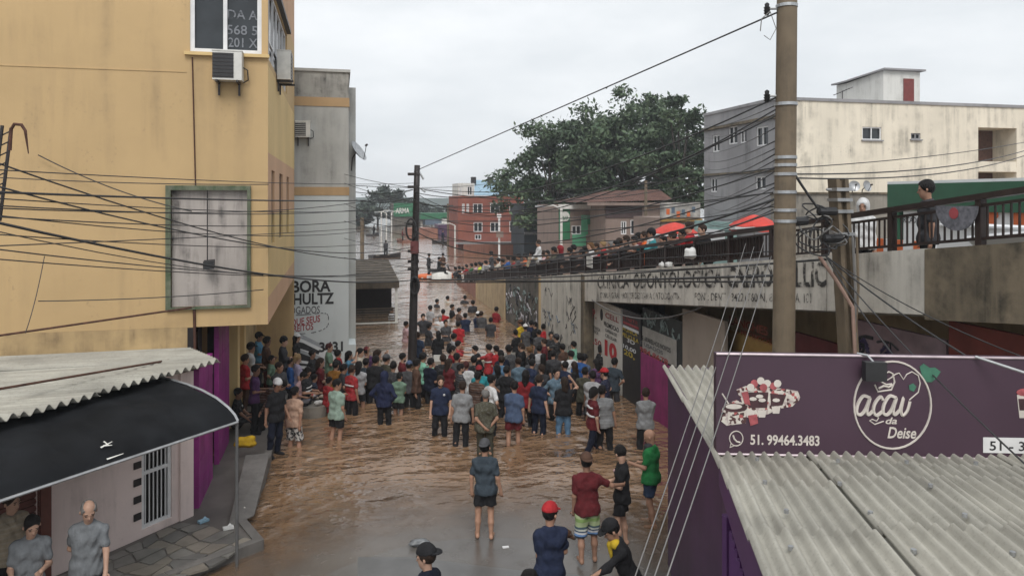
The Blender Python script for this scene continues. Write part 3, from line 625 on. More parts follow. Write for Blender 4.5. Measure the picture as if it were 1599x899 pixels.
# railing : posts, rails, balusters
M['rail'] = plain('dark_brown_rail_paint', (.035,.022,.02,1), .45, .2, .35, 5, .1)
ra = thing('railing', 'dark brown metal railing along the top of the viaduct', 'railing', (XV+.14,20,3))
def railbar(name, x0, x1, zo0, zo1, y0, y1):
    q = MB(); q.hexa([(x0,y0,T(y0)+zo0),(x1,y0,T(y0)+zo0),(x1,y1,T(y1)+zo0),(x0,y1,T(y1)+zo0),(x0,y0,T(y0)+zo1),(x1,y0,T(y0)+zo1),(x1,y1,T(y1)+zo1),(x0,y1,T(y1)+zo1)]); return q.obj(name, M['rail'], ra)
railbar('top_rail', XV+.06, XV+.2, .60, .68, 4, 50); railbar('bottom_rail', XV+.1, XV+.15, .06, .10, 4, 50); railbar('middle_rail', XV+.1, XV+.15, .50, .54, 4, 50)
bm_ = MB(); bm_.box(-.011,.011,-.011,.011,0,.42); bme = bm_.mesh('baluster'); bme.materials.append(M['rail'])
pm_ = MB(); pm_.box(-.05,.05,-.045,.045,0,.7); pme = pm_.mesh('post'); pme.materials.append(M['rail'])
y = 5.0
while y < 30.5:
    o = bpy.data.objects.new('baluster', bme); COL.objects.link(o); o.location = (XV+.125,y,T(y)+.09); o.parent = ra; o.matrix_parent_inverse = ra.matrix_basis.inverted(); y += .118
q = MB()
while y < 50: q.box(XV+.11,XV+.14,y-.013,y+.013,T(y)+.09,T(y)+.52); y += .118
stuff(q.obj('far_balusters', M['rail'], ra))
y = 6.56
while y < 50:
    o = bpy.data.objects.new('post', pme); COL.objects.link(o); o.location = (XV+.13,y,T(y)-.04); o.parent = ra; o.matrix_parent_inverse = ra.matrix_basis.inverted(); y += 1.62
# mats and sheets tied on the rail beyond the middle of the ramp (dark solid guard sheets)
for k in range(8):
    y0 = 13.4+k*3.0; q = MB(); a, b_ = y0+.03, y0+2.95
    q.hexa([(XV+.155,a,T(a)+.1),(XV+.165,a,T(a)+.1),(XV+.165,b_,T(b_)+.1),(XV+.155,b_,T(b_)+.1),(XV+.155,a,T(a)+.5),(XV+.165,a,T(a)+.5),(XV+.165,b_,T(b_)+.5),(XV+.155,b_,T(b_)+.5)]); q.obj('guard_sheet', M['rail'], ra)
# things on the parapet
bag_m = plain('white_plastic_bag', (.62,.62,.60,1), .5, 0, .1, 6, .2)
def lump(c, r, seed, sub=2):
    import bmesh
    bm2 = bmesh.new(); bmesh.ops.create_icosphere(bm2, subdivisions=sub, radius=1); rr = np.random.default_rng(seed); ph = rr.uniform(0,6,6)
    for v in bm2.verts:
        k = 1+.16*math.sin(4*v.co.x+ph[0])+.14*math.sin(5*v.co.y+ph[1])+.12*math.sin(6*v.co.z+ph[2]); v.co = Vector((c[0]+v.co.x*r[0]*k, c[1]+v.co.y*r[1]*k, c[2]+v.co.z*r[2]*k))
    me = bpy.data.meshes.new('lump'); bm2.to_mesh(me); bm2.free()
    me.polygons.foreach_set('use_smooth', [True]*len(me.polygons)); return me
for i, u in enumerate((1034,1045)):
    p = onX(u, 412, XV+.05); o = mkobj('plastic_bag', lump((XV+.05,p.y,T(p.y)+.07), (.08,.13,.08), 20+i), bag_m)
    tag(o, ('left of two white bags lying on the viaduct parapet below the red parasol','right of two white bags lying on the viaduct parapet below the red parasol')[i], 'bag', 'white bags on the parapet')
rb = thing('banner', 'grey half round bunting with a red mark tied to the railing', 'banner', (XV+.02,8.6,T(8.6)+.4))
pc = onX(1495, 333, XV+.04); q = MB(); q.add([(XV+.02,pc.y+.36*math.cos(math.pi*i/12),pc.z+.10-.34*math.sin(math.pi*i/12)) for i in range(13)]+[(XV+.035,pc.y+.36*math.cos(math.pi*i/12),pc.z+.10-.34*math.sin(math.pi*i/12)) for i in range(13)], [tuple(range(13)), tuple(range(25,12,-1))]+[(i,i+1,14+i,13+i) for i in range(12)])
q.obj('cloth', plain('grey_bunting', (.15,.15,.17,1), .9, 0, .6, 12, .2), rb)
q = MB(); q.disc((XV+.015,pc.y+.03,pc.z+.0), (-1,0,0), .08, 10, .004); q.obj('emblem', plain('dull_red_print', (.35,.06,.07,1), .8), rb)
# ------------------------------------------------------------------ shop fronts under the viaduct
sf = thing('arcade_shops', 'row of shuttered graffiti covered shop fronts under the viaduct', 'shop fronts', (8.6,16,0))
def face(name, y0, y1, z0, z1, mat, X, par=None, th=.08):
    q = MB(); q.box(X, X+th, min(y0,y1), max(y0,y1), z0, z1); return q.obj(name, mat, par or sf)
M['panel_white'] = plaster('white_shop_panel', lin(204,200,192), (.08,.07,.06,1), .5, .5, .8, .5, .75, .1, 2)
M['board_dark'] = plain('dark_graffiti_board', (.03,.035,.034,1), .7, 0, .5, 3, .1)
M['beige'] = plaster('dull_beige_wall', lin(150,138,126), (.05,.045,.04,1), .6, .5, .88, .45, .75, .15, 1.2)
M['pink_low'] = plaster('magenta_low_wall', lin(140,50,104), (.05,.02,.04,1), .6, .5, .7, .45, .7, .3, 3)
M['dred'] = plain('dark_red_door', (.10,.016,.02,1), .6, 0, .4, 2, .1)
M['ochre_sign'] = plain('dull_ochre_sign', (.32,.2,.06,1), .7, 0, .3, 2, .1)
M['mauve_sh'] = plain('mauve_shutter', (.24,.17,.19,1), .7, .1, .35, 2.5, .1)
M['red_sh'] = plain('oxide_red_shutter', (.15,.03,.022,1), .7, .1, .35, 2, .1)
p1 = face('phone_shop_panel', 24.0, 21.55, -1.6, 2.68, M['panel_white'], 8.5)
def st(txt, u0, u1, v, hpx, mat, X, par, bold=.02, color=None):
    p = onX(u0, v, X); p2 = onX(u1, v, X); D = (p-camo.location).length
    return lettering('sign_lettering', txt, (X-.008,p.y,p.z), (0,-1,0), (0,0,1), hpx*D/FPX*.95, mat, par, abs(p2.y-p.y), bold, 0, color)
st('P.', 926, 932, 495, 14, M['ink_red'], 8.5, p1, .02); st('CELL', 946, 967, 495, 8, M['ink_red'], 8.5, p1); st('PROMOCAO', 944, 967, 508, 7, M['ink_black'], 8.5, p1)
st('ASSISTENCIA', 922, 938, 510, 5, M['ink_black'], 8.5, p1, .01); st('TECNICA', 924, 935, 517, 5, M['ink_black'], 8.5, p1, .01)
st('CAPINHA DE', 946, 964, 517, 5, M['ink_black'], 8.5, p1, .01); st('CELULAR', 946, 964, 525, 5, M['ink_black'], 8.5, p1, .01)
M['ink_bright_red'] = plain('bright_red_sign_paint', (.46,.03,.035,1), .7, 0, .2, 10, 0)
st('10', 945, 964, 552, 22, M['ink_bright_red'], 8.5, p1, .06); st('1,50', 923, 940, 533, 9, M['ink_red'], 8.5, p1)
pc = onX(940, 491, 8.5); q = MB(); q.disc((8.498,pc.y,pc.z), (-1,0,0), .13, 16, .006, .2); q.obj('phone_emblem', M['ink_black'], p1)
p2_ = face('price_board', 21.45, 20.05, -.3, 2.72, M['black_plastic'], 8.52)
M['ink_yellow'] = plain('yellow_sign_paint', (.5,.38,.05,1), .7, 0, .2, 10, 0)
for txt, u0, u1, v, mt in (('A PARTIR',973,997,498,'ink_red'),('MONICA',973,996,515,'ink_yellow'),('PELICULA',973,998,524,'ink_yellow'),('3D',980,992,533,'ink_white'),('10,00',974,994,542,'ink_white'),('20,',975,992,552,'ink_yellow')):
    st(txt, u0, u1, v, 6 if v != 552 else 8, M[mt], 8.52, p2_)
for v in (502,508): 
    a, b_ = onX(974,v,8.52), onX(998,v,8.52); q = MB(); q.box(8.506,8.515,b_.y,a.y,a.z-.05,a.z+.03); q.obj('stripe', M['ink_red' if v == 502 else 'ink_white'], p2_)
p3 = face('graffiti_board', 20.0, 17.45, -.4, 2.95, M['board_dark'], 8.56)
scrawl(p3, 8.555, 17.6, 19.9, 2.35, 2.9, 12, M['spray_green'], 11, .03)
pw = face('phone_number_sign', 19.95, 17.75, 1.72, 2.42, plain('greyish_sign_board', lin(150,148,142), .8, 0, .2, 5, .05), 8.53, p3, .02)
st('DE APARELHOS NOVOS', 1001, 1048, 529, 7, M['ink_black'], 8.525, pw, .01); st('E USADOS', 1001, 1036, 537, 6, M['ink_grey'], 8.525, pw, .01); st('984.8678', 1000, 1044, 548, 8, M['ink_red'], 8.525, pw)
face('low_wall', 20.0, 17.0, -1.6, 1.66, M['pink_low'], 8.5, th=.05)
face('plain_wall', 17.42, 15.3, -1.6, 3.3, M['beige'], 8.55)
oc = face('ochre_sign', 16.0, 13.4, 2.15, 3.0, M['ochre_sign'], 9.0)
M['dim_red'] = plain('faded_red_print', (.22,.05,.025,1), .8, 0, .3, 8, 0)
st('LANCHES', 1140, 1200, 505, 12, M['dim_red'], 9.0, oc); st('E PETISCOS', 1150, 1206, 520, 8, M['dim_red'], 9.0, oc, .01)
face('red_door', 13.35, 11.55, -1, 3.4, M['dred'], 9.0)
ms = face('roller_shutter', 11.4, 9.2, -1, 4.0, M['mauve_sh'], 8.75)
scrawl(ms, 8.745, 9.4, 11.3, 3.1, 3.75, 18, M['spray_black'], 21, .03, .5); scrawl(ms, 8.742, 9.4, 11.3, 3.3, 3.7, 10, plain('violet_spray_paint', (.05,.035,.085,1), .8), 22, .05, .4)
rs = face('roller_shutter', 9.15, 4.2, -1, 4.3, M['red_sh'], 8.75); scrawl(rs, 8.745, 6.0, 9.0, 3.2, 3.95, 9, plain('orange_brown_spray_paint', (.16,.05,.025,1), .8), 23, .02, .6)

# ================================================================== utility poles
M['pole_c'] = plaster('weathered_concrete_pole', lin(112,99,82), (.035,.03,.025,1), .8, .7, .9, .4, .7, .2, 4)
bp = thing('utility_pole', 'thick round concrete utility pole rising beside the purple sign', 'utility pole', cw(4.09,11,0))
c0, c1 = P(1224, 560, 11), P(1230, -60, 11); c0 = c0+(c0-c1)*(.55)
q = MB(); q.tube([c0+(c1-c0)*(i/10) for i in range(11)], [.172-.028*i/10 for i in range(11)], 18); q.obj('shaft', M['pole_c'], bp, smooth=True)
def band(par, p, r, h=.04, mat=None): q = MB(); q.tube([p-Vector((0,0,h/2)), p+Vector((0,0,h/2))], r, 18); return q.obj('band', mat or M['galv'], par)
for v in (10,163,246,258,272,300,328,345): band(bp, P(1229-(v/560*5), v, 11), .168 if v > 100 else .158, .045)
def insulator(par, p, d):
    q = MB(); d = Vector(d).normalized(); q.tube([p, p+d*.16], .018, 6); br = q.obj('bracket', M['galv'], par)
    q = MB(); e_ = p+d*.17; q.tube([e_+Vector((0,0,z)) for z in (-.1,-.06,-.06,-.02,-.02,.02,.02,.07,.09)], [.02,.05,.03,.05,.03,.05,.03,.035,.012], 10); q.obj('insulator', M['black_plastic'], br)
for v in (14,150): insulator(bp, P(1216, v, 11), (-CS,SN,0))
q = MB(); pA = P(1203, 18, 10.9); q.tube([pA+Vector((0,0,0)), pA+Vector((-.14,.0,-.12)), pA+Vector((-.16,0,-.3))], .008, 5); q.tube([pA, pA+Vector((.1,0,-.25)), pA+Vector((0,0,-.42)), pA+Vector((-.1,0,-.36))], .006, 5); q.obj('jumper_wire', M['cable_grey'], bp)
sp = thing('short_pole', 'short square concrete pole wrapped in cables before the railing', 'utility pole', cw(5.13,11.4,0))
c0, c1 = P(1326, 560, 11.4), P(1309, 280, 11.4); c0 = c0+(c0-c1)*1.2; ax = cw(1,0.2,0).normalized(); ay = Vector((-ax.y,ax.x,0))
q = MB(); dd = (c1-c0); az = dd.normalized()
for s_ in (-1,1): q.obox((c0+c1)/2+ax*(.075*s_), ax, ay, az, .03, .11, dd.length/2)
q.obox((c0+c1)/2, ax, ay, az, .05, .03, dd.length/2-.02); q.obj('shaft', M['pole_c'], sp)
for v in (296,312,365,330): 
    pp_ = P(1311+(v-296)*.06, v, 11.4); q = MB(); q.obox(pp_, ax, ay, az, .13,.13,.025); q.obj('band', M['galv'], sp)
q = MB(); pA = P(1308, 296, 11.3); 
for s_ in (-1,1): q.tube([pA+ax*.1*s_, pA+ax*.19*s_], .015, 6)
q.obj('bolt', M['galv'], sp)
for k in range(2): q = MB(); q.tube([P(1338-k*6,370,11.2), P(1341-k*5,450,11.2), P(1333+k*3,560,11.2)], .02, 6); q.obj('conduit', M['cable_grey'] if k else M['pole_c'], sp)
q = MB(); q.tube([P(1280,400,11.1), P(1308,440,11.1), P(1332,480,11.1), P(1336,560,11.1)], .028, 7); q.obj('cable_duct', plain('dusty_pink_conduit', (.32,.21,.17,1), .7), sp)
# knot of coiled cables hung between the poles
kn = thing('cable_knot', 'tangled bundle of cable coils and splice boxes between the two poles', 'cable bundle', P(1290,360,11.3))
for k in range(9):
    rr = random.Random(k); c_ = P(1285+rr.uniform(-22,22), 352+rr.uniform(-28,28), 11.2+rr.uniform(-.15,.15)); r1 = rr.uniform(.12,.34); tl = rr.uniform(-.5,.5)
    q = MB(); q.tube([c_+ax*(r1*math.cos(a_))+Vector((0,0,r1*.75*math.sin(a_)))+ay*(.1*math.sin(a_*2+k))+ax*tl*.2*math.sin(a_) for a_ in [2*math.pi*i/18*rr.uniform(.97,1.03) for i in range(19)]], .012, 5); q.obj('coil', M['cable'] if k % 3 else M['cable_grey'], kn)
for (u,v) in ((1247,345),(1292,330),(1300,372)):
    c_ = P(u, v, 11.15); q = MB(); q.tube([c_-ax*.16,c_-ax*.14,c_+ax*.14,c_+ax*.16], [.03,.065,.065,.03], 9); q.obj('splice_box', M['black_plastic'], kn)
mp_ = thing('street_pole', 'slim dark utility pole standing in the crowd with cable coils', 'utility pole', P(643,575,27))
c0, c1 = P(643, 600, 27), P(652, 258, 27)
q = MB(); q.tube([c0+(c1-c0)*(i/8) for i in range(9)], [.17-.065*i/8 for i in range(9)], 10); q.obj('shaft', M['dark_metal'], mp_, smooth=True)
for (v,u,r_) in ((358,642,.30),(446,648,.25)):
    q = MB(); c_ = P(u, v, 26.8)
    for k in range(3): q.tube([c_+cw(r_*(.55)*math.cos(a_)*(1+.06*k),.03*k,r_*1.25*math.sin(a_)) for a_ in [2*math.pi*i/20 for i in range(21)]], .035, 5)
    q.obj('cable_coil', M['cable'], mp_)
for v in (272,292,350,392,408,420): 
    q = MB(); a_ = P(646, v, 26.95); q.obox(a_, cw(1,0,0), cw(0,1,0), (0,0,1), .2,.06,.05); q.obj('bracket', M['dark_metal'], mp_)
q = MB(); q.obox(P(648,386,26.8), cw(1,0,0), cw(0,1,0), (0,0,1), .14,.1,.22); q.obj('junction_box', plain('faded_red_box', (.16,.05,.05,1), .7), mp_)
q = MB(); q.tube([P(655,268,27), P(662,280,27)], .04, 6); q.tube([P(655,292,27),P(665,300,27)], .04, 6); q.obj('arm', M['galv'], mp_)
# lattice bracket at the left border
lb = thing('lattice_bracket', 'dark steel lattice arm with a hooked conduit at the left border', 'bracket', P(5,330,9))
q = MB(); a0, a1, b0, b1 = P(-14,340,9), P(4,196,9), P(0,345,9.1), P(18,200,9.1); q.tube([a0,a1], .02, 6); q.tube([b0,b1], .02, 6); q.obj('rail', M['dark_metal'], lb)
for k in range(9): q = MB(); f0 = k/9; q.tube([a0.lerp(a1,f0), b0.lerp(b1,f0+.08)], .009, 5); q.obj('brace', M['dark_metal'], lb)
q = MB(); q.tube([P(16,235,9),P(18,202,9),P(23,194,9),P(34,195,9),P(40,204,9),P(45,240,9)], [.02,.02,.02,.02,.018,.006], 7); q.obj('conduit', M['rust'], lb)

# ================================================================== purple shop with the sign (right foreground)
A_, B_, C_ = (1.69,5.0,3.55), (2.216,8.0,3.33), (2.53,12.2,3.33)
M['purple_wall'] = plaster('purple_painted_wall', lin(72,44,76), (.02,.012,.02,1), .6, .55, .5, .45, .7, .3, 2)
M['purple_lite'] = plaster('violet_cladding', lin(84,48,96), (.03,.015,.03,1), .5, .5, .45, .45, .7, .2, 2)
ps = thing('purple_shop', 'purple painted snack shop with a ribbed side wall at the right', 'shop', cw(2.5,9,0))
A2 = (A_[0]-.13*1.0, A_[1]-.9, A_[2]+.07)
def wallseg(name, p, q2, z0, mat, inset=.06, par=ps, th=.12):
    a, b_ = cw(p[0]+inset,p[1]), cw(q2[0]+inset,q2[1]); a2, b2 = cw(p[0]+inset+th,p[1]), cw(q2[0]+inset+th,q2[1]); qm = MB()
    qm.hexa([(a.x,a.y,z0),(a2.x,a2.y,z0),(b2.x,b2.y,z0),(b_.x,b_.y,z0),(a.x,a.y,p[2]-.06),(a2.x,a2.y,p[2]-.06),(b2.x,b2.y,q2[2]-.06),(b_.x,b_.y,q2[2]-.06)]); return qm.obj(name, mat, par)
wallseg('side_wall', A2, B_, -.2, M['purple_wall']); wallseg('side_wall', B_, C_, -.2, M['purple_wall'])
wallseg('fascia_board', (A2[0]-.04,A2[1],A2[2]+.03), (B_[0]-.04,B_[1],B_[2]+.03), 3.0, M['purple_lite'], .06, ps, .04)
qm = MB(); a = cw(C_[0]+.06,C_[1]-.002); b_ = cw(C_[0]+4.5,C_[1]+.3); qm.prism([(a.x,a.y),(b_.x,b_.y),(b_.x+.05,b_.y+.15),(a.x+.05,a.y+.15)], -.3, 3.27); qm.obj('rear_wall', M['purple_wall'], ps)
# ribs of the side wall
for k in range(16):
    f = k/15; d_ = 4.3+f*2.7; x_ = A_[0]+(B_[0]-A_[0])*(d_-5)/3+.045; a = cw(x_, d_); q = MB(); q.tube([(a.x,a.y,-.2),(a.x,a.y,2.95)], .035, 6); q.obj('rib', M['purple_lite'], ps)
q = MB(); a, b_ = cw(A_[0]+(B_[0]-A_[0])*(7.25-5)/3+.02, 7.25), cw(B_[0]+.0, 7.6); q.tube([(a.x,a.y,-.2),(a.x,a.y,3.0)], .05, 6); q.obj('post', M['purple_lite'], ps)
# roof sheets : columns of overlapping sheets, four rows in depth
def rp_(x, d):   # roof point: x metres along the sign direction from the left edge, at depth d
    if d <= 8.0: ex = B_[0]+(d-8)*.175; z = 3.33+(8-d)*.074
    else: ex = B_[0]+(d-8)*.075; z = 3.33
    return cw(ex+x, d-.055*x, z)
wsh = 1.0; rows_d = [(4.15,5.55),(5.45,6.85),(6.75,7.6),(7.5,8.3)]
for i in range(6):
    for j,(d0,d1) in enumerate(rows_d):
        off = .12*((i*7+j*3)%3)*(1 if j < 3 else 0); lift = Vector((0,0,.034*(3-j)+.016*(i%2)))
        if j == 0 or True:
            e0, e1 = d0+ (off if j else 0), d1+off if j < 2 else d1
            corr('roof_sheet', [p+lift for p in (rp_(i*wsh-.03,e0), rp_((i+1)*wsh+.02,e0), rp_((i+1)*wsh+.02,e1), rp_(i*wsh-.03,e1))], .13, .034, M['fibre'], ps, 5)
for i in range(5):
    for j,(d0,d1) in enumerate(((8.2,10.3),(10.2,12.35))):
        corr('roof_sheet', [p+Vector((0,0,-.03+.025*(1-j)+.014*(i%2))) for p in (rp_(i-.03,d0), rp_(i+1.02,d0), rp_(i+1.02,d1), rp_(i-.03,d1))], .13, .034, M['fibre'], ps, 5)
sm_ = MB(); sm_.disc((0,0,0), (0,0,1), .02, 8, .03); sme = sm_.mesh('roof_bolt'); sme.materials.append(M['galv'])
for k in range(22):
    rr = random.Random(100+k); o = bpy.data.objects.new('roof_bolt', sme); COL.objects.link(o); o.location = rp_(.3+(k%6)*.75+rr.uniform(-.1,.1), 5.2+(k//6)*.75)+Vector((0,0,.1)); o.parent = ps; o.matrix_parent_inverse = ps.matrix_basis.inverted()
# the sign
sg = thing('shop_sign', 'long dark purple sign board with a dessert shop logo and phone number', 'sign', P(1360,640,8))
s00, s10 = P(1119,708,8.0), P(1599+160,720,7.86); s01 = P(1126,552,8.0)
sr = (s10-s00); sr.z = sr.z; SRL = sr.length; sr.normalize(); su = Vector((0,0,1)); sn = sr.cross(su).normalized()
SH = s01.z-s00.z; PXM = 8.0/FPX
M['sign'] = plain('dark_plum_vinyl', lin(70,50,64), .5, 0, .12, 1.2, .03)
def S(u, v, d=.004):   # picture position on the sign face
    k = (u-800)/FPX; dirv = cw(k, 1, -(v-HOR)/FPX); o_ = camo.location; tt_ = (s00-o_).dot(sn)/dirv.dot(sn); return o_+dirv*tt_+sn*d
q = MB(); q.obox(s00+sr*SRL/2+su*SH/2-sn*.06, sr, sn, su, SRL/2, .06, SH/2); q.obj('board', M['sign'], sg)
for zf, nm in ((0,'bottom_trim'),(SH,'top_trim')): q = MB(); q.tube([s00+su*zf+sn*.005, s00+su*zf+sr*SRL+sn*.005], .014, 6); q.obj(nm, plain('pinkish_aluminium_trim', (.5,.42,.45,1), .4, .3), sg)
M['cream_ink'] = plain('cream_vinyl_print', (.60,.55,.50,1), .6, 0, .12, 8, 0)
M['green_ink'] = plain('green_vinyl_print', (.05,.17,.11,1), .6, 0, .3, 10, 0)
M['choc'] = plain('chocolate_print', (.06,.025,.03,1), .6, 0, .4, 14, 0)
M['pinkred'] = plain('strawberry_print', (.38,.09,.10,1), .6, 0, .4, 14, 0)
def stext(txt, u0, u1, v, hpx, mat, bold=0, shear=0): 
    a, b2 = S(u0,v), S(u1,v); return lettering('sign_lettering', txt, a, sr, su, hpx*PXM, mat, sg, (b2-a).length, bold, shear)
stext('51. 99464.3483', 1172, 1280, 693, 15, M['cream_ink'], .025)
def stroke(pts, r, mat, name='logo_stroke', n=5): q = MB(); q.tube([S(u,v,.004) for u,v in pts], r, n); return q.obj(name, mat, sg)
stroke([(1394+60*math.cos(a_),632+68*math.sin(a_)) for a_ in [2*math.pi*i/40 for i in range(41)]], .011, M['cream_ink'], 'logo_ring')
def cstroke(pts, r, mat=None, k=5):
    P_ = [Vector((u,v,0)) for u,v in pts]; P_ = [P_[0]]+P_+[P_[-1]]; out = []
    for a in range(1,len(P_)-2):
        for b2 in range(k):
            t_ = b2/k; p0,p1,p2,p3 = P_[a-1:a+3]; q_ = .5*((2*p1)+(p2-p0)*t_+(2*p0-5*p1+4*p2-p3)*t_*t_+(3*p1-p0-3*p2+p3)*t_**3); out.append((q_.x,q_.y))
    out.append(pts[-1]); return stroke(out, r, mat or M['cream_ink'])
for dx in (0, 41): cstroke([(1357+dx,620),(1348+dx,618),(1340+dx,630),(1338+dx,643),(1344+dx,647),(1352+dx,638),(1359+dx,620),(1354+dx,638),(1356+dx,647),(1364+dx,640)], .019)
cstroke([(1379,624),(1375,619),(1367,628),(1364,640),(1369,648),(1380,640)], .019); cstroke([(1405,640),(1411,620),(1407,640),(1410,648),(1417,640),(1421,626)], .017)
stroke([(1369,648),(1372,652),(1369,657),(1362,654),(1358,656),(1366,662),(1380,657)], .007, M['cream_ink'])
stext('da', 1383, 1401, 661, 10, M['cream_ink'], .02, .25); stext('Deise', 1386, 1431, 683, 17, M['cream_ink'], .02, .25)
stroke([(1368,592),(1378,588),(1384,594),(1392,589),(1398,584),(1404,582),(1411,592),(1416,584),(1424,580),(1434,586),(1437,598),(1434,612),(1420,624)], .007, M['cream_ink'])
stroke([(1366,600),(1371,611),(1392,608),(1397,596),(1394,583),(1388,580),(1382,583),(1378,578),(1374,584),(1377,596),(1384,600),(1393,599)], .01, M['cream_ink'])
stroke([(1372,606),(1380,602),(1388,604),(1394,600)], .012, M['cream_ink'])
def sflat(pts, mat, d=.006, name='print_shape'):
    q = MB(); pp = [S(u,v,d) for u,v in pts]; n_ = len(pp); q.add(pp+[p-sn*.003 for p in pp], [tuple(range(n_))]+[(i,(i+1)%n_,n_+(i+1)%n_,n_+i) for i in range(n_)]); return q.obj(name, mat, sg)
def ellp(u, v, a_, b2, n=16, t0=0): return [(u+a_*math.cos(2*math.pi*i/n+t0), v+b2*math.sin(2*math.pi*i/n+t0)) for i in range(n)]
sflat([(1436,572),(1442,567),(1452,574),(1460,573),(1469,580),(1462,590),(1455,596),(1447,596),(1440,588)], M['green_ink'], .008, 'leaf_print'); sflat([(1419,601),(1426,598),(1431,603),(1427,611),(1420,608)], M['green_ink'], .008, 'leaf_print')
# desserts: mottled photographic print
m, t, b = newmat('dessert_photo_print'); w = texco(t, kind='World'); vo = nn(t, 'ShaderNodeTexVoronoi'); vo.inputs['Scale'].default_value = 34; t.links.new(w, vo.inputs['Vector']); r_ = nn(t, 'ShaderNodeValToRGB'); cr = r_.color_ramp; cr.interpolation = 'CONSTANT'
for p_, c_ in ((0,(.08,.035,.035,1)),(.25,(.55,.5,.45,1)),(.6,(.42,.35,.33,1)),(.74,(.36,.09,.09,1)),(.82,(.6,.56,.5,1))): e_ = cr.elements.new(p_); e_.color = c_
sx = nn(t, 'ShaderNodeSeparateXYZ'); t.links.new(vo.outputs['Color'], sx.inputs[0]); t.links.new(sx.outputs[0], r_.inputs[0]); t.links.new(r_.outputs[0], b.inputs['Base Color']); b.inputs['Roughness'].default_value = .6; M['dessert'] = m
sflat([(1128,638),(1131,632),(1150,624),(1168,632),(1165,660),(1135,664),(1125,656)], M['dessert'], .005); sflat(ellp(1148,636,19,7), M['choc'], .008); sflat(ellp(1146,634,13,4), M['cream_ink'], .011)
sflat([(1150,608),(1165,602),(1220,606),(1246,610),(1250,620),(1238,634),(1215,638),(1200,646),(1180,650),(1165,640)], M['dessert'], .005)
sflat([(1160,612),(1200,612),(1198,636),(1170,636)], M['choc'], .008); sflat([(1203,614),(1228,616),(1222,632),(1204,634)], M['choc'], .008); sflat([(1158,612),(1168,610),(1172,632),(1163,630)], M['pinkred'], .011)
for k,(u,v) in enumerate(((1178,598),(1188,594),(1198,598),(1208,602),(1172,604),(1214,598),(1192,604))): sflat(ellp(u,v,6,6,10), M['cream_ink'] if k % 3 else M['pinkred'], .011+.001*k)
for (u,v) in ((1176,622),(1190,624),(1212,624),(1186,618)): sflat(ellp(u,v,6,3,8), M['cream_ink'], .014)
for (u,v) in ((1172,646),(1190,646),(1212,640)): sflat([(u-7,v-6),(u+7,v-6),(u+5,v+5),(u-5,v+5)], M['cream_ink'], .007)
sflat([(1168,648),(1182,646),(1184,660),(1172,664)], M['pinkred'], .012); sflat(ellp(1240,620,9,9), M['dessert'], .009); stroke([(1128,614),(1138,630)], .008, M['cream_ink'])
# messenger bubble mark
stroke([(1150+10.5*math.cos(a_),684+11.5*math.sin(a_)) for a_ in [2*math.pi*i/20 for i in range(21)]], .006, M['cream_ink']); stroke([(1142,692),(1140,698),(1147,695)], .006, M['cream_ink']); stroke([(1145,679),(1147,685),(1151,689),(1156,690)], .01, M['cream_ink'])
# cup print at the right border, second number plate, floodlight
sflat([(1588,616),(1612,616),(1608,652),(1592,652)], M['cream_ink'], .006); sflat([(1590,622),(1610,622),(1607,640),(1592,640)], M['choc'], .009); sflat(ellp(1600,612,13,6,12), M['pinkred'], .008)
sflat([(1535,682),(1720,685),(1720,710),(1535,706)], M['white_frame'], .008, 'number_plate'); stext('51 - 3434.5125', 1545, 1690, 702, 14, M['ink_black'], .015).location = sn*.006
fl = thing('floodlight', 'small black floodlight clamped over the top of the purple sign', 'lamp', S(1357,575,.1))
q = MB(); q.obox(S(1358,575,.12), sr, sn, su, .11, .05, .1); q.obj('lamp_head', M['black_plastic'], fl)
q = MB(); q.tube([S(1358,562,.1), S(1352,553,.05), S(1340,552,-.02)], .012, 6); q.obj('arm', M['galv'], fl)
wp_ = thing('white_bar', 'pale metal bar reaching in over the right end of the sign', 'metal bar', S(1570,570,.3)); q = MB(); q.tube([S(1522,556,.02), S(1600,580,.5), S(1640,592,.75)], .016, 6); q.obj('bar', M['galv'], wp_)

# ================================================================== buildings behind the viaduct
XC, YC = 19.6, 30.3
M['cream_wall'] = plaster('cream_weathered_render', lin(224,215,197), (.05,.045,.04,1), 1.0, .8, .88, .44, .72, .12, .9)
M['grey_side'] = plaster('grey_unpainted_render', lin(148,147,149), (.05,.05,.05,1), .7, .6, .9, .45, .72, .2, .8)
cb = thing('cream_building', 'long cream three storey building behind the viaduct with a grey side', 'building', (XC,YC,0))
ztop = onY(1213,156,YC).z
def fb(u, v): p = onY(u, v, YC); return p.x-XC, p.z+1.5
def hb(u0,u1,v0,v1,d=.15): a, z1 = fb(u0,v0); b2, z0 = fb(u1,v1); return (a,b2,z0,z1,d)
h1_ = hb(1347,1377,198,219); h2_ = hb(1423,1438,208,218); h3_ = hb(1528,1588,199,262,1.4); h4_ = hb(1528,1588,268,300,1.4)
wall_panel((XC,YC,-1.5), (1,0,0), 17, ztop+1.5, [h1_,h2_,h3_,h4_]).obj('front_wall', M['cream_wall'], cb)
for h_ in (h1_,h2_): window(cb, (XC,YC,-1.5), (1,0,0), *h_[:4], M['white_frame'] if h_ is h1_ else M['grey_side'], M['glass'], .12, .06, (.5,), (), M['grey_side'])
M['brown_tile'] = plain('brown_wall_tiles', (.11,.055,.04,1), .7, 0, .3, 8, .1)
q = MB(); q.box(XC+h3_[0]-.02,XC+h3_[1]+.02,YC+1.4,YC+1.5,3.5,ztop-1); bk_ = q.obj('balcony_back_wall', M['brown_tile'], cb)
window(bk_, (XC,YC+1.28,-1.5), (1,0,0), h3_[0]+.1,h3_[0]+1.0,h3_[2]+.95,h3_[2]+2.0, M['white_frame'], M['glass'], .1, .06, (.5,))
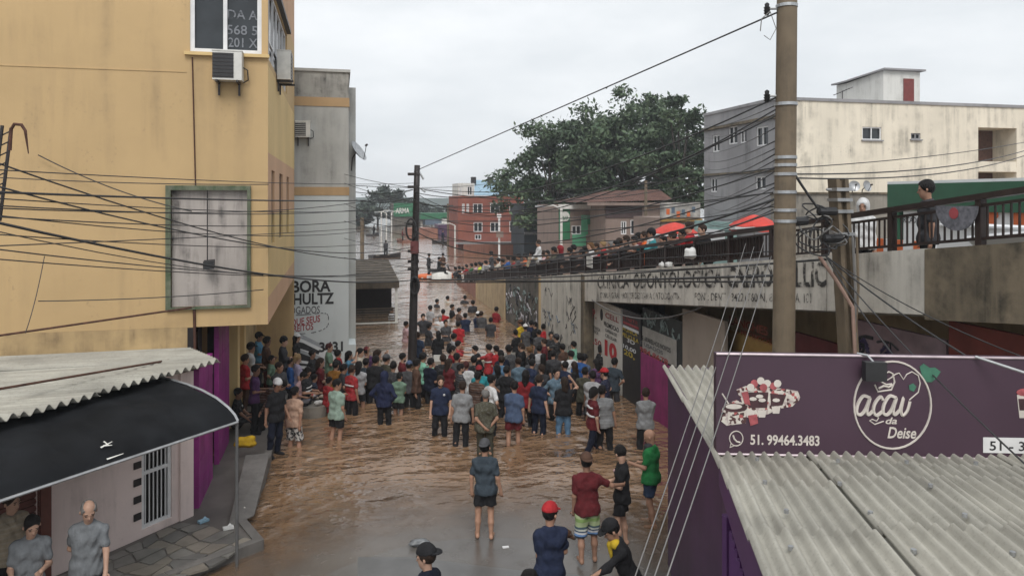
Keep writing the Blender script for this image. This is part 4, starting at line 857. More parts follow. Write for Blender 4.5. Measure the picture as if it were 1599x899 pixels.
q = MB(); q.box(XC+h3_[0],XC+h3_[1],YC+.02,YC+.14,h3_[2]-1.5,h3_[2]-1.2); q.obj('balcony_sill', M['cream_wall'], cb)
L2 = onX(1100,200,XC).y-YC
def sw(u0,u1,v0,v1): a, b2 = onX(u1,v0,XC), onX(u0,v1,XC); return (YC+L2-b2.y, YC+L2-a.y, b2.z+1.5, a.z+1.5, .14)
sws = [sw(1113,1124,210,238), sw(1138,1152,196,226), sw(1156,1166,202,224), sw(1181,1200,196,229), sw(1110,1120,278,300), sw(1180,1196,275,296)]
sws = [(min(s[0],s[1]),max(s[0],s[1]),min(s[2],s[3]),max(s[2],s[3]),.14) for s in sws]
wall_panel((XC,YC+L2,-1.5), (0,-1,0), L2, ztop+1.5, sws).obj('side_wall', M['grey_side'], cb)
for s in sws: window(cb, (XC,YC+L2,-1.5), (0,-1,0), *s[:4], M['white_frame'], M['glass'], .12, .06, (.5,))
q = MB(); q.box(XC-.06,XC+17,YC-.06,YC+L2,ztop,ztop+.14); q.obj('roof_slab', M['grey_side'], cb)
zz = onX(1160,190,XC).z; q = MB(); q.box(XC-.14,XC+.0,YC+.1,YC+L2,zz-.14,zz); q.obj('ledge', M['mossy'], cb)
zz = onX(1160,268,XC).z; q = MB(); q.box(XC-.1,XC+.0,YC+.1,YC+L2,zz-.1,zz); q.obj('ledge', M['mossy'], cb)
# stair tower on the roof
M['tower'] = plaster('white_tower_render', lin(206,205,200), (.15,.14,.12,1), .8, .7, .88, .45, .7, .08, 1.2)
YT = YC+2.2; xl, xm, xr = onY(1322,150,YT+2.2).x, onY(1380,150,YT).x, onY(1437,150,YT).x; zt = onY(1380,110,YT).z
q = MB(); q.prism([(xm,YT),(xr,YT),(xr,YT+3),(xl,YT+3),(xl,YT+2.2)], ztop+.1, [zt,zt,zt,zt-.35,zt-.35]); tw = q.obj('roof_tower', M['tower'], cb)
q = MB(); q.prism([(xm-.1,YT-.2),(xr+.2,YT-.2),(xr+.2,YT+3.2),(xl-.2,YT+3.2),(xl-.25,YT+2.1)], [zt+.01,zt+.01,zt+.01,zt-.34,zt-.34], [zt+.1,zt+.1,zt+.1,zt-.25,zt-.25]); q.obj('tower_roof', M['grey_side'], tw)
a, b2 = onY(1411,123,YT), onY(1427,160,YT); q = MB(); q.box(a.x,b2.x,YT-.04,YT+.02,ztop+.12,a.z); q.obj('door', plain('red_brown_door', (.17,.03,.025,1), .5), tw)
an = thing('roof_antenna', 'thin television antenna on the roof beside the white tower', 'antenna', onY(1316,155,YT)); p = onY(1316,157,YT); q = MB(); q.tube([(p.x,YT,ztop+.14),(p.x,YT,ztop+.9)], .02, 5); q.tube([(p.x-.5,YT,ztop+.65),(p.x+.6,YT,ztop+1.1)], .016, 5)
for k in range(6): q.tube([(p.x-.4+k*.17,YT-.2,ztop+.7+k*.07),(p.x-.4+k*.17,YT+.2,ztop+.7+k*.07)], .008, 4)
q.obj('mast', M['dark_metal'], an)
# grey lower strip, dishes
lwb = thing('grey_low_building', 'low dark grey roof terrace wall in front of the cream building', 'wall', (18.5,28.5,0))
a, b2 = onY(1243,303,28.3), onY(1390,303,28.3); q = MB(); q.box(a.x,b2.x+1,28.3,30.2,-1.5,a.z); q.obj('wall', M['concrete'], lwb); q = MB(); q.box(a.x-.05,b2.x+1,28.22,30.2,a.z,a.z+.08); q.obj('coping', M['mossy'], lwb)
dish(onY(1334,291,28.2), (-.35,-1,.25), .24, 'left of two pale satellite dishes on the grey terrace wall'); dish(onY(1353,291,28.2), (.25,-1,.25), .25, 'right of two grey satellite dishes on the grey terrace wall')
# green and white shop on the far side of the deck
XG2 = 16.2
gs = thing('green_white_shop', 'shop with a long green fascia and white front beyond the railing', 'shop', (XG2,16,4))
a, b2 = onX(1386,289,XG2), onX(1386,328,XG2); y1 = a.y; y0 = 9.5
M['green'] = plain('dull_green_fascia', lin(38,86,62), .5, 0, .15, 2, .05); M['shopwhite'] = plain('white_shop_panels', (.74,.75,.76,1), .4, 0, .06, 2, .03)
q = MB(); q.box(XG2,XG2+.3,y0,y1,b2.z,a.z+.02); q.obj('fascia', M['green'], gs)
q = MB(); q.box(XG2+.25,XG2+6,y0,y1,-1.5,a.z-.2); q.obj('building_body', M['shopwhite'], gs)
q = MB(); q.box(XG2+.05,XG2+5.8,y0,y1+.06,a.z+.02,a.z+.1); q.obj('roof_edge', M['shopwhite'], gs)
q = MB(); q.box(XG2,XG2+.28,y1-.45,y1,1,b2.z-.002); q.obj('corner_panel', M['green'], gs)
for k in range(5):
    dy = (y1-.5-y0)/5; q = MB(); q.box(XG2+.12,XG2+.2,y0+k*dy+.02,y0+(k+1)*dy-.02,2.0,b2.z-.005); q.obj('front_panel', M['shopwhite'], gs)
p = onX(1402,325,XG2+.11); lettering('sign_lettering', 'MERCADO', (XG2+.11,p.y,b2.z-.36), (0,-1,0), (0,0,1), .17, M['ink_grey'], gs, .9, .02)
M['orange'] = plain('orange_print', (.62,.14,.04,1), .5, 0, .1, 4, 0)
for (u0,u1,v0,v1) in ((1543,1556,314,355),(1583,1606,310,360)):
    a_, b3 = onX(u1,v0,XG2+.1), onX(u0,v1,XG2+.1); q = MB(); q.box(XG2+.1,XG2+.112,a_.y,b3.y,b3.z,a_.z); q.obj('orange_stripe', M['orange'], gs)
p = onX(1538,340,XG2+.1); lettering('sign_lettering', '113', (XG2+.095,p.y,p.z), (0,-1,0), (0,0,1), .2, M['orange'], gs, .42, .03)
wf = thing('white_board', 'white board leaning on the deck behind the railing', 'board', (9.6,8.6,T(8.6)-.7)); q = MB(); q.obox((9.5,8.5,T(8.5)-.1), (0,1,-.122), (.8,0,-.6), (.6,0,.8), .75,.45,.02); q.obj('panel', M['shopwhite'], wf)
bn = thing('orange_stall', 'orange and white striped stall cloth behind the railing', 'stall', (10.5,12.5,T(12.5)-.7))
for k in range(8): q = MB(); yy = 11.3+k*.26; q.box(10.5,10.54,yy,yy+.25,T(12.5)-.7,T(12.5)+.35); q.obj('cloth_strip', M['orange'] if k % 2 else M['shopwhite'], bn)
wt = thing('white_stall', 'white panelled stall table behind the railing posts', 'stall', (10.2,9.7,T(9.7)-.7)); q = MB(); q.box(10.0,10.7,8.9,10.7,T(9.7)-.6,T(9.7)+.34); q.obj('panel', M['shopwhite'], wt); q = MB(); q.box(9.95,10.75,8.85,10.75,T(9.7)+.34,T(9.7)+.37); q.obj('table_top', M['shopwhite'], wt)
# parasols
def parasol(c, r, h, label, col):
    t_ = thing('parasol', label, 'parasol', c); c = Vector(c); q = MB(); q.tube([c, c+Vector((0,0,h))], .02, 6); q.obj('pole', M['galv'], t_)
    n_ = 8
    for k in range(n_):
        a0, a1 = 2*math.pi*k/n_+.2, 2*math.pi*(k+1)/n_+.2; q = MB(); top = c+Vector((0,0,h)); rows = []
        for j in range(5):
            f = j/4; am = (a0+a1)/2; z = h-.12*r*f-.32*r*f*f; rows.append([c+Vector((r*f*math.cos(a0),r*f*math.sin(a0),z)), c+Vector((r*f*.95*math.cos(am),r*f*.95*math.sin(am),z-.02*f)), c+Vector((r*f*math.cos(a1),r*f*math.sin(a1),z))])
        rows.append([p-Vector((0,0,.16)) for p in rows[-1]]); q.grid(rows); pa = q.obj('canopy_panel', plain('red_parasol_fabric', col, .7, 0, .2, 4, .1), t_)
        q = MB(); q.grid([[p+(p-c).normalized()*.012-Vector((0,0,.035)) for p in rows[-2]],[p+(p-c).normalized()*.012+Vector((0,0,.04)) for p in rows[-1]]]); q.obj('valance_print', M['white_frame'], pa)
    return t_
pA = P(1178,335,22); parasol((pA.x,pA.y,T(pA.y)-.7), .72, pA.z-T(pA.y)+.7, 'red parasol with a pale printed valance beside the big pole', (.55,.05,.035,1))
pA = P(1054,347,26); parasol((pA.x,pA.y,T(pA.y)-.7), .8, pA.z-T(pA.y)+.7, 'red and white parasol above the people leaning on the railing', (.55,.05,.035,1))

# ------------------------------------------------------------------ houses further back
def house(name, label, u0, u1, vt, D, mat, wins=(), roof=None, depth=8, vb=None, rmat=None, glass=None, frame=None):
    yk = onY(u0, 310, 1).y; Y = P((u0+u1)/2, 310, D).y; o0 = onY(u0, vt, Y); o1 = onY(u1, vt, Y); t_ = thing(name, label, 'house', (o0.x,Y,0))
    zt_ = o0.z; hs = []
    for (a0,a1,b0,b1) in wins: p0 = onY(a0,b0,Y); p1 = onY(a1,b1,Y); hs.append((p0.x-o0.x,p1.x-o0.x,p1.z+1.7,p0.z+1.7,.15))
    wall_panel((o0.x,Y,-1.7), (1,0,0), o1.x-o0.x, zt_+1.7, hs).obj('wall', mat, t_)
    q = MB(); q.box(o0.x+.005,o1.x-.005,Y+.2,Y+depth,-1.7,zt_-.01); q.obj('side_walls', mat, t_)
    for h_ in hs: window(t_, (o0.x,Y,-1.7), (1,0,0), *h_[:4], frame or M['white_frame'], glass or M['glass'], .12, .09, (.5,))
    return t_, o0, o1, Y, zt_
M['brick'] = None
m, t, b = newmat('red_brick'); w = texco(t, kind='World'); sx = nn(t, 'ShaderNodeSeparateXYZ'); t.links.new(w, sx.inputs[0]); cx = nn(t, 'ShaderNodeCombineXYZ')
t.links.new(math_(t,'ADD',sx.outputs[0],sx.outputs[1]), cx.inputs[0]); t.links.new(sx.outputs[2], cx.inputs[1])
bk2 = nn(t, 'ShaderNodeTexBrick'); bk2.inputs['Scale'].default_value = 4.5; bk2.inputs['Color1'].default_value = (.24,.07,.045,1); bk2.inputs['Color2'].default_value = (.31,.095,.06,1); bk2.inputs['Mortar'].default_value = (.22,.13,.10,1); bk2.inputs['Mortar Size'].default_value = .015
t.links.new(cx.outputs[0], bk2.inputs['Vector']); t.links.new(mixc(t, ramp(t, noise(t,w,.7,5), .35,.7), bk2.outputs[0], (.20,.065,.05,1)), b.inputs['Base Color']); b.inputs['Roughness'].default_value = .9; M['brick'] = m
t_, o0, o1, Y, zt_ = house('brick_house', 'red brick three storey house standing in the flood', 716, 818, 306, 92, M['brick'], [(739,754,318,333),(766,781,317,333),(796,814,320,333),(722,726,318,333),(729,733,318,333),(740,754,347,362),(766,781,347,362),(796,814,345,362),(742,752,366,374)])
zf = onY(740,379,Y).z; q = MB(); q.box(o0.x-.3,o1.x+.4,Y-1.0,Y-.002,zf-.1,zf+.12); q.obj('porch_roof', M['galv'], t_)
q = MB(); q.box(o0.x+.8,o1.x,Y-.06,Y-.002,onY(740,343,Y).z-.1,onY(740,340,Y).z); q.obj('ledge', M['brick'], t_)
t2, p0, p1, Y3, z3 = house('rooftop_flat', 'pale upper storey with a light blue sheet roof on the brick house', 716, 741, 286, 93, M['tower'], [(730,738,291,305),(718,722,292,305)], depth=5)
q = MB(); bl = plain('pale_blue_sheet_roof', lin(150,178,196), .5, .2, .12, 2, .05); a, b2, c2, d2 = onY(741,304,Y-.1), onY(808,304,Y-.1), onY(796,283,Y+4), onY(742,281,Y+4)
q.add([a,b2,c2,d2,a-Vector((0,0,.1)),b2-Vector((0,0,.1))], [(0,1,2,3),(4,5,1,0)]); q.obj('blue_roof', bl, t2)
for u in (742,768): p = onY(u,283,Y3); q = MB(); q.tube([(p.x,Y3+1,p.z-.3),(p.x,Y3+1,p.z+.55)], .35, 10); q.obj('water_tank', M['dark_metal'], t2)
M['mauve'] = plaster('mauve_house_wall', lin(138,121,112), (.06,.05,.05,1), .6, .5, .9, .45, .7, .15, 1)
m, t, b = newmat('clay_roof_tiles'); w = texco(t, (1,1,1), 'Object'); wv = nn(t, 'ShaderNodeTexWave'); wv.inputs['Scale'].default_value = 1.3; wv.inputs['Distortion'].default_value = 1.5; t.links.new(w, wv.inputs['Vector'])
t.links.new(mixc(t, ramp(t, noise(t,w,1.5,6,.7), .35, .65), (.085,.038,.03,1), (.15,.075,.055,1)), b.inputs['Base Color']); b.inputs['Roughness'].default_value = .9; bump(t, b, wv.outputs['Fac'], .8, .08); M['clay'] = m
th_, p0, p1, Y4, z4 = house('tiled_house', 'mauve house with a dark clay tile roof beyond the viaduct', 946, 1044, 318, 60, M['mauve'], [(970,979,345,366),(985,999,343,366),(1006,1014,343,360)], depth=9)
e0, e1 = onY(918,316,Y4-.6), onY(1052,312,Y4-.6); r0, r1 = onY(948,298,Y4+4), onY(1030,296,Y4+4)
q = MB(); q.add([e0,e1,r1,r0,(e0.x,Y4+9,e0.z),(e1.x,Y4+9,e1.z)], [(0,1,2,3),(1,5,2),(0,3,4),(5,4,3,2)]); q.obj('roof', M['clay'], th_)
q = MB(); q.box(e0.x,e1.x,Y4-.62,Y4-.5,e0.z-.25,e0.z-.02); q.obj('eave_board', M['mauve'], th_)
q = MB(); a_ = onY(944,330,Y4-.06); b3 = onY(1003,318,Y4-.06); q.box(onY(946,330,Y4).x,b3.x,Y4-.08,Y4-.002,onY(950,340,Y4).z,onY(950,322,Y4).z); q.obj('dark_band', plain('dark_purplish_band', (.075,.05,.05,1), .9), th_)
M['gshop'] = plain('green_shop_paint', lin(36,104,70), .6, 0, .2, 1.5, .05); M['gshop2'] = plain('mint_shop_paint', lin(86,158,122), .6, 0, .2, 1.5, .05)
tg, p0, p1, Y5, z5 = house('green_shop', 'green painted shop with a sign left of the tiled house', 873, 949, 320, 63, M['mauve'], [(893,908,352,366),(926,934,352,370),(938,946,352,370)], depth=7)
for (u0,u1,v0,v1,mt,d) in ((872,950,319,326,'tower',.3),(917,948,336,350,'gshop',.12),(873,890,325,374,'gshop',.12),(894,915,366,384,'gshop2',.1),(908,918,336,366,'gshop2',.09)):
    a_, b3 = onY(u0,v0,Y5), onY(u1,v1,Y5); q = MB(); q.box(a_.x,b3.x,Y5-d,Y5-.003,b3.z,a_.z); q.obj('sign_panel', M[mt], tg)
p = onY(882,338,Y5); q = MB(); q.disc((p.x,Y5-.13,p.z), (0,-1,0), .42, 16, .01); q.obj('sign_emblem', M['tower'], tg); p = onY(876,343,Y5); lettering('sign_lettering', 'BAR', (p.x+.1,Y5-.15,p.z), (1,0,0), (0,0,1), .3, M['gshop'], tg, .55, .02)
tb, p0, p1, Y6, z6 = house('billboard_house', 'low building with a pale illustrated billboard left of the grey block', 1033, 1095, 340, 52, M['mauve'], [], depth=5)
a_, b3 = onY(1032,340,Y6), onY(1093,316,Y6); q = MB(); q.box(a_.x,b3.x,Y6-.1,Y6+.1,a_.z,b3.z); bbo = q.obj('billboard', plain('pale_billboard_print', (.36,.35,.33,1), .7, 0, .6, 1.6, .05), tb)
for k in range(6): rr = random.Random(k+50); u = 1040+k*8; a_ = onY(u,322+rr.uniform(0,8),Y6); q = MB(); q.box(a_.x,a_.x+.25,Y6-.115,Y6-.103,a_.z-.4,a_.z); q.obj('billboard_figure', M['spray_blue'] if k % 2 else M['orange'], bbo)
q = MB(); a_ = onY(1032,342,Y6); q.box(a_.x,onY(1096,342,Y6).x,Y6-.14,Y6+.12,a_.z-.18,a_.z); q.obj('billboard_frame', M['ochre_sign'], tb)
wl = thing('teal_shop', 'pale teal shop front low beside the grey building', 'shop', onX(1105,360,18.9)); a_, b3 = onX(1100,345,19.0), onX(1140,380,19.0); q = MB(); q.box(18.95,19.4,b3.y,a_.y+1,-1,a_.z); q.obj('wall', plain('pale_teal_paint', lin(140,170,166), .6, 0, .25, 1.5, .05), wl)
q = MB(); q.box(18.9,18.96,b3.y+.4,a_.y,a_.z-1.2,a_.z-.4); q.obj('sign_panel', M['shopwhite'], wl)
dk = thing('dark_house', 'dark bluish building under the trees beside the brick house', 'house', P(845,350,75)); Yd = P(845,350,78).y; a_, b3 = onY(819,318,Yd), onY(875,318,Yd); q = MB(); q.box(a_.x,b3.x,Yd,Yd+6,-1.7,a_.z); q.obj('wall', plain('slate_blue_wall', (.045,.055,.065,1), .8, 0, .35, .6, .05), dk); q = MB(); z_ = onY(840,366,Yd).z; q.box(a_.x,b3.x,Yd-.1,Yd-.002,z_,z_+.25); q.obj('band', M['galv'], dk)
lo_ = thing('low_red_wall', 'low reddish wall in front of the brick house', 'wall', P(770,390,84)); Yl = P(770,390,82).y; a_, b3 = onY(725,382,Yl), onY(835,382,Yl); q = MB(); q.box(a_.x,b3.x,Yl,Yl+.5,-1.7,a_.z); q.obj('wall', M['gr_rust'], lo_)
ph = thing('purple_house', 'low purple and red shops at the water edge left of the brick house', 'shop', P(690,365,120)); Yp = P(690,365,118).y
for (u0,u1,v0,mt) in ((636,684,357,'gr_rust'),(685,716,351,'purple_wall')): a_, b3 = onY(u0,v0,Yp), onY(u1,v0,Yp); q = MB(); q.box(a_.x,b3.x,Yp,Yp+5,-1.7,a_.z); q.obj('wall', M[mt], ph)
# green canopies far away
gc = thing('green_canopy', 'wide green and blue canopy roof far behind the water', 'canopy', P(690,340,150)); Yg = P(690,340,150).y
for (u0,u1,v0,v1,mt) in ((657,705,333,342,'gshop'),(664,690,342,351,'spray_blue'),(690,716,340,354,'tower')): a_, b3 = onY(u0,v0,Yg), onY(u1,v1,Yg); q = MB(); q.box(a_.x,b3.x,Yg-.2,Yg+5,b3.z,a_.z); q.obj('fascia', M[mt], gc)
for u in (660,676,700): a_ = onY(u,345,Yg); q = MB(); q.box(a_.x-.2,a_.x+.2,Yg+1,Yg+1.4,-1.7,a_.z); q.obj('post', M['tower'], gc)
gt = thing('green_truck_box', 'tall green painted hall front far behind the water', 'hall', P(630,335,140)); Yg = P(630,335,140).y; a_, b3 = onY(615,318,Yg), onY(645,362,Yg); q = MB(); q.box(a_.x,b3.x,Yg,Yg+8,-1.7,a_.z); q.obj('wall', M['gr_dark'], gt); b3 = onY(645,338,Yg); q = MB(); q.box(a_.x,b3.x+.3,Yg-.3,Yg-.01,b3.z,a_.z+.1); q.obj('fascia', M['gshop'], gt)
p = onY(618,333,Yg); lettering('sign_lettering', 'ARMA', (p.x,Yg-.32,p.z), (1,0,0), (0,0,1), 1.0, M['tower'], gt, 2.6, .02)
# distant rise with trees behind everything
hl = MB(); Yh = 420; hl.grid([[(x,Yh,-3) for x in range(-420,421,30)],[(x,Yh+40,5.0+2.2*math.sin(x*.021)+1.6*math.sin(x*.047+1)) for x in range(-420,421,30)],[(x,Yh+160,4.5+2*math.sin(x*.021)) for x in range(-420,421,30)]])
struct(hl.obj('hills', plain('far_wooded_hill', (.07,.095,.085,1), .95, 0, .3, .05, 0)))

# ================================================================== trees
def leafmat(name, c0, c1):
    m, t, b = newmat(name); w = texco(t, kind='World'); oi = nn(t, 'ShaderNodeNewGeometry')
    c = mixc(t, oi.outputs['Random Per Island'], c0, c1); c = mixc(t, ramp(t, noise(t, w, .35, 4), .35, .65), c, tuple(x*.6 for x in c0[:3])+(1,))
    t.links.new(c, b.inputs['Base Color']); b.inputs['Roughness'].default_value = .6; b.inputs['Specular IOR Level'].default_value = .3
    b.inputs['Subsurface Weight'].default_value = 0; return m
M['leaf'] = leafmat('dark_green_leaves', (.055,.095,.05,1), (.14,.19,.105,1)); M['bark'] = plain('grey_brown_bark', (.06,.05,.042,1), .95, 0, .4, 4, .4)  # leaf greens lightened so the colour itself carries some of the haze
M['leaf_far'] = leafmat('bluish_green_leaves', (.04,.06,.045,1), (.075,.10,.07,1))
def tree(label, base, h, rx, rz, nclump, nleaf, ls, seed, mat, group=None, cz=None):
    rng = np.random.default_rng(seed); base = Vector(base); t_ = thing('tree', label, 'tree', base, group); cz = cz or h-rz
    cc = np.array([base.x, base.y, base.z+cz])
    # clump centres over the crown volume, biased to the shell
    d = rng.normal(size=(nclump,3)); d /= np.linalg.norm(d,axis=1)[:,None]; rad = rng.uniform(.3,1,nclump)**.5
    cl = cc+d*rad[:,None]*np.array([rx,rx*.85,rz])*rng.uniform(.82,1.16,(nclump,1)); cl = cl[cl[:,2] > cc[2]-rz*.75]
    tb_ = MB(); fork = base+Vector((0,0,cz-rz*.55)); tb_.tube([base-Vector((0,0,1.5)), base+Vector((.1,0,cz*.3)), fork], [h*.035,h*.026,h*.022], 9); tr = tb_.obj('trunk', M['bark'], t_, smooth=True)
    lm = MB()
    for k in range(min(26,len(cl))):
        c_ = Vector(cl[k*len(cl)//min(26,len(cl))]); mid = fork.lerp(c_, .5)+Vector((0,0,rz*.08)); lm.tube([fork, mid, c_], [h*.013,h*.007,h*.002], 6)
    lm.obj('limbs', M['bark'], tr, smooth=True)
    per = nleaf//len(cl); n_ = per*len(cl); csz = rng.uniform(.6,1.3,len(cl))*rx*.15
    off = rng.normal(size=(len(cl),per,3))*np.array([1,1,.62])*.62*csz[:,None,None]; pos = (cl[:,None,:]+off).reshape(-1,3)
    nrm = rng.normal(size=(n_,3))+np.array([0,0,.9]); nrm /= np.linalg.norm(nrm,axis=1)[:,None]; a_ = np.cross(nrm, rng.normal(size=(n_,3))); a_ /= np.linalg.norm(a_,axis=1)[:,None]; b_ = np.cross(nrm,a_)
    s_ = rng.uniform(.6,1.3,(n_,1))*ls; V = np.stack([pos-a_*s_, pos-b_*s_*.45+nrm*s_*.1, pos+a_*s_, pos+b_*s_*.45+nrm*s_*.1],1).reshape(-1,3)
    mkobj('crown', quadmesh('crown', V, np.arange(n_*4).reshape(-1,4), False), mat, t_); return t_
def quadmesh(name, V, F, smooth=True):
    me = bpy.data.meshes.new(name); me.vertices.add(len(V)); me.vertices.foreach_set('co', np.asarray(V, np.float32).ravel())
    me.loops.add(F.size); me.loops.foreach_set('vertex_index', F.astype(np.int32).ravel()); me.polygons.add(len(F)); me.polygons.foreach_set('loop_start', np.arange(0,F.size,4,dtype=np.int32))
    me.polygons.foreach_set('loop_total', np.full(len(F),4,np.int32)) if hasattr(bpy.types.MeshPolygon,'loop_total') and False else None
    if smooth: me.polygons.foreach_set('use_smooth', np.ones(len(F), bool))
    me.update(calc_edges=True); return me
def tree_at(label, u, vtop, D, rx, rz, ncl, nl, ls, seed, mat, group=None):
    p = P(u, vtop, D); tree(label, (p.x,p.y,0), p.z, rx, rz, ncl, nl, ls, seed, mat, group)
tree_at('large spreading dark green tree behind the tiled house', 985, 146, 74, 7.4, 6.6, 120, 21000, .27, 3, M['leaf'])
tree_at('lower left tree of the dark green group above the green shop', 862, 200, 76, 6.0, 5.6, 90, 15000, .27, 4, M['leaf'])
tree_at('right tree of the dark green group beside the grey building', 1062, 150, 68, 4.6, 6.2, 66, 11000, .26, 5, M['leaf'])
tree_at('middle tree filling the dark green group left of the large one', 925, 172, 80, 5.6, 6.6, 80, 13000, .27, 6, M['leaf'])
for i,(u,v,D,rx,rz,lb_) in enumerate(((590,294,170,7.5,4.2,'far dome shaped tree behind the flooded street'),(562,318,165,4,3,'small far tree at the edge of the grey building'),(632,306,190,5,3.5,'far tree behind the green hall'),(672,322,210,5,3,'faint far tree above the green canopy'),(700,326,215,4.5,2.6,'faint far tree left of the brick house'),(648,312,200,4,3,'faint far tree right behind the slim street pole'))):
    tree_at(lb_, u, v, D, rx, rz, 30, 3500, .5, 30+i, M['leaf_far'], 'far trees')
# ================================================================== people
def smin(a, b, k):
    h = np.maximum(k-np.abs(a-b), 0)/k; return np.minimum(a, b)-h*h*k*.25
class Field:
    """signed distance grid built from tapered limbs and ellipsoids, skinned with surface nets"""
    def __init__(s, prims, h, k):
        lo = np.min([p[1] for p in prims], 0)-h*2.5; hi = np.max([p[2] for p in prims], 0)+h*2.5
        s.h = h; s.o = lo; s.n = np.ceil((hi-lo)/h).astype(int)+1; s.F = np.full(s.n, .2); s.k = k
        for p in prims: s.add(p)
    def sub(s, lo, hi):
        a = np.clip(np.floor((lo-s.o)/s.h).astype(int), 0, s.n-1); b = np.clip(np.ceil((hi-s.o)/s.h).astype(int)+1, 1, s.n)
        g = np.meshgrid(*[s.o[i]+s.h*np.arange(a[i],b[i]) for i in range(3)], indexing='ij')
        return tuple(slice(a[i],b[i]) for i in range(3)), np.stack(g, -1)
    def add(s, p):
        kind, lo, hi, dat = p; k = dat.get('k', s.k); m = k+s.h*2
        sl, X = s.sub(np.array(lo)-m, np.array(hi)+m)
        s.F[sl] = smin(s.F[sl], ev(kind, dat, X), k)
    def clip(s, n, c):       # keep the side where (x-c).n < 0
        g = np.meshgrid(*[s.o[i]+s.h*np.arange(s.n[i]) for i in range(3)], indexing='ij')
        n = np.array(n, float); n /= np.linalg.norm(n); d = sum((g[i]-c[i])*n[i] for i in range(3)); s.F = np.maximum(s.F, d)
    def cut(s, p):           # subtract
        sl, X = s.sub(s.o, s.o+s.h*s.n); s.F = np.maximum(s.F, -ev(p[0], p[3], X))
    def wrinkle(s, amp, seed):
        sl, X = s.sub(s.o, s.o+s.h*s.n); r = np.random.default_rng(seed).uniform(0,6,4)
        s.F += amp*np.sin(X[...,2]*26+6*np.sin(X[...,0]*7+r[0])+r[1])*np.sin(X[...,0]*19+X[...,1]*15+5*X[...,2]+r[2])
    def nets(s):
        F, h = s.F, s.h; I = F < 0; nx, ny, nz = F.shape
        cnt = sum(I[dx:nx-1+dx, dy:ny-1+dy, dz:nz-1+dz].astype(np.int8) for dx in (0,1) for dy in (0,1) for dz in (0,1))
        act = np.argwhere((cnt > 0) & (cnt < 8)); 
        if len(act) == 0: return np.zeros((0,3)), np.zeros((0,4), int)
        cor = np.array([(i,j,k) for i in (0,1) for j in (0,1) for k in (0,1)]); val = np.stack([F[act[:,0]+c[0],act[:,1]+c[1],act[:,2]+c[2]] for c in cor], 1)
        acc = np.zeros((len(act),3)); num = np.zeros(len(act))
        for a in range(8):
            for b in range(a+1,8):
                if np.abs(cor[a]-cor[b]).sum() != 1: continue
                fa, fb = val[:,a], val[:,b]; cr = (fa < 0) != (fb < 0); t_ = np.where(cr, fa/np.where(cr, fa-fb, 1), 0)
                acc += np.where(cr[:,None], cor[a]+(cor[b]-cor[a])*t_[:,None], 0); num += cr
        V = (act+acc/num[:,None])*h+s.o; idx = np.full((nx-1,ny-1,nz-1), -1); idx[tuple(act.T)] = np.arange(len(act)); Q = []
        for ax in range(3):
            sh = [nx,ny,nz]; e0 = [slice(1,-1)]*3; e1 = [slice(1,-1)]*3; e0[ax] = slice(0,sh[ax]-1); e1[ax] = slice(1,sh[ax])
            A, B = I[tuple(e0)], I[tuple(e1)]; E = np.argwhere(A != B); 
            if len(E) == 0: continue
            flip = A[tuple(E.T)]; u, v = [(1,2),(2,0),(0,1)][ax]; base = E.copy(); base[:,u] += 1; base[:,v] += 1
            qd = []
            for du, dv in ((-1,-1),(0,-1),(0,0),(-1,0)):
                c = base.copy(); c[:,u] += du; c[:,v] += dv; qd.append(idx[c[:,0],c[:,1],c[:,2]])
            qd = np.stack(qd, 1); qd[~flip] = qd[~flip][:,::-1]; Q.append(qd)
        Q = np.concatenate(Q); return V, Q[(Q >= 0).all(1)]
def ev(kind, d, X):
    if kind == 'c':
        a, b = d['a'], d['b']; ab = b-a; L = max(ab@ab, 1e-9); t_ = np.clip(((X-a)@ab)/L, 0, 1); q = X-a-t_[...,None]*ab
        return np.sqrt((q*q).sum(-1))-(d['ra']+(d['rb']-d['ra'])*t_)
    q = (X-d['c'])@d['M']; r = d['r']; k0 = np.sqrt(((q/r)**2).sum(-1)); k1 = np.sqrt(((q/(r*r))**2).sum(-1)); return k0*(k0-1)/np.maximum(k1, 1e-6)
def cap(a, b, ra, rb=None, **kw):
    a, b = np.array(a, float), np.array(b, float); rb = ra if rb is None else rb; m = max(ra, rb)
    return ('c', np.minimum(a,b)-m, np.maximum(a,b)+m, dict(a=a, b=b, ra=ra, rb=rb, **kw))
def ell(c, r, Mx=None, **kw):
    c, r = np.array(c, float), np.array(r, float); m = r.max(); return ('e', c-m, c+m, dict(c=c, r=r, M=np.eye(3) if Mx is None else Mx, **kw))
HS = 1.13
ARM = {'down':((.13,.02,-1),(.06,.18,-1)), 'down2':((.2,-.08,-1),(.08,.1,-1)), 'hips':((.6,-.2,-.8),(-.62,.35,-.45)), 'fold':((.12,.3,-.95),(-.9,.55,.12)), 'phone':((.15,.4,-.9),(-.3,.72,.6)), 'hold':((.1,.15,-1),(-.25,.95,.02)),
       'reach':((.25,.9,-.25),(0,1,-.1)), 'up':((.65,.5,.35),(-.55,-.1,.8)), 'shade':((.35,.75,.35),(-.55,.1,.85)), 'side':((.9,.15,-.35),(.8,.5,-.1)), 'rail':((.2,.62,-.6),(-.5,.85,-.05)), 'hang':((.1,.7,-.75),(0,.45,-.9)), 'knee':((.15,.45,-.85),(.0,.75,-.65)), 'back':((.25,-.35,-.9),(-.5,-.35,-.7)), 'swing':((.12,.4,-.9),(.02,.6,-.8))}
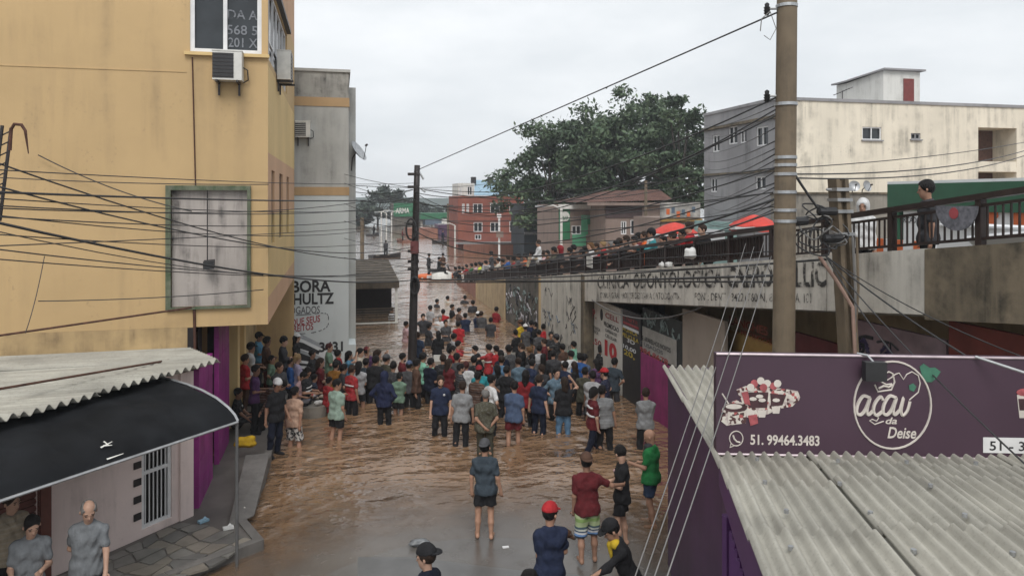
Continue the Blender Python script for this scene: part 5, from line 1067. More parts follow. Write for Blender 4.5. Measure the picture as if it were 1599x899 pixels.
POSE = {'stand':('down','down2'), 'fold':('fold','fold'), 'phone':('phone','phone'), 'phone1':('down','phone'), 'hips':('hips','hips'), 'hip1':('down','hips'), 'hold':('hold','hold'), 'reach':('reach','reach'), 'reachl':('reach','down'), 'reachr':('down','reach'), 'head':('down','up'), 'heads':('shade','shade'), 'shade':('shade','fold'), 'side':('side','side'), 'sider':('down','side'), 'sidel':('side','down'), 'rail':('rail','rail'), 'hang':('hang','hang'), 'walk':('swing','back'), 'knee':('knee','knee'), 'back':('back','back')}
def nv(v): v = np.array(v, float); return v/np.linalg.norm(v)
def skeleton(pose, lean, sit, step, headturn, bend, rng):
    J = {}; sw = R(lean); tl = R(rng.normal(0,3.0)) if not sit else 0; tw = R(rng.normal(0,9)) if not sit else 0
    tz = nv([math.sin(tl),math.sin(sw),math.cos(sw)]); ty = np.array([math.sin(tw)*math.cos(sw),math.cos(tw)*math.cos(sw),-math.sin(sw)]); ty = nv(ty-tz*(ty@tz)); tx = np.cross(ty, tz)
    pz = .94
    if sit: pz = .10
    P0 = np.array([rng.normal(0,.022) if not sit else 0,0,pz]); J['pel'] = P0; J['t'] = (tx,ty,tz); J['waist'] = P0+.17*tz; J['chest'] = P0+.36*tz; J['neck'] = P0+.53*tz
    hz = nv(tz*.85+np.array([0,0,.35])+ty*.06); 
    J['head'] = J['neck']+hz*.158+ty*.02; ht = R(headturn+rng.normal(0,14))-tw*.5; bd_ = R(bend)
    hy = nv(np.array([math.sin(ht)*math.cos(bd_), math.cos(ht)*math.cos(bd_), -math.sin(bd_)])); hx = nv(np.cross(hy, [0,0,1])); hzz = np.cross(hx, hy); J['h'] = np.stack([hx,hy,hzz], 1)
    J['skull'] = J['head']+hzz*.02
    arms = POSE[pose]
    for s, nm, a in ((-1,'l',arms[0]),(1,'r',arms[1])):
        up, lo = ARM[a]; j = rng.normal(0,.09,6); up = nv(np.array(up)+j[:3]); lo = nv(np.array(lo)+j[3:])
        w = lambda v: v[0]*s*tx+v[1]*ty+v[2]*tz
        sh_ = J['neck']-.082*tz+s*.172*tx; J['sh'+nm] = sh_; J['el'+nm] = sh_+w(up)*.285; J['wr'+nm] = J['el'+nm]+w(lo)*.25
        J['ha'+nm] = J['wr'+nm]+w(nv(lo*.9+np.array([-.1,.12,-.05])))*.075; J['hd'+nm] = nv(J['ha'+nm]-J['wr'+nm])
    for s, nm in ((-1,'l'),(1,'r')):
        hp = P0+s*.09*tx-np.array([0,0,.02]); J['hp'+nm] = hp
        if sit:
            J['kn'+nm] = hp+np.array([s*.05,.40,.10 if sit == 1 else -.02]); J['an'+nm] = J['kn'+nm]+np.array([s*.01,.10 if sit == 1 else -.03,-.40]); 
        else:
            st_ = step*s+rng.normal(0,.035); J['kn'+nm] = np.array([s*.115, st_*.5+.03, .49]); J['an'+nm] = np.array([s*.125, st_-.02-(.03 if st_ < 0 else 0), .075+(.06 if st_ < -.1 else 0)])
        J['to'+nm] = J['an'+nm]+np.array([s*.03,.16,-.04])
    return J
COLS = dict(red=(.38,.025,.03), maroon=(.12,.018,.022), dred=(.22,.02,.025), black=(.017,.017,.019), char=(.045,.045,.05), navy=(.02,.028,.06), dnavy=(.009,.012,.025), blue=(.03,.09,.26), sky=(.10,.26,.40), denim=(.10,.19,.30), dkdenim=(.025,.04,.075), steel=(.12,.19,.25), slate=(.045,.06,.075), grey=(.24,.245,.25), dgrey=(.075,.075,.08), lgrey=(.38,.38,.39), white=(.62,.62,.62), cream=(.55,.50,.42), pink=(.50,.33,.34), peach=(.50,.33,.24), lilac=(.38,.34,.46), green=(.02,.17,.05), mint=(.22,.48,.36), pgreen=(.27,.36,.30), teal=(.03,.24,.27), sage=(.16,.25,.18), olive=(.085,.08,.055), dolive=(.06,.058,.042), mustard=(.30,.14,.03), yellow=(.55,.38,.03), hivis=(.55,.62,.08), orange=(.62,.12,.03), brown=(.09,.05,.035), beige=(.36,.30,.22), purple=(.09,.04,.11), blueg=(.07,.10,.17), hood=(.017,.022,.055), wet=(.16,.17,.18))
SKIN = dict(l=(.47,.29,.21), m=(.36,.205,.14), t=(.27,.15,.10), d=(.10,.055,.038))
HAIR = dict(k=(.012,.010,.010), b=(.035,.02,.013), o=(.16,.085,.035), y=(.36,.24,.12), g=(.22,.21,.20), r=(.08,.02,.018))
def rgba(c): return tuple(c)+(1,)
M['floral'] = objcol('patterned_cloth', .9, 9, .3, .4)
m, t, b = newmat('black_white_print_cloth'); t.links.new(ramp(t, noise(t, texco(t), 16, 2), .46, .52, (.02,.02,.022,1), (.5,.48,.45,1)), b.inputs['Base Color']); b.inputs['Roughness'].default_value = .9; M['floral'] = m
m, t, b = newmat('striped_board_short_cloth'); w = texco(t); sx = nn(t,'ShaderNodeSeparateXYZ'); t.links.new(w, sx.inputs[0]); r_ = nn(t,'ShaderNodeValToRGB'); cr = r_.color_ramp; cr.interpolation = 'CONSTANT'
for p_, c_ in ((0,(.02,.03,.05,1)),(.50,(.12,.22,.42,1)),(.53,(.5,.5,.5,1)),(.56,(.04,.06,.1,1)),(.585,(.4,.42,.38,1)),(.61,(.05,.08,.10,1)),(.645,(.3,.36,.2,1)),(.72,(.2,.3,.1,1)),(.78,(.34,.4,.22,1)),(.84,(.22,.3,.12,1))):
    e_ = cr.elements.new(p_); e_.color = c_
cr.elements[len(cr.elements)-1].color = (.22,.3,.12,1)
t.links.new(math_(t,'ADD',sx.outputs[2],math_(t,'MULTIPLY',noise(t,w,9,3),.02)), r_.inputs[0]); t.links.new(r_.outputs[0], b.inputs['Base Color']); b.inputs['Roughness'].default_value = .9; M['boardshort'] = m
M['eye'] = plain('dark_eye', (.012,.01,.01,1), .25, 0, .2, 6, 0); M['lips'] = plain('lip_skin', (.24,.10,.085,1), .5, 0, .15, 9, 0)
def varcloth(name, stripe):
    m, t, b = newmat(name); oi = nn(t, 'ShaderNodeObjectInfo'); w = texco(t)
    if stripe:
        sx = nn(t, 'ShaderNodeSeparateXYZ'); t.links.new(w, sx.inputs[0]); f = ramp(t, math_(t, 'SINE', math_(t, 'MULTIPLY', sx.outputs[2], 95.)), .45, .6)
    else: f = ramp(t, noise(t, w, 30, 3, .7), .5, .62)
    lt = mixc(t, .3, oi.outputs['Color'], (.5,.5,.5,1)); c = mixc(t, math_(t, 'MULTIPLY', f, .5), oi.outputs['Color'], lt); c = mixc(t, ramp(t, noise(t, w, 7, 4), .3, .7), mixc(t, .4, c, (0,0,0,1)), c)
    t.links.new(c, b.inputs['Base Color']); b.inputs['Roughness'].default_value = .92; b.inputs['Specular IOR Level'].default_value = .25; bump(t, b, noise(t, texco(t, (1,1,.4)), 10, 4, .55), .8, .05); return m
M['cloth_m'] = varcloth('mottled_cloth', False); M['cloth_s'] = varcloth('faintly_striped_cloth', True)
GRP = {}
def person(pos, face, label, top='grey', sleeve='s', bot='t', botc='black', hair='k', hat=None, hatc=None, pose='stand', h=1.74, skin='m', lean=0, sit=0, step=.0, turn=0, bend=8, seed=0, vox=.025, group=None, fat=1.0, beard=False, extra=None, D=20):
    rng = np.random.default_rng(seed+11); J = skeleton(pose, lean, sit, step, turn, bend, rng); tx,ty,tz = J['t']; s = h/1.755
    root = thing('person', label, 'person', pos, group); root.rotation_euler = (0,0,-R(face)-YAW); root.scale = (s,s,s)
    f = fat; Hm = J['h']; H0 = J['skull']; hp = lambda x,y,z: H0+Hm@(np.array([x,y,z])*HS)
    def torso(g=0.0): return [cap(J['chest']-tx*.078*f+ty*.005, J['chest']+tx*.078*f+ty*.005, .102*f+g, k=.07), cap(J['waist']-tx*.062*f+ty*.01*f, J['waist']+tx*.062*f+ty*.012*f, .10*f+g, k=.07), cap(J['pel']-tx*.066*f, J['pel']+tx*.066*f, .106*f+g, k=.06), cap(J['shl']-tz*.0, J['neck']-.03*tz, .046+g, .058+g, k=.05), cap(J['shr'], J['neck']-.03*tz, .046+g, .058+g, k=.05)]
    bp_ = torso(-.02)+[cap(J['neck']-.05*tz, H0-Hm@np.array([0,.01,.05]), .055, .052, k=.03), ell(hp(0,-.012,.03), (.086,.110,.109), Hm, k=.02), ell(hp(0,.025,-.045), (.066,.08,.085), Hm, k=.035), cap(hp(0,.088,.0), hp(0,.108,-.032), .009, .013, k=.014), cap(hp(0,.055,-.108), hp(0,.064,-.10), .022, k=.03)]
    for sg_ in (-1,1): bp_ += [ell(hp(sg_*.086,-.008,-.008), (.013,.021,.034), Hm, k=.008), cap(hp(sg_*.018,.088,.018), hp(sg_*.05,.078,.018), .011, k=.012)]
    for n_ in 'lr':
        bp_ += [cap(J['sh'+n_], J['el'+n_], .050, .040, k=.035), cap(J['el'+n_], J['wr'+n_], .041, .027, k=.02), cap(J['wr'+n_], J['ha'+n_], .026, .034, k=.02),
                cap(J['hp'+n_], J['kn'+n_], .076*f, .056, k=.03), cap(J['kn'+n_], J['kn'+n_]*.55+J['an'+n_]*.45+np.array([0,-.015,0]), .055, .054, k=.03), cap(J['kn'+n_]*.55+J['an'+n_]*.45+np.array([0,-.015,0]), J['an'+n_], .052, .036, k=.03), cap(J['an'+n_]+np.array([0,-.03,-.03]), J['to'+n_], .038, .032, k=.03)]
    F = Field(bp_, vox, .03); V, Q = F.nets(); V = [tuple(v) for v in V]; nb = len(V); faces = [tuple(q) for q in Q]; mi = [0]*len(faces)
    if D < 30:     # fingers, eyes, mouth joined into the body mesh
        ex = MB()
        for n_, sg_ in (('l',-1),('r',1)):
            hd = J['hd'+n_]; side = np.cross(hd, [0,1,.3]); side = nv(side) if np.linalg.norm(side) > .1 else np.array([1.,0,0]); pn = np.cross(side, hd)*(1 if (np.cross(side,hd)@np.array([-sg_,.6,0])) > 0 else -1)
            for q_, ln in ((-1.5,.058),(-.5,.072),(.5,.076),(1.5,.068)):
                b0 = J['ha'+n_]+side*q_*.0165+hd*.015; ex.tube([b0, b0+hd*ln*.55+pn*.012, b0+hd*ln*.9+pn*.036], [.0098,.0092,.0075], 5)
            sgn = 1 if (side@np.array([0,1.,.2])) > 0 else -1; b0 = J['wr'+n_]*.45+J['ha'+n_]*.55+side*sgn*.022
            ex.tube([b0, b0+side*sgn*.026+hd*.025+pn*.01, b0+side*sgn*.032+hd*.058+pn*.024], [.012,.0105,.0085], 5)
        o_ = len(V); V += ex.v; faces += [tuple(o_+i for i in q_) for q_ in ex.f]; mi += [0]*len(ex.f)
        ex = MB()
        for sg_ in (-1,1):
            c_ = hp(sg_*.034,.079,.002); ex.tube([c_-Hm[:,0]*.014, c_-Hm[:,0]*.007+Hm[:,1]*.006, c_+Hm[:,0]*.007+Hm[:,1]*.006, c_+Hm[:,0]*.014], [.003,.0058,.0058,.003], 6)
            if hair != 'y': c_ = hp(sg_*.036,.088,.028); ex.tube([c_-Hm[:,0]*.022*1, c_+Hm[:,1]*.003, c_+Hm[:,0]*.022], [.004,.006,.004], 5)
        o_ = len(V); V += ex.v; faces += [tuple(o_+i for i in q_) for q_ in ex.f]; mi += [1]*len(ex.f)
        ex = MB(); c_ = hp(0,.091,-.062); ex.tube([c_-Hm[:,0]*.024-Hm[:,1]*.006, c_, c_+Hm[:,0]*.024-Hm[:,1]*.006], [.003,.0075,.003], 6); o_ = len(V); V += ex.v; faces += [tuple(o_+i for i in q_) for q_ in ex.f]; mi += [2]*len(ex.f)
    me = bpy.data.meshes.new('body'); me.from_pydata(V, [], faces); me.polygons.foreach_set('use_smooth', [True]*len(faces)); me.polygons.foreach_set('material_index', mi); me.update()
    def kid(name, me_, mat, col):
        mats = mat if isinstance(mat, list) else [mat]
        for m_ in mats: me_.materials.append(m_)
        o = bpy.data.objects.new(name, me_); COL.objects.link(o); o.parent = root; o.color = rgba(col); return o
    j = rng.uniform(.85,1.12); kid('body', me, [M['skin'], M['eye'], M['lips']], [c*j for c in SKIN[skin]])
    def sk(name, F, mat, col):
        V, Q = F.nets()
        if len(Q): return kid(name, quadmesh(name, V, Q), mat, col)
    g = max(.013, vox*.55)
    # ---- bottoms
    lp_ = []; loose = .02 if bot in ('s','k','f','b') else .008
    for n_ in 'lr':
        hp_, kn, an = J['hp'+n_], J['kn'+n_], J['an'+n_]
        if bot in ('s','f','b','k'):
            e_ = {'s':.78,'f':1.0,'b':1.0,'k':.5}[bot]; lp_ += [cap(hp_, hp_+(kn-hp_)*e_, .086*f+g+loose*.4, .075+g+loose, k=.035)]
        else: lp_ += [cap(hp_, kn, .083*f+g+.004, .062+g+.006, k=.035), cap(kn, an+np.array([0,0,.03]), .060+g+.004, .046+g+.008, k=.03)]
    if bot == 'd': lp_ = [cap(J['pel']-tx*.06, np.array([-.1,0.02,.48]), .11+g, .13+g, k=.08), cap(J['pel']+tx*.06, np.array([.1,.02,.48]), .11+g, .13+g, k=.08)]
    lp_ += [cap(J['pel']-tx*.066*f, J['pel']+tx*.066*f, .102*f+g, k=.04), cap(J['pel']-tx*.06*f+tz*.06, J['pel']+tx*.06*f+tz*.06, .092*f+g, k=.04)]
    F = Field(lp_, vox, .03); F.clip(tz, J['pel']+tz*(.05 if not sit else .1))
    if not sit:
        zz = {'s':.94-.78*.43,'f':.47,'b':.46,'k':.70,'t':.06,'d':.46}[bot]; F.clip((0,0,-1), (0,0,zz))
    if vox < .03: F.wrinkle(.009, seed)
    sk({'s':'shorts','f':'shorts','b':'shorts','k':'shorts','t':'trousers','d':'skirt'}[bot], F, M['floral'] if bot == 'f' else M['boardshort'] if bot == 'b' else M['cloth'], COLS[botc])
    # ---- top
    gt_ = g+.015; tp = torso(gt_)+[cap(J['pel']-tx*.066*f-tz*.08, J['pel']+tx*.066*f-tz*.08, .122*f+gt_, k=.05)]
    for n_ in 'lr':
        sh_, el, wr = J['sh'+n_], J['el'+n_], J['wr'+n_]
        if sleeve == 's': tp += [cap(sh_, sh_+(el-sh_)*.66, .047+g, .050+g, k=.03)]
        elif sleeve == 'l': tp += [cap(sh_, el, .05+g, .044+g, k=.03), cap(el, el+(wr-el)*.93, .044+g, .033+g, k=.03)]
        else: tp += [cap(sh_, sh_+(el-sh_)*.12, .054+g, .05+g, k=.04)]
    if hat == 'hood': tp += [cap(J['neck']-tz*.02-ty*.03, J['neck']+tz*.02-ty*.03, .075+g, k=.05)]
    F = Field(tp, vox, .03); hem = J['pel']-tz*(.125 if sleeve != 'l' else .10); 
    if not sit: F.clip(-tz, hem)
    F.clip(tz+ty*.35, J['neck']+tz*.028)
    if vox < .03: F.wrinkle(.010, seed+3)
    tn = {'s':'shirt','l':'jacket','n':'vest'}[sleeve]; to = sk(tn, F, M['cloth_m'] if seed % 4 == 1 and 15 < D < 30 else M['cloth_s'] if seed % 11 == 3 else M['cloth'], COLS[top])
    # ---- hair / hat
    if hair and hat != 'hood':
        gh = max(.012, vox*.5); hf = [ell(hp(0,-.014,.034), (.087+gh,.111+gh,.109+gh), Hm)]
        if hair[1:] == 'L': hf += [cap(hp(0,-.075,.0), J['neck']-ty*.085-tz*.16, .08, .055, k=.05), cap(hp(.055,-.04,-.03), hp(.06,-.05,-.15), .035, k=.03), cap(hp(-.055,-.04,-.03), hp(-.06,-.05,-.15), .035, k=.03)]
        if hair[1:] == 'P': hf += [cap(hp(0,-.10,.05), J['neck']-ty*.13-tz*.02, .035, .022, k=.03)]
        if hair[1:] == 'C': hf = [ell(hp(0,-.02,.045), (.108,.126,.12), Hm), cap(hp(0,-.07,0), hp(0,-.08,-.07), .075, k=.04)]
        F = Field(hf, min(vox,.022), .03); fw = Hm@nv((0,.86,-.50)); F.clip(fw, hp(0,.074,.068))
        if hair[1:] not in ('L',): F.clip(Hm@nv((0,.45,-1)), hp(0,-.05,-.06))
        if hair[1:] == 'B': F.cut(ell(hp(0,.03,.12), (.07,.10,.09), Hm))
        if vox < .03: F.wrinkle(.007, seed+5)
        sk('hair', F, M['hair'], HAIR[hair[0]])
    if beard:
        F = Field([ell(hp(0,.028,-.062), (.068,.078,.07), Hm)], min(vox,.02), .02); F.clip(Hm@np.array([0,0,1.]), hp(0,0,-.045)); F.cut(ell(hp(0,.10,-.05), (.03,.03,.022), Hm)); sk('beard', F, M['hair'], HAIR[hair[0] if hair else 'k'])
    if hat in ('cap','capb'):
        gh = max(.02, vox*.7); F = Field([ell(hp(0,-.012,.04), (.088+gh,.113+gh,.113+gh), Hm)], min(vox,.022), .02); F.clip(Hm@nv((0,.05,-1)), hp(0,0,.045)); V, Q = F.nets()
        sgn = 1 if hat == 'cap' else -1; mb = MB(); a0 = [hp(.078*math.sin(t_), sgn*(.075+.02+.085*max(0,math.cos(t_)))+(-.012), .05-.012*math.cos(t_)) for t_ in np.linspace(-1.5,1.5,9)]; a1 = [hp(.075*math.sin(t_), sgn*.05-.012, .055) for t_ in np.linspace(-1.5,1.5,9)]
        up_ = Hm[:,2]*.012; mb.grid([a1,a0]); mb.grid([[p+up_ for p in a1],[p+up_ for p in a0]]); mb.grid([a0,[p+up_ for p in a0]])
        me2 = bpy.data.meshes.new('cap'); me2.from_pydata([tuple(v) for v in V]+mb.v, [], [tuple(q_) for q_ in Q]+[tuple(len(V)+i for i in q_) for q_ in mb.f]); me2.polygons.foreach_set('use_smooth', [True]*len(me2.polygons)); me2.update(); kid('cap', me2, M['cloth'], COLS[hatc or 'black'])
    if hat == 'beanie':
        F = Field([ell(hp(0,-.012,.05), (.102,.124,.122), Hm)], min(vox,.022), .02); F.clip(Hm@nv((0,.12,-1)), hp(0,0,.03)); sk('knit_hat', F, M['cloth'], COLS[hatc or 'black'])
    if hat == 'hood':
        F = Field([ell(hp(0,-.025,.02), (.118,.142,.147), Hm), cap(J['neck']-ty*.03, hp(0,-.03,-.06), .095, .1, k=.05)], min(vox,.022), .04); F.cut(ell(hp(0,.13,-.01), (.068,.11,.10), Hm)); sk('hood', F, M['cloth'], COLS[hatc or top])
    if bot == 't' and (pos[2] > -.15 or sit):
        for n_ in 'lr':
            F = Field([cap(J['an'+n_]+np.array([0,-.035,-.025]), J['to'+n_]+np.array([0,.01,-.002]), .046+g*.5, .04+g*.4, k=.03)], min(vox,.02), .03); sk('shoe', F, M['cloth'], COLS['black'] if bot == 't' else COLS['brown'])
    if extra: extra(root, J, hp, kid, sk, vox, to)
    return root
def solve(u, v, h, base=None):
    D = 20.
    for _ in range(40):
        p = cw((u-800)/FPX*D, D); z = ground(p.x, p.y) if base is None else base
        D = D*.4+.6*min(max((CH-h-z)*FPX/(v-HOR), 4), 160)
    p = cw((u-800)/FPX*D, D); return Vector((p.x, p.y, ground(p.x,p.y) if base is None else base)), D
def vx(D): return .0135 if D < 12.5 else .0165 if D < 16.5 else .021 if D < 21 else .027 if D < 32 else .036
# ---- small extras worn or held that belong to the clothing
def stripes(n=2, col='white'):
    def f(root, J, hp, kid, sk, vox, to):
        tx,ty,tz = J['t']
        for s in 'lr': 
            mb = MB(); mb.tube([J['neck']-tz*.03+(J['sh'+s]-J['neck'])*.25+tz*.055, J['sh'+s]+tz*.075, J['sh'+s]*.6+J['el'+s]*.4+(J['sh'+s]-J['neck'])*.22], [.014,.016,.016], 5); kid('stripe', mb.mesh('stripe', True), M['cloth'], COLS[col])
    return f
def bands(col='white', zs=(.30,.20)):
    def f(root, J, hp, kid, sk, vox, to):
        for z in zs:
            tx,ty,tz = J['t']; F = Field([cap(J['pel']-tx*.07+tz*z, J['pel']+tx*.07+tz*z, .118+max(.013,vox*.55)+.012)], vox, .02); F.clip(tz, J['pel']+tz*(z+.025)); F.clip(-tz, J['pel']+tz*(z-.025)); sk('stripe', F, M['cloth'], COLS[col])
    return f
def badge(col='red', x=.06):
    def f(root, J, hp, kid, sk, vox, to):
        tx,ty,tz = J['t']; F = Field([ell(J['chest']+tx*x+ty*.135+tz*.03, (.032,.022,.032))], .012, .02); sk('badge', F, M['cloth'], COLS[col])
    return f
def pack(col='black'):
    def f(root, J, hp, kid, sk, vox, to):
        tx,ty,tz = J['t']; F = Field([cap(J['chest']-ty*.16-tz*.12, J['chest']-ty*.16+tz*.05, .12, .10)], max(vox,.016), .03); sk('backpack', F, M['cloth'], COLS[col])
    return f
def scarf(col='red'):
    def f(root, J, hp, kid, sk, vox, to):
        tx,ty,tz = J['t']; F = Field([cap(J['neck']-tx*.05+ty*.03, J['neck']+tx*.05+ty*.03, .075), cap(J['neck']+ty*.10, J['chest']+ty*.14, .05, .03)], max(.014,vox*.7), .03); sk('scarf', F, M['cloth'], COLS[col])
    return f
PEOPLE = []
def add(u, v, face, label, **k): PEOPLE.append((u, v, face, label, k))
PV = .16   # left pavement level
# --- foreground
add(757, 690, 0, 'barefoot man in grey tee and black shorts standing alone at the water edge', top='slate', bot='s', botc='black', hat='capb', hatc='dgrey', pose='stand', skin='m', h=1.72)
add(918, 712, -4, 'man in maroon tee and striped board shorts with a backward cap', top='maroon', bot='b', hat='capb', hatc='brown', pose='sider', skin='m', h=1.78, step=.08)
add(857, 791, -2, 'man in red cap and navy tee with his back to the camera', top='navy', botc='navy', hat='cap', hatc='red', pose='hold', skin='m', h=1.78, turn=20)
add(972, 699, -62, 'young man in black tee with a chest badge looking at a phone', top='black', bot='s', botc='black', hair='k', pose='hold', skin='l', h=1.74, bend=35, extra=badge('pink', .05))
add(1017, 675, -70, 'bald man in green shirt and navy shorts beside the purple wall', top='green', bot='s', botc='dkdenim', hair=None, pose='hold', skin='m', h=1.76, bend=28, fat=1.12, extra=scarf('char'))
add(984, 806, -105, 'person in black jacket and yellow neck warmer bending by the purple shop', top='black', sleeve='l', botc='black', hat='cap', hatc='black', pose='reachl', skin='m', h=1.7, bend=30, lean=22, extra=scarf('yellow'))
add(668, 857, -70, 'man in backward black cap and navy jacket looking left, cut by the frame', top='dnavy', sleeve='l', hat='capb', hatc='black', hair='b', pose='fold', skin='l', h=1.74, turn=-8)
add(826, 896, 10, 'dark haired person whose head just shows at the bottom edge', top='black', hair='k', h=1.7)
add(137, 784, 158, 'balding older man in wet grey tee walking under the awning', top='wet', botc='dkdenim', hair='gB', pose='walk', skin='l', h=1.78, bend=22, base=PV, step=.12, fat=1.06)
add(40, 809, 142, 'young man in pale grey wet tee at the lower left corner', top='wet', botc='char', hair='k', pose='hold', skin='l', h=1.72, bend=20, base=PV, turn=10)
add(14, 772, 120, 'person in light shirt half hidden under the awning at the left edge', top='beige', hair='b', pose='stand', skin='l', h=1.76, base=PV)
# --- left pavement group
add(382, 555, 62, 'man in bright red tee standing against the magenta shop front', top='red', botc='brown', hair='b', pose='hold', skin='m', base=PV, fat=1.08)
add(391, 537, 70, 'man in white tee and black cap holding a phone by the pilaster', top='white', botc='char', hat='cap', hatc='black', pose='hold', skin='m', base=PV)
add(404, 520, 80, 'man in light blue tee and dark cap on the raised pavement', top='sky', botc='black', hat='cap', hatc='black', pose='hold', skin='t', base=PV)
add(416, 527, 75, 'person in brown patterned top behind the light blue tee', top='brown', botc='maroon', hair='k', pose='fold', skin='t', base=PV)
add(442, 528, 78, 'person in black beanie and dark hooded jacket with folded arms', top='char', sleeve='l', botc='black', hat='beanie', hatc='black', pose='fold', skin='l', base=PV-.1, h=1.78)
add(463, 523, 80, 'woman in white cap and black top before the painted car', top='black', hair='kL', hat='cap', hatc='white', pose='stand', skin='l', base=-.25)
add(464, 555, 55, 'blonde woman in pale lilac shirt near the painted car', top='lilac', hair='yC', botc='dkdenim', pose='stand', skin='l')
add(452, 560, 60, 'person in blue jacket behind the blonde woman', top='blue', sleeve='l', hair='k', pose='stand')
add(465, 581, 85, 'man in pinkish white shirt leaning forward on the left', top='pink', hair='k', pose='hold', bend=35, lean=12)
add(478, 575, 100, 'person in black shirt with white stripes by the litter heap', top='black', hair='k', pose='hold', bend=35, extra=bands())
add(408, 596, 95, 'person in dark brown jacket bending over at the pavement edge', top='brown', sleeve='l', botc='black', hair='k', pose='hang', lean=58, bend=45, base=PV-.1, hs=.8)
add(429, 594, 125, 'man in white knit cap and black tee standing at the pavement edge', top='black', botc='dnavy', hat='beanie', hatc='white', pose='stand', skin='t', bend=22, h=1.8, base=-.02)
add(460, 606, 12, 'man in peach tee and black and white print shorts wading', top='peach', bot='f', hair='k', pose='stand', skin='m', turn=10)
add(371, 610, 80, 'man in black tee sitting low on the pavement beside the awning post', top='black', botc='dgrey', hair='k', pose='knee', skin='m', sit=1, base=.30, hs=.5, extra=badge('white', .05))
# --- left crowd
add(514, 537, 88, 'woman in sage green tee in front of the painted number', top='sage', bot='s', botc='brown', hair='rP', pose='hold', skin='l')
add(527, 548, 70, 'person in black top with a red scarf beside the painted number', top='black', hair='k', pose='stand', extra=scarf('red'))
add(521, 565, 20, 'person in mustard top with white side stripe', top='mustard', bot='s', botc='maroon', hair='k', pose='fold', extra=stripes())
add(512, 590, 40, 'child sized person in red shirt behind the pale green tee', top='red', hair='k', bot='s', botc='dred', h=1.45)
add(525, 594, 30, 'man in pale green tee and black shorts holding things out', top='pgreen', bot='s', botc='black', hair='k', pose='reachl', skin='m', h=1.78, turn=15, fat=1.08)
add(545, 549, 85, 'woman with long black hair and red shorts shading her eyes', top='sky', bot='s', botc='red', hair='kL', pose='heads', skin='l')
add(562, 545, 85, 'woman in pale top looking right behind the long haired woman', top='cream', hair='k', pose='shade', skin='l')
add(561, 566, 15, 'person in greyish pink top and black shorts seen from behind', top='lgrey', bot='s', botc='black', hair='kL', pose='fold')
add(573, 544, -60, 'man in maroon cap and purplish shirt near the pole', top='purple', hat='cap', hatc='maroon', pose='stand', skin='m')
add(583, 557, 10, 'person in long black jacket seen from behind', top='black', sleeve='l', hair='k', pose='stand', h=1.8, fat=1.1)
add(600, 582, 8, 'person in navy hooded sweater with the hood up', top='hood', sleeve='l', hat='hood', hatc='hood', pose='hips', h=1.72, fat=1.08)
add(613, 566, 20, 'person in charcoal jacket and maroon shorts', top='char', sleeve='l', bot='f', botc='maroon', hair='k', pose='stand')
add(628, 552, 75, 'bearded man in maroon jacket left of the slim pole', top='maroon', sleeve='l', hair='k', beard=True, pose='fold', skin='l')
add(639, 566, 25, 'person in grey jacket and blue cap in front of the slim pole', top='dgrey', sleeve='l', hat='beanie', hatc='blueg', pose='stand', skin='m')
add(660, 553, 80, 'person in mint and white hooded top and black cap', top='mint', sleeve='l', hat='cap', hatc='black', pose='phone', skin='m', h=1.72, extra=stripes())
add(691, 555, 5, 'man in black top with white shoulder stripes seen from behind', top='black', sleeve='s', hair='b', pose='stand', h=1.78, extra=stripes())
add(687, 588, 168, 'bearded man in navy polo facing the camera', top='navy', botc='black', hair='b', beard=True, pose='stand', skin='l', h=1.78, turn=8, fat=1.06, extra=badge('white', -.1))
add(714, 553, 15, 'person in grey jacket facing the rescue boat', top='dgrey', sleeve='l', hair='k', pose='stand')
add(719, 570, 70, 'bearded man in charcoal shirt looking right in the middle crowd', top='char', hair='k', beard=True, pose='stand', skin='l')
add(730, 566, 5, 'person in white tee with a purple scarf seen from behind', top='white', hair='r', pose='stand', extra=scarf('purple'))
add(720, 597, 4, 'man in heather grey tee and black trousers in the middle row', top='grey', botc='black', hair='b', pose='stand', skin='m', h=1.78, fat=1.06)
add(752, 573, -5, 'person in dark red cap and teal tee', top='teal', hair='k', hat='capb', hatc='dred', pose='stand')
add(766, 587, 60, 'man in white tee and black vest looking right', top='white', hair='k', pose='hips', skin='l', extra=pack('black'))
add(758, 610, 2, 'stout person in olive jacket and olive trousers seen from behind', top='olive', sleeve='s', botc='dolive', hair='gB', pose='back', skin='m', h=1.76, fat=1.18)
add(802, 597, 0, 'man in blue tee and maroon shorts seen from behind', top='blueg', bot='s', botc='maroon', hair='k', pose='stand', skin='m', h=1.78, fat=1.1)
add(842, 587, 30, 'man in navy tee and navy trousers looking right', top='navy', botc='dnavy', hair='b', pose='stand', skin='l', h=1.78, turn=20)
add(780, 557, 12, 'person in denim blue jacket near the rescue boat', top='denim', sleeve='l', hair='b', pose='stand', skin='m')
add(797, 540, -40, 'tall man in dark grey tee with folded arms', top='dgrey', hair='k', pose='fold', skin='m', h=1.86, fat=1.1)
add(706, 541, 80, 'person in pinkish red shirt beside the boat', top='dred', hair='k', pose='reach', skin='l')
add(715, 533, 85, 'person in red shirt stretching an arm over the boat', top='red', hair='k', pose='reach', skin='l')
add(750, 540, -80, 'rescuer in black wetsuit reaching left over the boat', top='black', sleeve='s', hair='k', pose='reach', skin='l', lean=14)
add(764, 539, -70, 'rescuer in red shirt holding the boat', top='red', hair='k', pose='reachl', skin='l', extra=bands('white', (.28,)))
add(776, 541, -60, 'second rescuer in red shirt right of the boat', top='red', hair='k', pose='hold', skin='l')
add(786, 548, -20, 'person in dark blue shirt behind the rescuers', top='dnavy', hair='k', pose='stand')
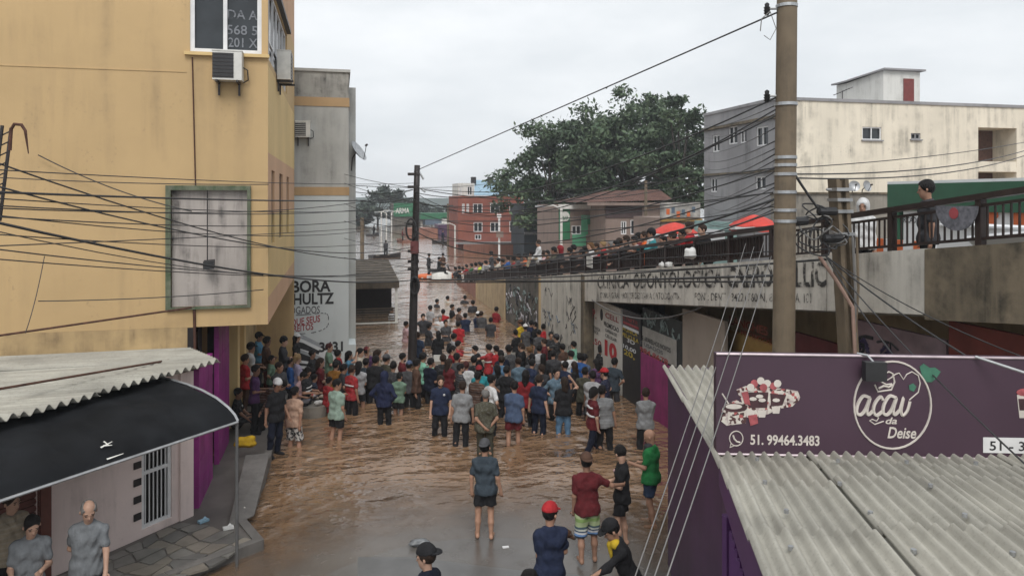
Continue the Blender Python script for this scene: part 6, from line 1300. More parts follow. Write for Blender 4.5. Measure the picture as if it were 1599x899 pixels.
# --- right crowd
add(813, 501, -60, 'person in yellow vest and dark cap near the viaduct wall', top='yellow', hat='cap', hatc='brown', pose='hold', skin='t')
add(821, 508, -50, 'person in white cap and grey shirt near the viaduct wall', top='dgrey', hat='cap', hatc='white', pose='fold', skin='t')
add(828, 501, 20, 'person in navy jacket beside the yellow vest', top='hood', sleeve='l', hair='k', pose='stand')
add(836, 504, -70, 'man in black jacket looking left at the viaduct wall', top='black', sleeve='l', hair='k', pose='hold', skin='l')
add(853, 507, 0, 'man in bright red tee with his back to us by the pale wall', top='red', hair='k', pose='stand', skin='m', h=1.76)
add(861, 519, 175, 'person in black shirt facing us before the pale wall', top='black', hair='k', pose='fold', skin='m')
add(871, 523, -65, 'person in black cap and black tee pointing left', top='black', hat='cap', hatc='char', pose='reachl', skin='l', h=1.76)
add(851, 530, -80, 'woman in maroon jacket in the right crowd', top='maroon', sleeve='l', hair='b', pose='fold', skin='l')
add(815, 537, -70, 'brown haired woman in black tee looking left', top='black', hair='bP', pose='fold', skin='l')
add(828, 543, -50, 'person with reddish hair and black top', top='black', hair='o', pose='stand', skin='l')
add(836, 554, 5, 'man in dark grey tee with his back to us in the right crowd', top='dgrey', hair='k', pose='stand', skin='l', h=1.76)
add(824, 562, 30, 'person in navy shirt bending behind the dark grey tee', top='navy', hair='k', pose='hold', lean=18)
add(853, 554, 8, 'person with long black hair and black top', top='black', hair='kL', pose='stand')
add(868, 576, 150, 'person with glasses in steel blue tee facing us', top='steel', hair='k', pose='hip1', skin='l')
add(890, 549, -25, 'man in white tee reaching to the left', top='white', bot='s', botc='black', hair='k', pose='reachl', skin='m', h=1.76)
add(897, 534, -20, 'person in mint tee near the white shop panel', top='mint', hair='k', pose='stand', skin='m')
add(903, 553, 10, 'person in bright blue shirt behind the white tee', top='blue', hair='k', pose='stand')
add(912, 555, 40, 'man in blue jacket and black cap', top='blueg', sleeve='l', hat='cap', hatc='black', pose='fold', skin='l', extra=badge('white', .14))
add(898, 566, -50, 'woman in black tee looking up to the left', top='black', hair='bL', pose='hold', skin='l')
add(919, 523, 20, 'person in brown shirt at the dark column', top='brown', hair='k', pose='stand', skin='t')
add(926, 533, -10, 'man in charcoal jacket beside the dark column', top='char', sleeve='l', hair='k', pose='fold', skin='m')
add(938, 540, 60, 'woman with black hair and white sleeves in front of the price panel', top='black', hair='kC', pose='hold', skin='m', extra=stripes())
add(958, 560, 25, 'man in dark grey tee left of the red shirt', top='slate', botc='char', hair='k', pose='hips', skin='m', h=1.78)
add(975, 552, 170, 'man in red long shirt facing us by the price board', top='red', sleeve='l', hair='k', pose='stand', skin='m')
add(990, 539, -60, 'man in white cap and black jacket by the magenta low wall', top='black', sleeve='l', bot='s', botc='black', hat='cap', hatc='white', pose='hold', skin='m', h=1.78)
add(944, 578, -55, 'man in red cap and dark floral tee with a hand on his hip', top='hood', botc='black', hat='cap', hatc='red', pose='hip1', skin='l', h=1.78, fat=1.1)
add(925, 581, 6, 'man in light grey tee and grey shorts', top='lgrey', bot='s', botc='dgrey', hair='k', pose='stand', skin='m', h=1.76)
add(926, 607, 65, 'woman in burgundy and white top stepping through the water', top='maroon', botc='dnavy', hair='kC', pose='stand', skin='l', step=-.25, extra=bands('white', (.2,.4)))
add(945, 604, 5, 'man in heather grey tee and long black trousers on the right', top='grey', botc='black', hair='k', pose='stand', skin='m', h=1.8, fat=1.05)
add(1007, 608, -4, 'man in grey tee and black trousers standing apart on the far right', top='grey', botc='black', hair='b', pose='fold', skin='m', h=1.76, fat=1.05)
add(880, 591, 2, 'person in black top and light blue jeans with a hand to the head', top='black', sleeve='s', botc='denim', hair='bL', pose='up' if False else 'head', skin='l', h=1.74, fat=1.1)
# --- wading further out
add(684, 518, -25, 'woman in black cardigan wading in the middle of the street', top='black', sleeve='l', hair='kL', pose='hold', skin='l')
add(717, 503, 2, 'man in bright red tee wading away in the street', top='red', hair='k', pose='stand', skin='m', h=1.78)
add(709, 522, 60, 'person in grey shirt with a black strap next to the wading red tee', top='lgrey', hair='k', pose='reach', skin='m', extra=pack('black'))
add(683, 468, 60, 'small dark clothed person wading far out', top='char', hair='k', pose='hold', skin='m')
add(662, 491, 170, 'person in dark tee chest deep with spread arms', top='char', hair='k', pose='side', skin='l')
add(692, 484, 10, 'person in red shirt carrying somebody through the water', top='red', hair='k', pose='reach', skin='m')
add(687, 493, 170, 'person in white shirt carried beside the red shirt', top='white', hair='g', pose='hold', skin='l')
add(706, 476, 90, 'person in black tee waist deep in front of the far wall', top='black', hair='k', pose='phone', skin='m')
add(717, 482, 80, 'person in brown shirt waist deep with arms out', top='brown', hair='k', pose='side', skin='m')
add(634, 503, 70, 'person in pinkish shirt wading left of the slim pole', top='pink', hair='k', pose='hold', skin='m')
add(611, 481, 90, 'person in white shirt under the flooded porch', top='white', hair='k', pose='hold', skin='m')
add(654, 520, 20, 'person in blue jeans just behind the slim pole', top='dkdenim', hair='b', pose='stand', skin='m')
add(738, 470, -30, 'person in dark shirt wading by the cream wall', top='char', hair='k', pose='fold', skin='m')
add(753, 487, 5, 'man in grey shirt wading away near the wall', top='dgrey', sleeve='l', hair='b', pose='fold', skin='m')
add(746, 488, 20, 'person in white cap beside the wading grey shirt', top='navy', hat='cap', hatc='white', pose='hold', skin='m')
add(785, 472, 50, 'person in maroon shirt close to the graffiti wall', top='maroon', hair='k', pose='hold', skin='l')
add(797, 475, 60, 'person in white cap and dark shirt close to the graffiti wall', top='navy', hat='cap', hatc='white', pose='fold', skin='m')
# --- on the viaduct
D_ = dict(on='deck')
add(718, 400, -90, 'person in black bending at the low end of the railing', top='black', sleeve='l', hair='k', pose='rail', **D_)
add(729, 398, -90, 'person in red shirt at the low end of the railing', top='red', hair='k', pose='rail', **D_)
add(737, 397, -90, 'person in green shirt at the low end of the railing', top='green', hair='k', pose='rail', **D_)
add(744, 397, -80, 'person in pink shirt at the low end of the railing', top='pink', hair='k', pose='rail', **D_)
add(750, 410, -90, 'person in high visibility yellow vest low at the railing', top='hivis', sleeve='n', hair='k', pose='rail', **D_)
add(759, 395, -80, 'person in light grey shirt at the railing near the white post', top='lgrey', hair='k', pose='rail', **D_)
add(768, 397, -90, 'person in pale trousers sitting on the far railing', top='dgrey', botc='lgrey', hair='k', pose='knee', on='sit', sit=1)
add(779, 399, -90, 'person in cream shirt at the railing left of the blue vest', top='cream', hair='k', pose='rail', **D_)
add(794, 395, -90, 'person in blue and white vest at the railing', top='blue', sleeve='s', hair='b', pose='rail', extra=bands('white', (.38,)), **D_)
add(803, 390, -80, 'person in faded red shirt behind the blue vest', top='dred', hair='k', pose='stand', X=XV+1.2, **D_)
add(821, 375, -85, 'person in bright orange shirt standing tall behind the railing', top='orange', hair='k', pose='stand', X=XV+.9, **D_)
add(842, 388, -90, 'person in white sleeves and beige trousers sitting on the railing', top='white', sleeve='l', botc='beige', hair='b', pose='knee', on='sit', sit=1)
add(856, 392, -85, 'person in dark brown top leaning on the railing', top='brown', hair='k', pose='rail', **D_)
add(866, 387, -90, 'person in olive shirt leaning on the railing', top='olive', hair='k', pose='rail', **D_)
add(876, 385, -95, 'person with red hood leaning on the railing', top='char', sleeve='l', hat='hood', hatc='dred', pose='rail', skin='l', **D_)
add(889, 388, -90, 'person in black shirt with a pale mark leaning on the railing', top='black', hair='k', pose='rail', extra=badge('white', 0), **D_)
add(905, 393, -90, 'person in dark grey jacket bending low over the railing', top='dgrey', sleeve='l', hair='k', pose='hang', **D_)
add(921, 379, -90, 'woman in white top and navy skirt on the outer side of the railing', top='white', bot='d', botc='navy', hair='oL', pose='back', X=XV+.5, skin='l', **D_)
add(943, 377, -80, 'blonde person in red long sleeves leaning on the railing', top='red', sleeve='l', hair='y', pose='rail', skin='l', **D_)
add(933, 381, -90, 'person in olive top between the white top and the red sleeves', top='olive', hair='b', pose='rail', X=XV+1.0, **D_)
add(952, 379, -90, 'person in blue grey shirt beside the blonde person', top='blueg', hair='g', pose='rail', X=XV+.8, **D_)
add(960, 378, -85, 'person in navy shirt with forearms on the railing', top='dnavy', hair='k', pose='rail', skin='l', **D_)
add(979, 369, -85, 'man in black tee with forearms over the railing', top='black', hair='b', pose='rail', skin='l', **D_)
add(1008, 363, -80, 'person in orange and brown shirt at the railing', top='orange', hair='b', pose='rail', X=XV+.8, **D_)
add(1019, 359, -80, 'person in black cap and teal jacket with a white collar', top='teal', sleeve='l', hat='cap', hatc='black', pose='rail', extra=scarf('white'), **D_)
add(1032, 372, -90, 'person in black lying low over the railing', top='black', hair='k', pose='hang', **D_)
add(1078, 348, -78, 'woman in red top leaning over the railing under the parasol', top='red', hair='b', pose='hang', skin='l', botc='black', **D_)
add(1096, 352, -90, 'person in black shorts bending over the railing with bare arms', top='black', sleeve='s', hair='b', pose='hang', skin='l', **D_)
add(1346, 322, 200, 'person in white hooded top behind the railing', top='white', sleeve='l', hat='hood', hatc='white', pose='stand', X=XV+1.6, skin='m', lean=0, **D_)
add(1450, 298, -60, 'man in dark tee standing behind the near railing', top='char', hair='k', pose='stand', X=XV+.62, skin='m', lean=0, h=1.74, **D_)
# --- denser crowd
add(398, 572, 88, 'person in dark purple shirt between the red tee and the bending person', top='purple', botc='black', hair='k', pose='hold', skin='t', base=PV)
add(424, 556, 80, 'boy in dark green shirt behind the white knit cap', top='sage', bot='s', botc='char', hair='k', pose='hips', h=1.5, base=-.05)
add(437, 566, 92, 'person in grey hooded jacket between the white knit cap and the blue jacket', top='dgrey', sleeve='l', botc='black', hair='b', pose='fold', base=-.15)
add(487, 548, 95, 'person in black jacket under the painted car stripes', top='black', sleeve='l', hair='k', pose='hold')
add(500, 560, 80, 'woman in dark maroon top under the painted car stripes', top='maroon', hair='bL', pose='fold', skin='l')
add(490, 585, 60, 'child in navy tee next to the grey tub', top='navy', bot='s', botc='char', hair='k', pose='hold', h=1.4)
add(536, 570, 60, 'man in charcoal tee behind the pale green tee', top='char', hair='k', pose='hips', skin='m')
add(549, 572, 30, 'person in red and white top beside the greyish pink top', top='red', hair='bP', pose='stand', extra=bands('white', (.3,)))
add(570, 561, 20, 'man in slate tee between two dark jackets', top='slate', hair='k', pose='fold', skin='m')
add(590, 548, 60, 'woman in beige top behind the navy hooded sweater', top='beige', hair='bL', pose='shade', skin='l')
add(604, 556, 50, 'man in dark olive tee behind the charcoal jacket', top='dolive', hat='cap', hatc='dgrey', pose='hold', skin='m')
add(622, 583, 15, 'boy in dark green tee beside the grey jacket', top='sage', bot='s', botc='black', hair='k', pose='fold', h=1.5)
add(650, 562, 60, 'person in brown jacket just right of the slim pole', top='brown', sleeve='l', hair='k', pose='stand')
add(673, 561, 30, 'person in dark navy top left of the white striped shoulders', top='dnavy', hair='k', pose='hold')
add(702, 562, 40, 'woman in wine red top right of the white striped shoulders', top='maroon', hair='bL', pose='fold', skin='l')
add(740, 557, 10, 'person in black tee at the near side of the rescue boat', top='black', hair='k', pose='hold', skin='m')
add(743, 582, 20, 'person in dark brown tee between the white and teal tees', top='brown', hair='k', pose='stand', skin='t')
add(776, 571, -10, 'woman in grey top left of the denim jacket', top='dgrey', hair='kL', pose='fold')
add(790, 573, 15, 'man in black tee behind the blue tee', top='black', hair='k', pose='hips', skin='m')
add(812, 560, -20, 'man in pale blue shirt behind the navy tee', top='steel', hair='b', pose='fold', skin='l')
add(822, 580, 20, 'woman in dark red top behind the navy trousers man', top='dred', hair='kL', pose='stand')
add(843, 540, -30, 'man in white and grey shirt near the pale wall', top='lgrey', hair='k', pose='hold', skin='m')
add(846, 571, -15, 'woman with tied brown hair in black shirt behind the steel blue tee', top='char', hair='bP', pose='fold', skin='l')
add(864, 548, 10, 'person in dark jacket under the scrawled wall', top='char', sleeve='l', hair='k', pose='stand')
add(880, 538, -40, 'man in brown tee next to the mint tee', top='brown', hair='k', pose='fold', skin='t')
add(882, 566, 25, 'person in navy tee left of the woman looking up', top='navy', hair='k', pose='stand')
add(910, 575, 15, 'man in dark olive tee behind the light grey tee', top='dolive', hair='k', pose='hold', skin='m')
add(932, 562, -20, 'woman in plum top behind the red cap', top='purple', hair='kL', pose='fold')
add(951, 548, 30, 'boy in grey tee below the red number ten', top='dgrey', bot='s', botc='char', hair='k', pose='hold', h=1.5)
add(806, 516, -40, 'man in black tee by the dark painted wall', top='black', hair='k', pose='fold', skin='m')
add(842, 516, -20, 'person in grey tee between the black jacket and bright red tee', top='dgrey', hair='k', pose='stand')
add(673, 478, 30, 'person in pale shirt wading beside the slim pole far out', top='lgrey', hair='k', pose='hold')
add(728, 490, -10, 'person in navy shirt waist deep behind the wading red tee', top='navy', hair='k', pose='reach')
add(767, 497, 10, 'person in dark shirt wading left of the dark painted wall', top='char', hair='k', pose='stand')
add(774, 480, 40, 'person in red shirt chest deep near the cream wall', top='dred', hair='k', pose='hold')
add(698, 500, 150, 'person in grey top coming through the water', top='dgrey', hair='b', pose='hold', skin='l')
add(669, 506, 60, 'person in dark shirt waist deep right of the slim pole', top='char', hair='k', pose='fold')
add(725, 462, 10, 'small figure in dark shirt far out before the reddish wall', top='char', hair='k', pose='stand')
add(699, 463, 60, 'small figure in pale shirt far out in mid street', top='cream', hair='k', pose='hold')
# --- denser line on the viaduct
add(712, 399, -80, 'person in grey at the very end of the railing', top='dgrey', hair='k', pose='rail', **D_)
add(724, 395, -70, 'person in white shirt behind the red and black ones at the ramp end', top='white', hair='k', pose='stand', X=XV+1.3, **D_)
add(755, 396, -70, 'person in navy shirt behind the high visibility vest', top='navy', hair='k', pose='stand', X=XV+1.2, **D_)
add(773, 392, -75, 'person in olive shirt behind the sitting pale trousers', top='olive', hair='b', pose='stand', X=XV+1.3, **D_)
add(786, 392, -75, 'person in black shirt behind the blue vest on the ramp', top='black', hair='k', pose='stand', X=XV+1.2, **D_)
add(811, 392, -85, 'person in grey shirt leaning left of the orange shirt', top='dgrey', hair='k', pose='rail', **D_)
add(832, 391, -85, 'person in dark shirt leaning right of the orange shirt', top='char', hair='k', pose='rail', **D_)
add(850, 385, -75, 'person in pale pink shirt behind the sitting beige trousers', top='pink', hair='b', pose='stand', X=XV+1.2, **D_)
add(872, 380, -70, 'person in steel blue shirt behind the red hood', top='steel', hair='k', pose='stand', X=XV+1.3, **D_)
add(897, 383, -75, 'person in brown shirt standing behind the bending grey jacket', top='brown', hair='k', pose='stand', X=XV+1.2, **D_)
add(912, 386, -85, 'person in black shirt left of the white topped woman', top='black', hair='k', pose='rail', **D_)
add(969, 373, -80, 'person in grey shirt between navy shirt and black tee on the railing', top='dgrey', hair='b', pose='rail', X=XV+.8, **D_)
add(990, 370, -80, 'person in pale shirt right of the black tee on the railing', top='lgrey', hair='k', pose='rail', X=XV+.8, **D_)
add(999, 365, -75, 'person in maroon shirt standing behind the orange and brown shirt', top='maroon', hair='k', pose='stand', X=XV+1.2, **D_)
add(1046, 366, -80, 'person in red shirt low at the railing under the parasol edge', top='dred', hair='b', pose='rail', X=XV+.7, **D_)
add(1064, 360, -80, 'person in grey shirt behind the railing left of the leaning woman', top='dgrey', hair='k', pose='rail', X=XV+.9, **D_)

for i, (u, v, face, label, k) in enumerate(PEOPLE):
    k = dict(k); base = k.pop('base', None); h = k.pop('h', 1.66+.012*((i*7)%11)); mode = k.pop('on', None)
    if mode == 'deck':
        X = k.pop('X', XV+.62); ln = k.get('lean', 35); fx = -math.sin(R(face)+YAW); s = h/1.755
        for _ in range(6):
            p = onX(u, v, X-.85*s*math.sin(R(ln))); yf = p.y+.0; zd = T(yf)-.7; want = p.z-zd; cl = (want/s-.94)/.82
            if 'lean' not in k: ln = max(2, min(68, math.degrees(math.acos(max(-1,min(1,cl)))))) if cl < 1 else 0
        k['lean'] = ln; D = (p-camo.location).length; pos = Vector((X, yf, zd))
        if cl > 1: h = min(want, 1.92)
    elif mode == 'sit':
        X = k.pop('X', XV+.1); p = onX(u, v, X); zt_ = T(p.y)+.66; D = (p-camo.location).length; pos = Vector((X, p.y, zt_)); k['sit'] = 1
    else:
        pos, D = solve(u, v, h*k.pop('hs', 1.0), base)
    person(pos, face, label, h=h, seed=i*13+5, vox=vx(D), D=D, **k)
# ================================================================== boats, dog, litter, small things
def boat(name, label, c, ln, wd_, hgt, ang, mat, seatmat, bow=.35):
    t_ = thing(name, label, 'boat', (c[0],c[1],0)); ca, sa = math.cos(ang), math.sin(ang)
    W_ = lambda x,y,z: (c[0]+x*ca-y*sa, c[1]+x*sa+y*ca, z); n_ = 12; out = []
    for i in range(n_+1):
        f = i/n_; x = (f-.5)*ln; w_ = wd_/2*(1-max(0,(f-(1-bow))/bow)**2.2*.96); rise = .18*max(0,(f-.6)/.4)**2
        out.append([W_(x,-w_,hgt+rise), W_(x,-w_*.8,-.12+rise*.5), W_(x,w_*.8,-.12+rise*.5), W_(x,w_,hgt+rise), W_(x,w_*.88,hgt+rise-.02), W_(x,w_*.72,.0+rise*.5), W_(x,-w_*.72,.0+rise*.5), W_(x,-w_*.88,hgt+rise-.02), W_(x,-w_,hgt+rise)])
    q = MB(); q.grid(out); q.add([out[0][k] for k in (0,1,2,3)], [(0,1,2,3)]); q.obj('hull', mat, t_, smooth=False)
    for f in (-.22,.12): q = MB(); q.obox(W_(f*ln,0,hgt-.08), (ca,sa,0), (-sa,ca,0), (0,0,1), .12, wd_*.42, .02); q.obj('seat', seatmat, t_)
    return t_
M['alu'] = plain('dull_aluminium_hull', (.40,.39,.36,1), .45, .4, .2, 3, .1); M['bwood'] = plain('beige_boat_plank', (.36,.29,.20,1), .7, 0, .25, 4, .1)
p = onZ(741, 572, 0); boat('rescue_boat', 'small pale rescue boat held by the people in red shirts', p, 3.0, 1.15, .32, YAW*-1+.05, M['alu'], M['bwood'])
p = onZ(681, 434, 0); rf_ = thing('inflatable_raft', 'orange and white inflatable raft beside the slim pole', 'raft', p)
q = MB(); q.tube([(p.x+1.25*math.cos(a_),p.y+.6*math.sin(a_),.16) for a_ in [2*math.pi*i/20 for i in range(21)]], .17, 8); q.obj('tube', M['orange'], rf_, smooth=True); q = MB(); q.box(p.x-1.15,p.x+1.15,p.y-.5,p.y+.5,.05,.12); q.obj('floor', M['white_plastic'], rf_)
for k in (-.6,.5): q = MB(); q.box(p.x+k-.18,p.x+k+.18,p.y-.8,p.y-.76,.08,.3); q.obj('patch', M['white_frame'], rf_)
p2 = onZ(690, 437, 0); js = thing('jet_ski', 'white jet ski with a dark seat next to the orange raft', 'jet ski', p2)
q = MB(); rows = []
for i in range(9):
    f = i/8; x = (f-.5)*1.5; w_ = .36*(1-abs(2*f-1)**3*.75); rows.append([(p2.x+x,p2.y-w_,.08),(p2.x+x,p2.y-w_*.85,.4+.12*f),(p2.x+x,p2.y-w_*.35,.52+.2*math.sin(f*3)),(p2.x+x,p2.y+w_*.35,.52+.2*math.sin(f*3)),(p2.x+x,p2.y+w_*.85,.4+.12*f),(p2.x+x,p2.y+w_,.08)])
q.grid(rows); q.obj('hull', M['white_plastic'], js, smooth=True); q = MB(); q.box(p2.x-1.0,p2.x+.2,p2.y-.2,p2.y+.2,.62,.82); q.obj('seat', M['black_plastic'], js); q = MB(); q.tube([(p2.x+.4,p2.y-.35,1.0),(p2.x+.45,p2.y,1.05),(p2.x+.4,p2.y+.35,1.0)], .03, 6); q.tube([(p2.x+.6,p2.y,.7),(p2.x+.45,p2.y,1.05)], .06, 6); q.obj('handlebar', M['black_plastic'], js)
def pat(p, face, label, base, **k): D = (Vector((p[0],p[1],0))-Vector((0,0,0))).length; person(Vector((p[0],p[1],base)), face, label, D=D, vox=vx(D), seed=int(abs(p[0]*91+p[1]*7))%999, **k)
pat((p.x-.55,p.y), 60, 'person in dark jacket standing left on the orange raft', .12, top='char', sleeve='l', hair='k', pose='hold'); pat((p.x+.45,p.y+.1), -30, 'person in brown jacket standing right on the orange raft', .12, top='brown', sleeve='l', hair='k', pose='stand', botc='beige')
pat((p2.x-.2,p2.y), 90, 'rider in black on the white jet ski', .78, top='black', sleeve='l', hair='k', pose='reach', sit=1)
for i,(u,v,lb1,lb2,cl) in enumerate(((603,402,'dark rowing boat alone on the wide flooded street','person in dark clothes sitting in the lone rowing boat','char'),(584,368,'long dark boat far out at the left','person far out standing in the long dark boat','black'),(629,378,'small reddish boat far out left of the pole','person far out in the small reddish boat','maroon'),(692,380,'low dark boat near the purple shops','person standing in the boat near the purple shops','navy'))):
    pb = onZ(u, v, 0); boat('rowing_boat', lb1, pb, 3.4, 1.3, .3, .4+i*.7, M['gr_rust'] if i == 2 else M['dark_metal'], M['bwood'])
    pat((pb.x,pb.y), 40*i, lb2, .02, top=cl, sleeve='l', hair='k', pose='hold')
# far lamp posts and poles
def lamp_post(u, vb, vt, D, label, arm=1, mat=None):
    p0, p1 = P(u, vb, D), P(u, vt, D); t_ = thing('street_lamp', label, 'street lamp', p0); q = MB(); q.tube([p0-Vector((0,0,1)), p1], .1, 7); q.obj('post', mat or M['white_plastic'], t_)
    q = MB(); q.tube([p1, p1+cw(.6*arm,0,.25), p1+cw(1.3*arm,0,.2)], .06, 6); ar = q.obj('arm', mat or M['white_plastic'], t_); q = MB(); q.obox(p1+cw(1.6*arm,0,.18), cw(1,0,0), cw(0,1,0), (0,0,1), .35,.14,.07); q.obj('lamp_head', M['galv'], ar)
for (u,vb,vt,D,lb_,ar) in ((596,366,331,120,'left of three pale street lamps beyond the far boats',1),(604,366,333,120,'middle of three pale street lamps beyond the far boats',-1),(612,366,332,120,'right of three pale street lamps beyond the far boats',1),(711,392,352,88,'pale curved street lamp in front of the purple shops',-1),(877,388,326,55,'grey street lamp pole in front of the green shop',-1)): lamp_post(u,vb,vt,D,lb_,ar)
p0, p1 = P(780,400,62), P(780,337,62); t_ = thing('white_post', 'white post with a square white head by the brick house', 'post', p0); q = MB(); q.tube([p0-Vector((0,0,2)), p1], .09, 8); q.obj('post', M['white_frame'], t_); q = MB(); q.obox(p1, cw(1,0,0), cw(0,1,0), (0,0,1), .18,.18,.14); q.obj('head', M['white_frame'], t_); q = MB(); q.obox(P(781,366,61.8), cw(1,0,0), cw(0,1,0), (0,0,1), .3,.05,.25); q.obj('sign_plate', M['mauve'], t_)
for (u,vb,vt,D,r_,lb_) in ((566,404,340,60,.16,'dark utility pole behind the porch roof'),(700,395,318,95,.14,'thin utility pole left of the brick house'),(1009,330,282,58,.12,'thin pole rising over the clay tile roof')):
    t_ = thing('utility_pole', lb_, 'utility pole', P(u,vb,D)); q = MB(); q.tube([P(u,vb,D)-Vector((0,0,2.5)), P(u,vt,D)], r_, 8); q.obj('shaft', M['pole_c'], t_); q = MB(); q.obox(P(u,vt+3,D), cw(1,0,0), cw(0,1,0), (0,0,1), .8,.05,.05); q.obj('crossarm', M['dark_metal'], t_)
# dog carried by the man in the red cap
dgp = P(882, 836, 10.5); dg = thing('dog', 'small brown dog carried in front of the man in the red cap', 'dog', dgp)
def dogpt(x,y,z): return np.array(dgp)+np.array(cw(x,y,0))+np.array([0,0,z])
F = Field([cap(dogpt(-.24,.16,-.16), dogpt(-.06,.1,-.08), .085, .075), cap(dogpt(-.06,.1,-.07), dogpt(.02,.05,.01), .06, .055), ell(dogpt(.04,.03,.02), (.06,.065,.058)), cap(dogpt(.07,.02,.005), dogpt(.135,-.02,-.03), .034, .022), cap(dogpt(.0,.07,.03), dogpt(-.04,.08,-.05), .022, .03), cap(dogpt(.03,-.03,.03), dogpt(.0,-.055,-.05), .022, .028), cap(dogpt(-.05,.06,-.13), dogpt(.02,.02,-.24), .03, .022), cap(dogpt(-.08,.16,-.13), dogpt(-.02,.14,-.25), .03, .022), cap(dogpt(-.22,.2,-.2), dogpt(-.24,.22,-.34), .04, .025), cap(dogpt(-.26,.12,-.2), dogpt(-.26,.1,-.34), .04, .025), cap(dogpt(-.3,.18,-.12), dogpt(-.4,.22,-.2), .02, .01)], .012, .03)
V, Q = F.nets(); o = mkobj('body', quadmesh('body', V, Q), M['hair'], dg, rgba((.085,.04,.022)))
q = MB(); q.tube([Vector(dogpt(.138,-.022,-.022)), Vector(dogpt(.158,-.03,-.03))], [.016,.01], 7); q.obj('nose', M['black_plastic'], dg)
for y in (-.035,.0): q = MB(); q.tube([Vector(dogpt(.088,y-.005,.032)), Vector(dogpt(.096,y-.008,.034))], [.009,.006], 6); q.obj('eye', M['eye'], dg)
# litter and bags
p = onZ(790, 853, .03); q = MB(); z = ground(p.x,p.y); q.obox((p.x,p.y,z+.012), cw(1,.2,0), cw(-.2,1,0), (0,0,1), .055,.025,.01); tag(q.obj('paper_scrap', M['white_frame']), 'small white paper scrap lying on the wet road', 'paper')
p = onZ(655, 850, .02); tag(mkobj('plastic_bag', lump((p.x,p.y,ground(p.x,p.y)+.06), (.15,.1,.06), 77, 3), plain('translucent_grey_bag', (.16,.17,.18,1), .35, 0, .4, 9, .3)), 'crumpled grey plastic bag on the road behind the black capped man', 'bag')
hp0 = onZ(490, 648, 0); hpz = thing('rubbish_heap', 'heap of cans, bottles and cloth in a grey tub on the left', 'heap', (hp0.x,hp0.y,0)); q = MB(); q.tube([(hp0.x,hp0.y,-.3),(hp0.x,hp0.y,.32)], [.34,.42], 14); q.obj('tub', M['concrete'], hpz)
cols = [(.6,.6,.58),(.45,.05,.05),(.5,.42,.35),(.1,.1,.12),(.55,.5,.5),(.25,.25,.28)]
for k in range(15):
    rr = random.Random(k); a_ = rr.uniform(0,6.3); r_ = rr.uniform(.0,.42); o = mkobj('item', lump((hp0.x+r_*math.cos(a_),hp0.y+r_*math.sin(a_),.36+.18*(1-r_/.42)+rr.uniform(0,.08)), (rr.uniform(.06,.13),rr.uniform(.05,.1),rr.uniform(.05,.09)), k+200, 1), M['paint'], hpz, rgba(cols[k % 6]))
o = mkobj('yellow_bag', lump(tuple(onZ(384,690,.55)), (.2,.15,.13), 9, 3), M['cloth'], None, rgba((.5,.31,.02))); tag(o, 'bright yellow bag beside the man sitting on the pavement', 'bag')
p = onX(1079, 396, XV-.12); o = mkobj('white_bag', lump((XV-.12,p.y,p.z), (.12,.13,.14), 31, 3), bag_m); tag(o, 'white bag hanging over the railing from the leaning woman', 'bag')
p = onX(921, 415, XV-.03); q = MB(); q.box(XV-.045,XV-.02,p.y-.28,p.y+.28,p.z-.05,p.z+.3); tag(q.obj('towel', M['white_plastic']), 'white cloth hung over the outside of the railing', 'cloth')
for k,(u,v) in enumerate(((1003,588),(1013,592),(1021,590))):
    p = onZ(u, v, 0); o = mkobj('packed_bag', lump((p.x,p.y,.08), (.16,.13,.16), 60+k, 2), M['cloth'], None, rgba([(.5,.4,.36),(.25,.1,.12),(.5,.5,.5)][k])); tag(o, ('beige bag standing by the magenta low wall','dark red bag by the magenta low wall','grey white bag furthest right by the magenta low wall')[k], 'bag')
# ================================================================== cables
ORD = ['first','second','third','fourth','fifth','sixth','seventh','eighth','ninth','tenth','eleventh','twelfth','thirteenth','fourteenth','fifteenth']
def order(vals):
    k = sorted(range(len(vals)), key=lambda i: vals[i]); r_ = [0]*len(vals)
    for n_, i in enumerate(k): r_[i] = n_
    return [ORD[i] for i in r_]
def cable(a, b_, s, r, label, group, mat='cable', name='power_cable', n=16):
    q = MB(); q.tube(sag(a, b_, s, n), r, 5); o = q.obj(name, M[mat], None, smooth=True); tag(o, label, 'cable', group); return o
LW = 'thin dark cable strung across the yellow wall towards the slim pole'; GW = 'cables across the yellow wall'
pole = lambda v: P(647, v, 26.9)
Lc = ((0,298,9,310,.1,.016),(0,337,9,437,.35,.019),(0,278,9,385,.5,.012),(20,245,9.4,402,.5,.012),(0,318,9,316,.25,.009),(0,322,9,296,.35,.009),(0,335,9,330,.3,.009),(10,385,9,350,.05,.008),(0,383,9,420,.3,.009),(0,350,9.5,408,.6,.008))
for (u0,v0,D0,v1,s,r), o_ in zip(Lc, order([c_[3] for c_ in Lc])):
    cable(P(u0-60,v0-(v1-v0)*.02,D0*.93), pole(v1), s, r, 'cable across the yellow wall, '+o_+' from the top at the slim pole', GW)
cable(P(60,242,14.9), P(300,330,15.3), .12, .012, 'dark service cable drooping from the wall hook on the yellow wall', None)
cable(P(-40,275,14), P(420,288,15.9), .05, .01, 'straight thin line near the top of the boarded window', None)
cable(P(60,470,14.0), P(412,452,15.8), .05, .01, 'pale thin cable crossing below the boarded window', None, 'cable')
q = MB(); q.tube([P(-30,528,13.6),P(300,480,15.5)], .022, 6); tag(q.obj('iron_rod', M['rust']), 'rusty iron rod slanting across the lower yellow wall', 'rod')
q = MB(); q.tube([P(-30,612,10.6),P(300,556,14.6)], .02, 6); tag(q.obj('iron_rod', M['rust']), 'rusty iron rod lying over the corrugated roof', 'rod')
cable(P(40,520,13.5), P(70,400,14.2), .12, .008, 'loose thin wire hanging down the lower yellow wall', None)
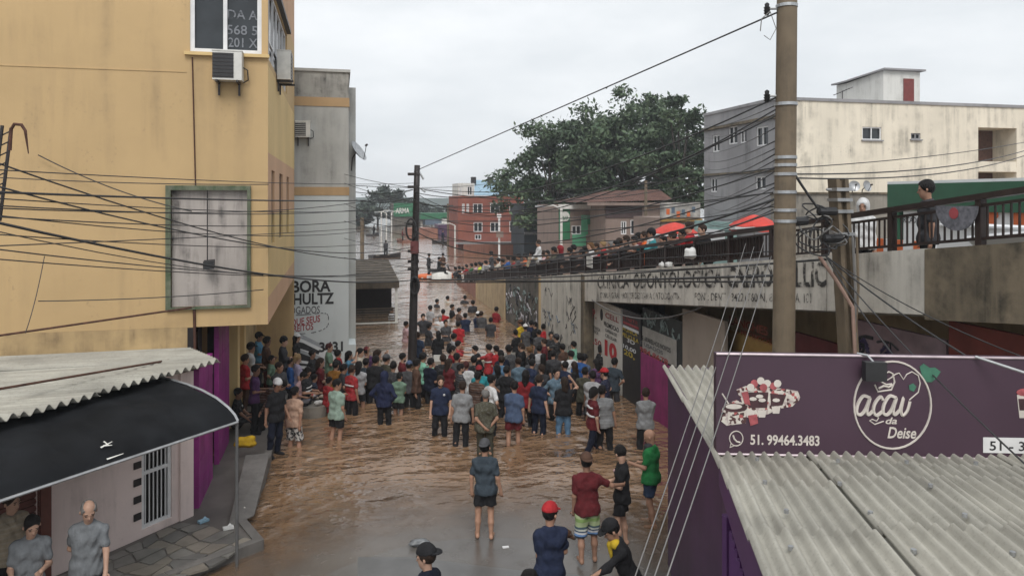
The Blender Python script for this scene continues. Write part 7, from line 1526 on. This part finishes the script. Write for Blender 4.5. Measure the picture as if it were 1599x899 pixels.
BW = 'dark cable between the slim pole and the big concrete pole'; GB = 'cables between the two tall poles'
Lc = ((268,20,-.0,.014),(300,152,.7,.014),(312,180,.9,.014),(330,262,.7,.012),(352,285,.8,.012),(300,170,1.2,.012),(436,440,.02,.016),(440,430,.05,.02),(360,310,.9,.02),(395,330,.8,.012))
for (v0,v1,s,r), o_ in zip(Lc, order([c_[1] for c_ in Lc])):
    cable(pole(v0), P(1214,v1,11), s, r, 'cable between the tall poles, '+o_+' from the top at the thick concrete pole', GB)
TW = 'thin cable crossing in front of the trees and houses'; GT = 'cables before the trees'
Lc = ((660,296,27,1100,282,30,.6,.016),(660,320,27,1110,232,30,.8,.016),(560,330,60,1210,300,30,1.0,.022),(700,330,95,1009,290,58,1.5,.03),(870,300,58,1100,260,40,.8,.02),(556,290,28,800,280,60,.3,.015),(556,300,28,645,296,27,.1,.014),(556,312,28,645,308,27,.15,.014),(556,338,28,645,350,27,.2,.012),(1100,250,38,1212,220,12,.2,.012),(1100,275,38,1212,240,12,.25,.012),(1100,300,38,1212,285,12,.25,.01),(1105,320,38,1212,300,12,.3,.01),(1105,330,38,1212,310,12,.4,.01),(1100,345,38,1212,325,12,.3,.01))
for (u0,v0,D0,u1,v1,D1,s,r), o_ in zip(Lc, order([c_[4] for c_ in Lc])):
    cable(P(u0,v0,D0), P(u1,v1,D1), s, r, 'thin cable before the trees and houses, '+o_+' highest at its right end', GT)
rr = random.Random(5)
for k, (v0, v1) in enumerate(((195,165),(214,178),(236,200),(262,232),(290,250),(312,268),(336,292),(352,318))):
    cable(P(1098,v0,39), P(1211,v1,11.3), .12+.1*rr.random(), .009, 'thin line across the grey side of the cream building, '+ORD[k]+' from the top', 'lines across the grey side wall')
for k, (v0, v1, s_) in enumerate(((272,262,.5),(286,300,.6),(318,322,.7),(345,352,.5),(372,392,.4),(402,412,.3))):
    cable(onY(538,v0,Y2)-Vector((0,.03,0)), P(1212,v1,11.2), s_, .009, 'thin sagging line over the middle of the street, '+ORD[k]+' from the top', 'lines over the street')
for k, (v0, v1, s_) in enumerate(((262,286,.1),(306,322,.2),(362,372,.25),(400,425,.2),(330,345,.4))):
    cable(P(-60,v0,8.4), pole(v1), s_, .008, 'hair thin line from the lattice arm to the slim pole, '+ORD[k]+' in its bundle', 'hair thin lines to the slim pole')
RW = 'thin cable running right from the big concrete pole past the cream building'; GR = 'cables right of the big pole'
for (v0,u1,v1,D1,s,r) in ((272,1640,222,22,.25,.012),(278,1640,228,22,.3,.012),(262,1640,214,20,.1,.008)): cable(P(1240,v0,11), P(u1,v1,D1), s, r, {272:'middle',278:'lowest',262:'highest'}[v0]+' of three thin cables running right past the cream building', GR)
DW = 'pale slack service cable slanting down beside the purple shop'; GD = 'service cables down to the street'
for (u0,v0,D0,u1,v1,D1,r) in ((1165,380,11.5,985,920,5.2,.0055),(1178,385,11.5,1000,920,5.0,.0055),(1195,372,11.2,1012,930,4.8,.0055),(1205,400,10.8,1030,935,4.4,.0055)): cable(P(u0,v0,D0), P(u1,v1,D1), .06, r, {1165:'leftmost',1178:'second from left',1195:'third from left',1205:'rightmost'}[u0]+' of four pale service cables slanting beside the purple shop', GD, 'cable_grey')
NW = 'thin cable slanting down from the short pole over the purple sign'; GN = 'cables over the purple sign'
for (u1,v1,D1,s,r) in ((1400,560,8.6,.05,.01),(1510,556,8.3,.05,.012),(1600,558,8.3,.1,.008),(1640,760,6.0,.1,.009)): cable(P(1290,400,11.2), P(u1,v1,D1), s, r, {1400:'leftmost',1510:'second from left',1600:'third from left',1640:'rightmost'}[u1]+' of four cables slanting down from the short pole over the sign', GN, 'cable')
cable(P(925,468,24.5), P(1100,478,17.5), .45, .02, 'pale drooping cable under the viaduct parapet', None, 'cable_grey')
cable(P(1240,270,11), P(1296,350,11.2), .02, .02, 'thick dark strut cable from the big pole to the cable knot', None)
cable(P(690,436,30), P(1290,405,11.2), .1, .018, 'long black cable passing in front of the viaduct lettering', None)
# ================================================================== moist air over the far street
hz = MB(); hz.box(-460, 460, -40, 640, -2.8, 24); hb_ = hz.obj('haze', None); stuff(hb_)
hm = bpy.data.materials.new('moist_air'); hm.use_nodes = True; ht_ = hm.node_tree; ht_.nodes.clear(); ho = nn(ht_, 'ShaderNodeOutputMaterial'); hv = nn(ht_, 'ShaderNodeVolumePrincipled')
hv.inputs['Color'].default_value = (.93,.96,1,1); hv.inputs['Density'].default_value = .0008; hv.inputs['Anisotropy'].default_value = .2; ht_.links.new(hv.outputs[0], ho.inputs['Volume']); hb_.data.materials.append(hm)
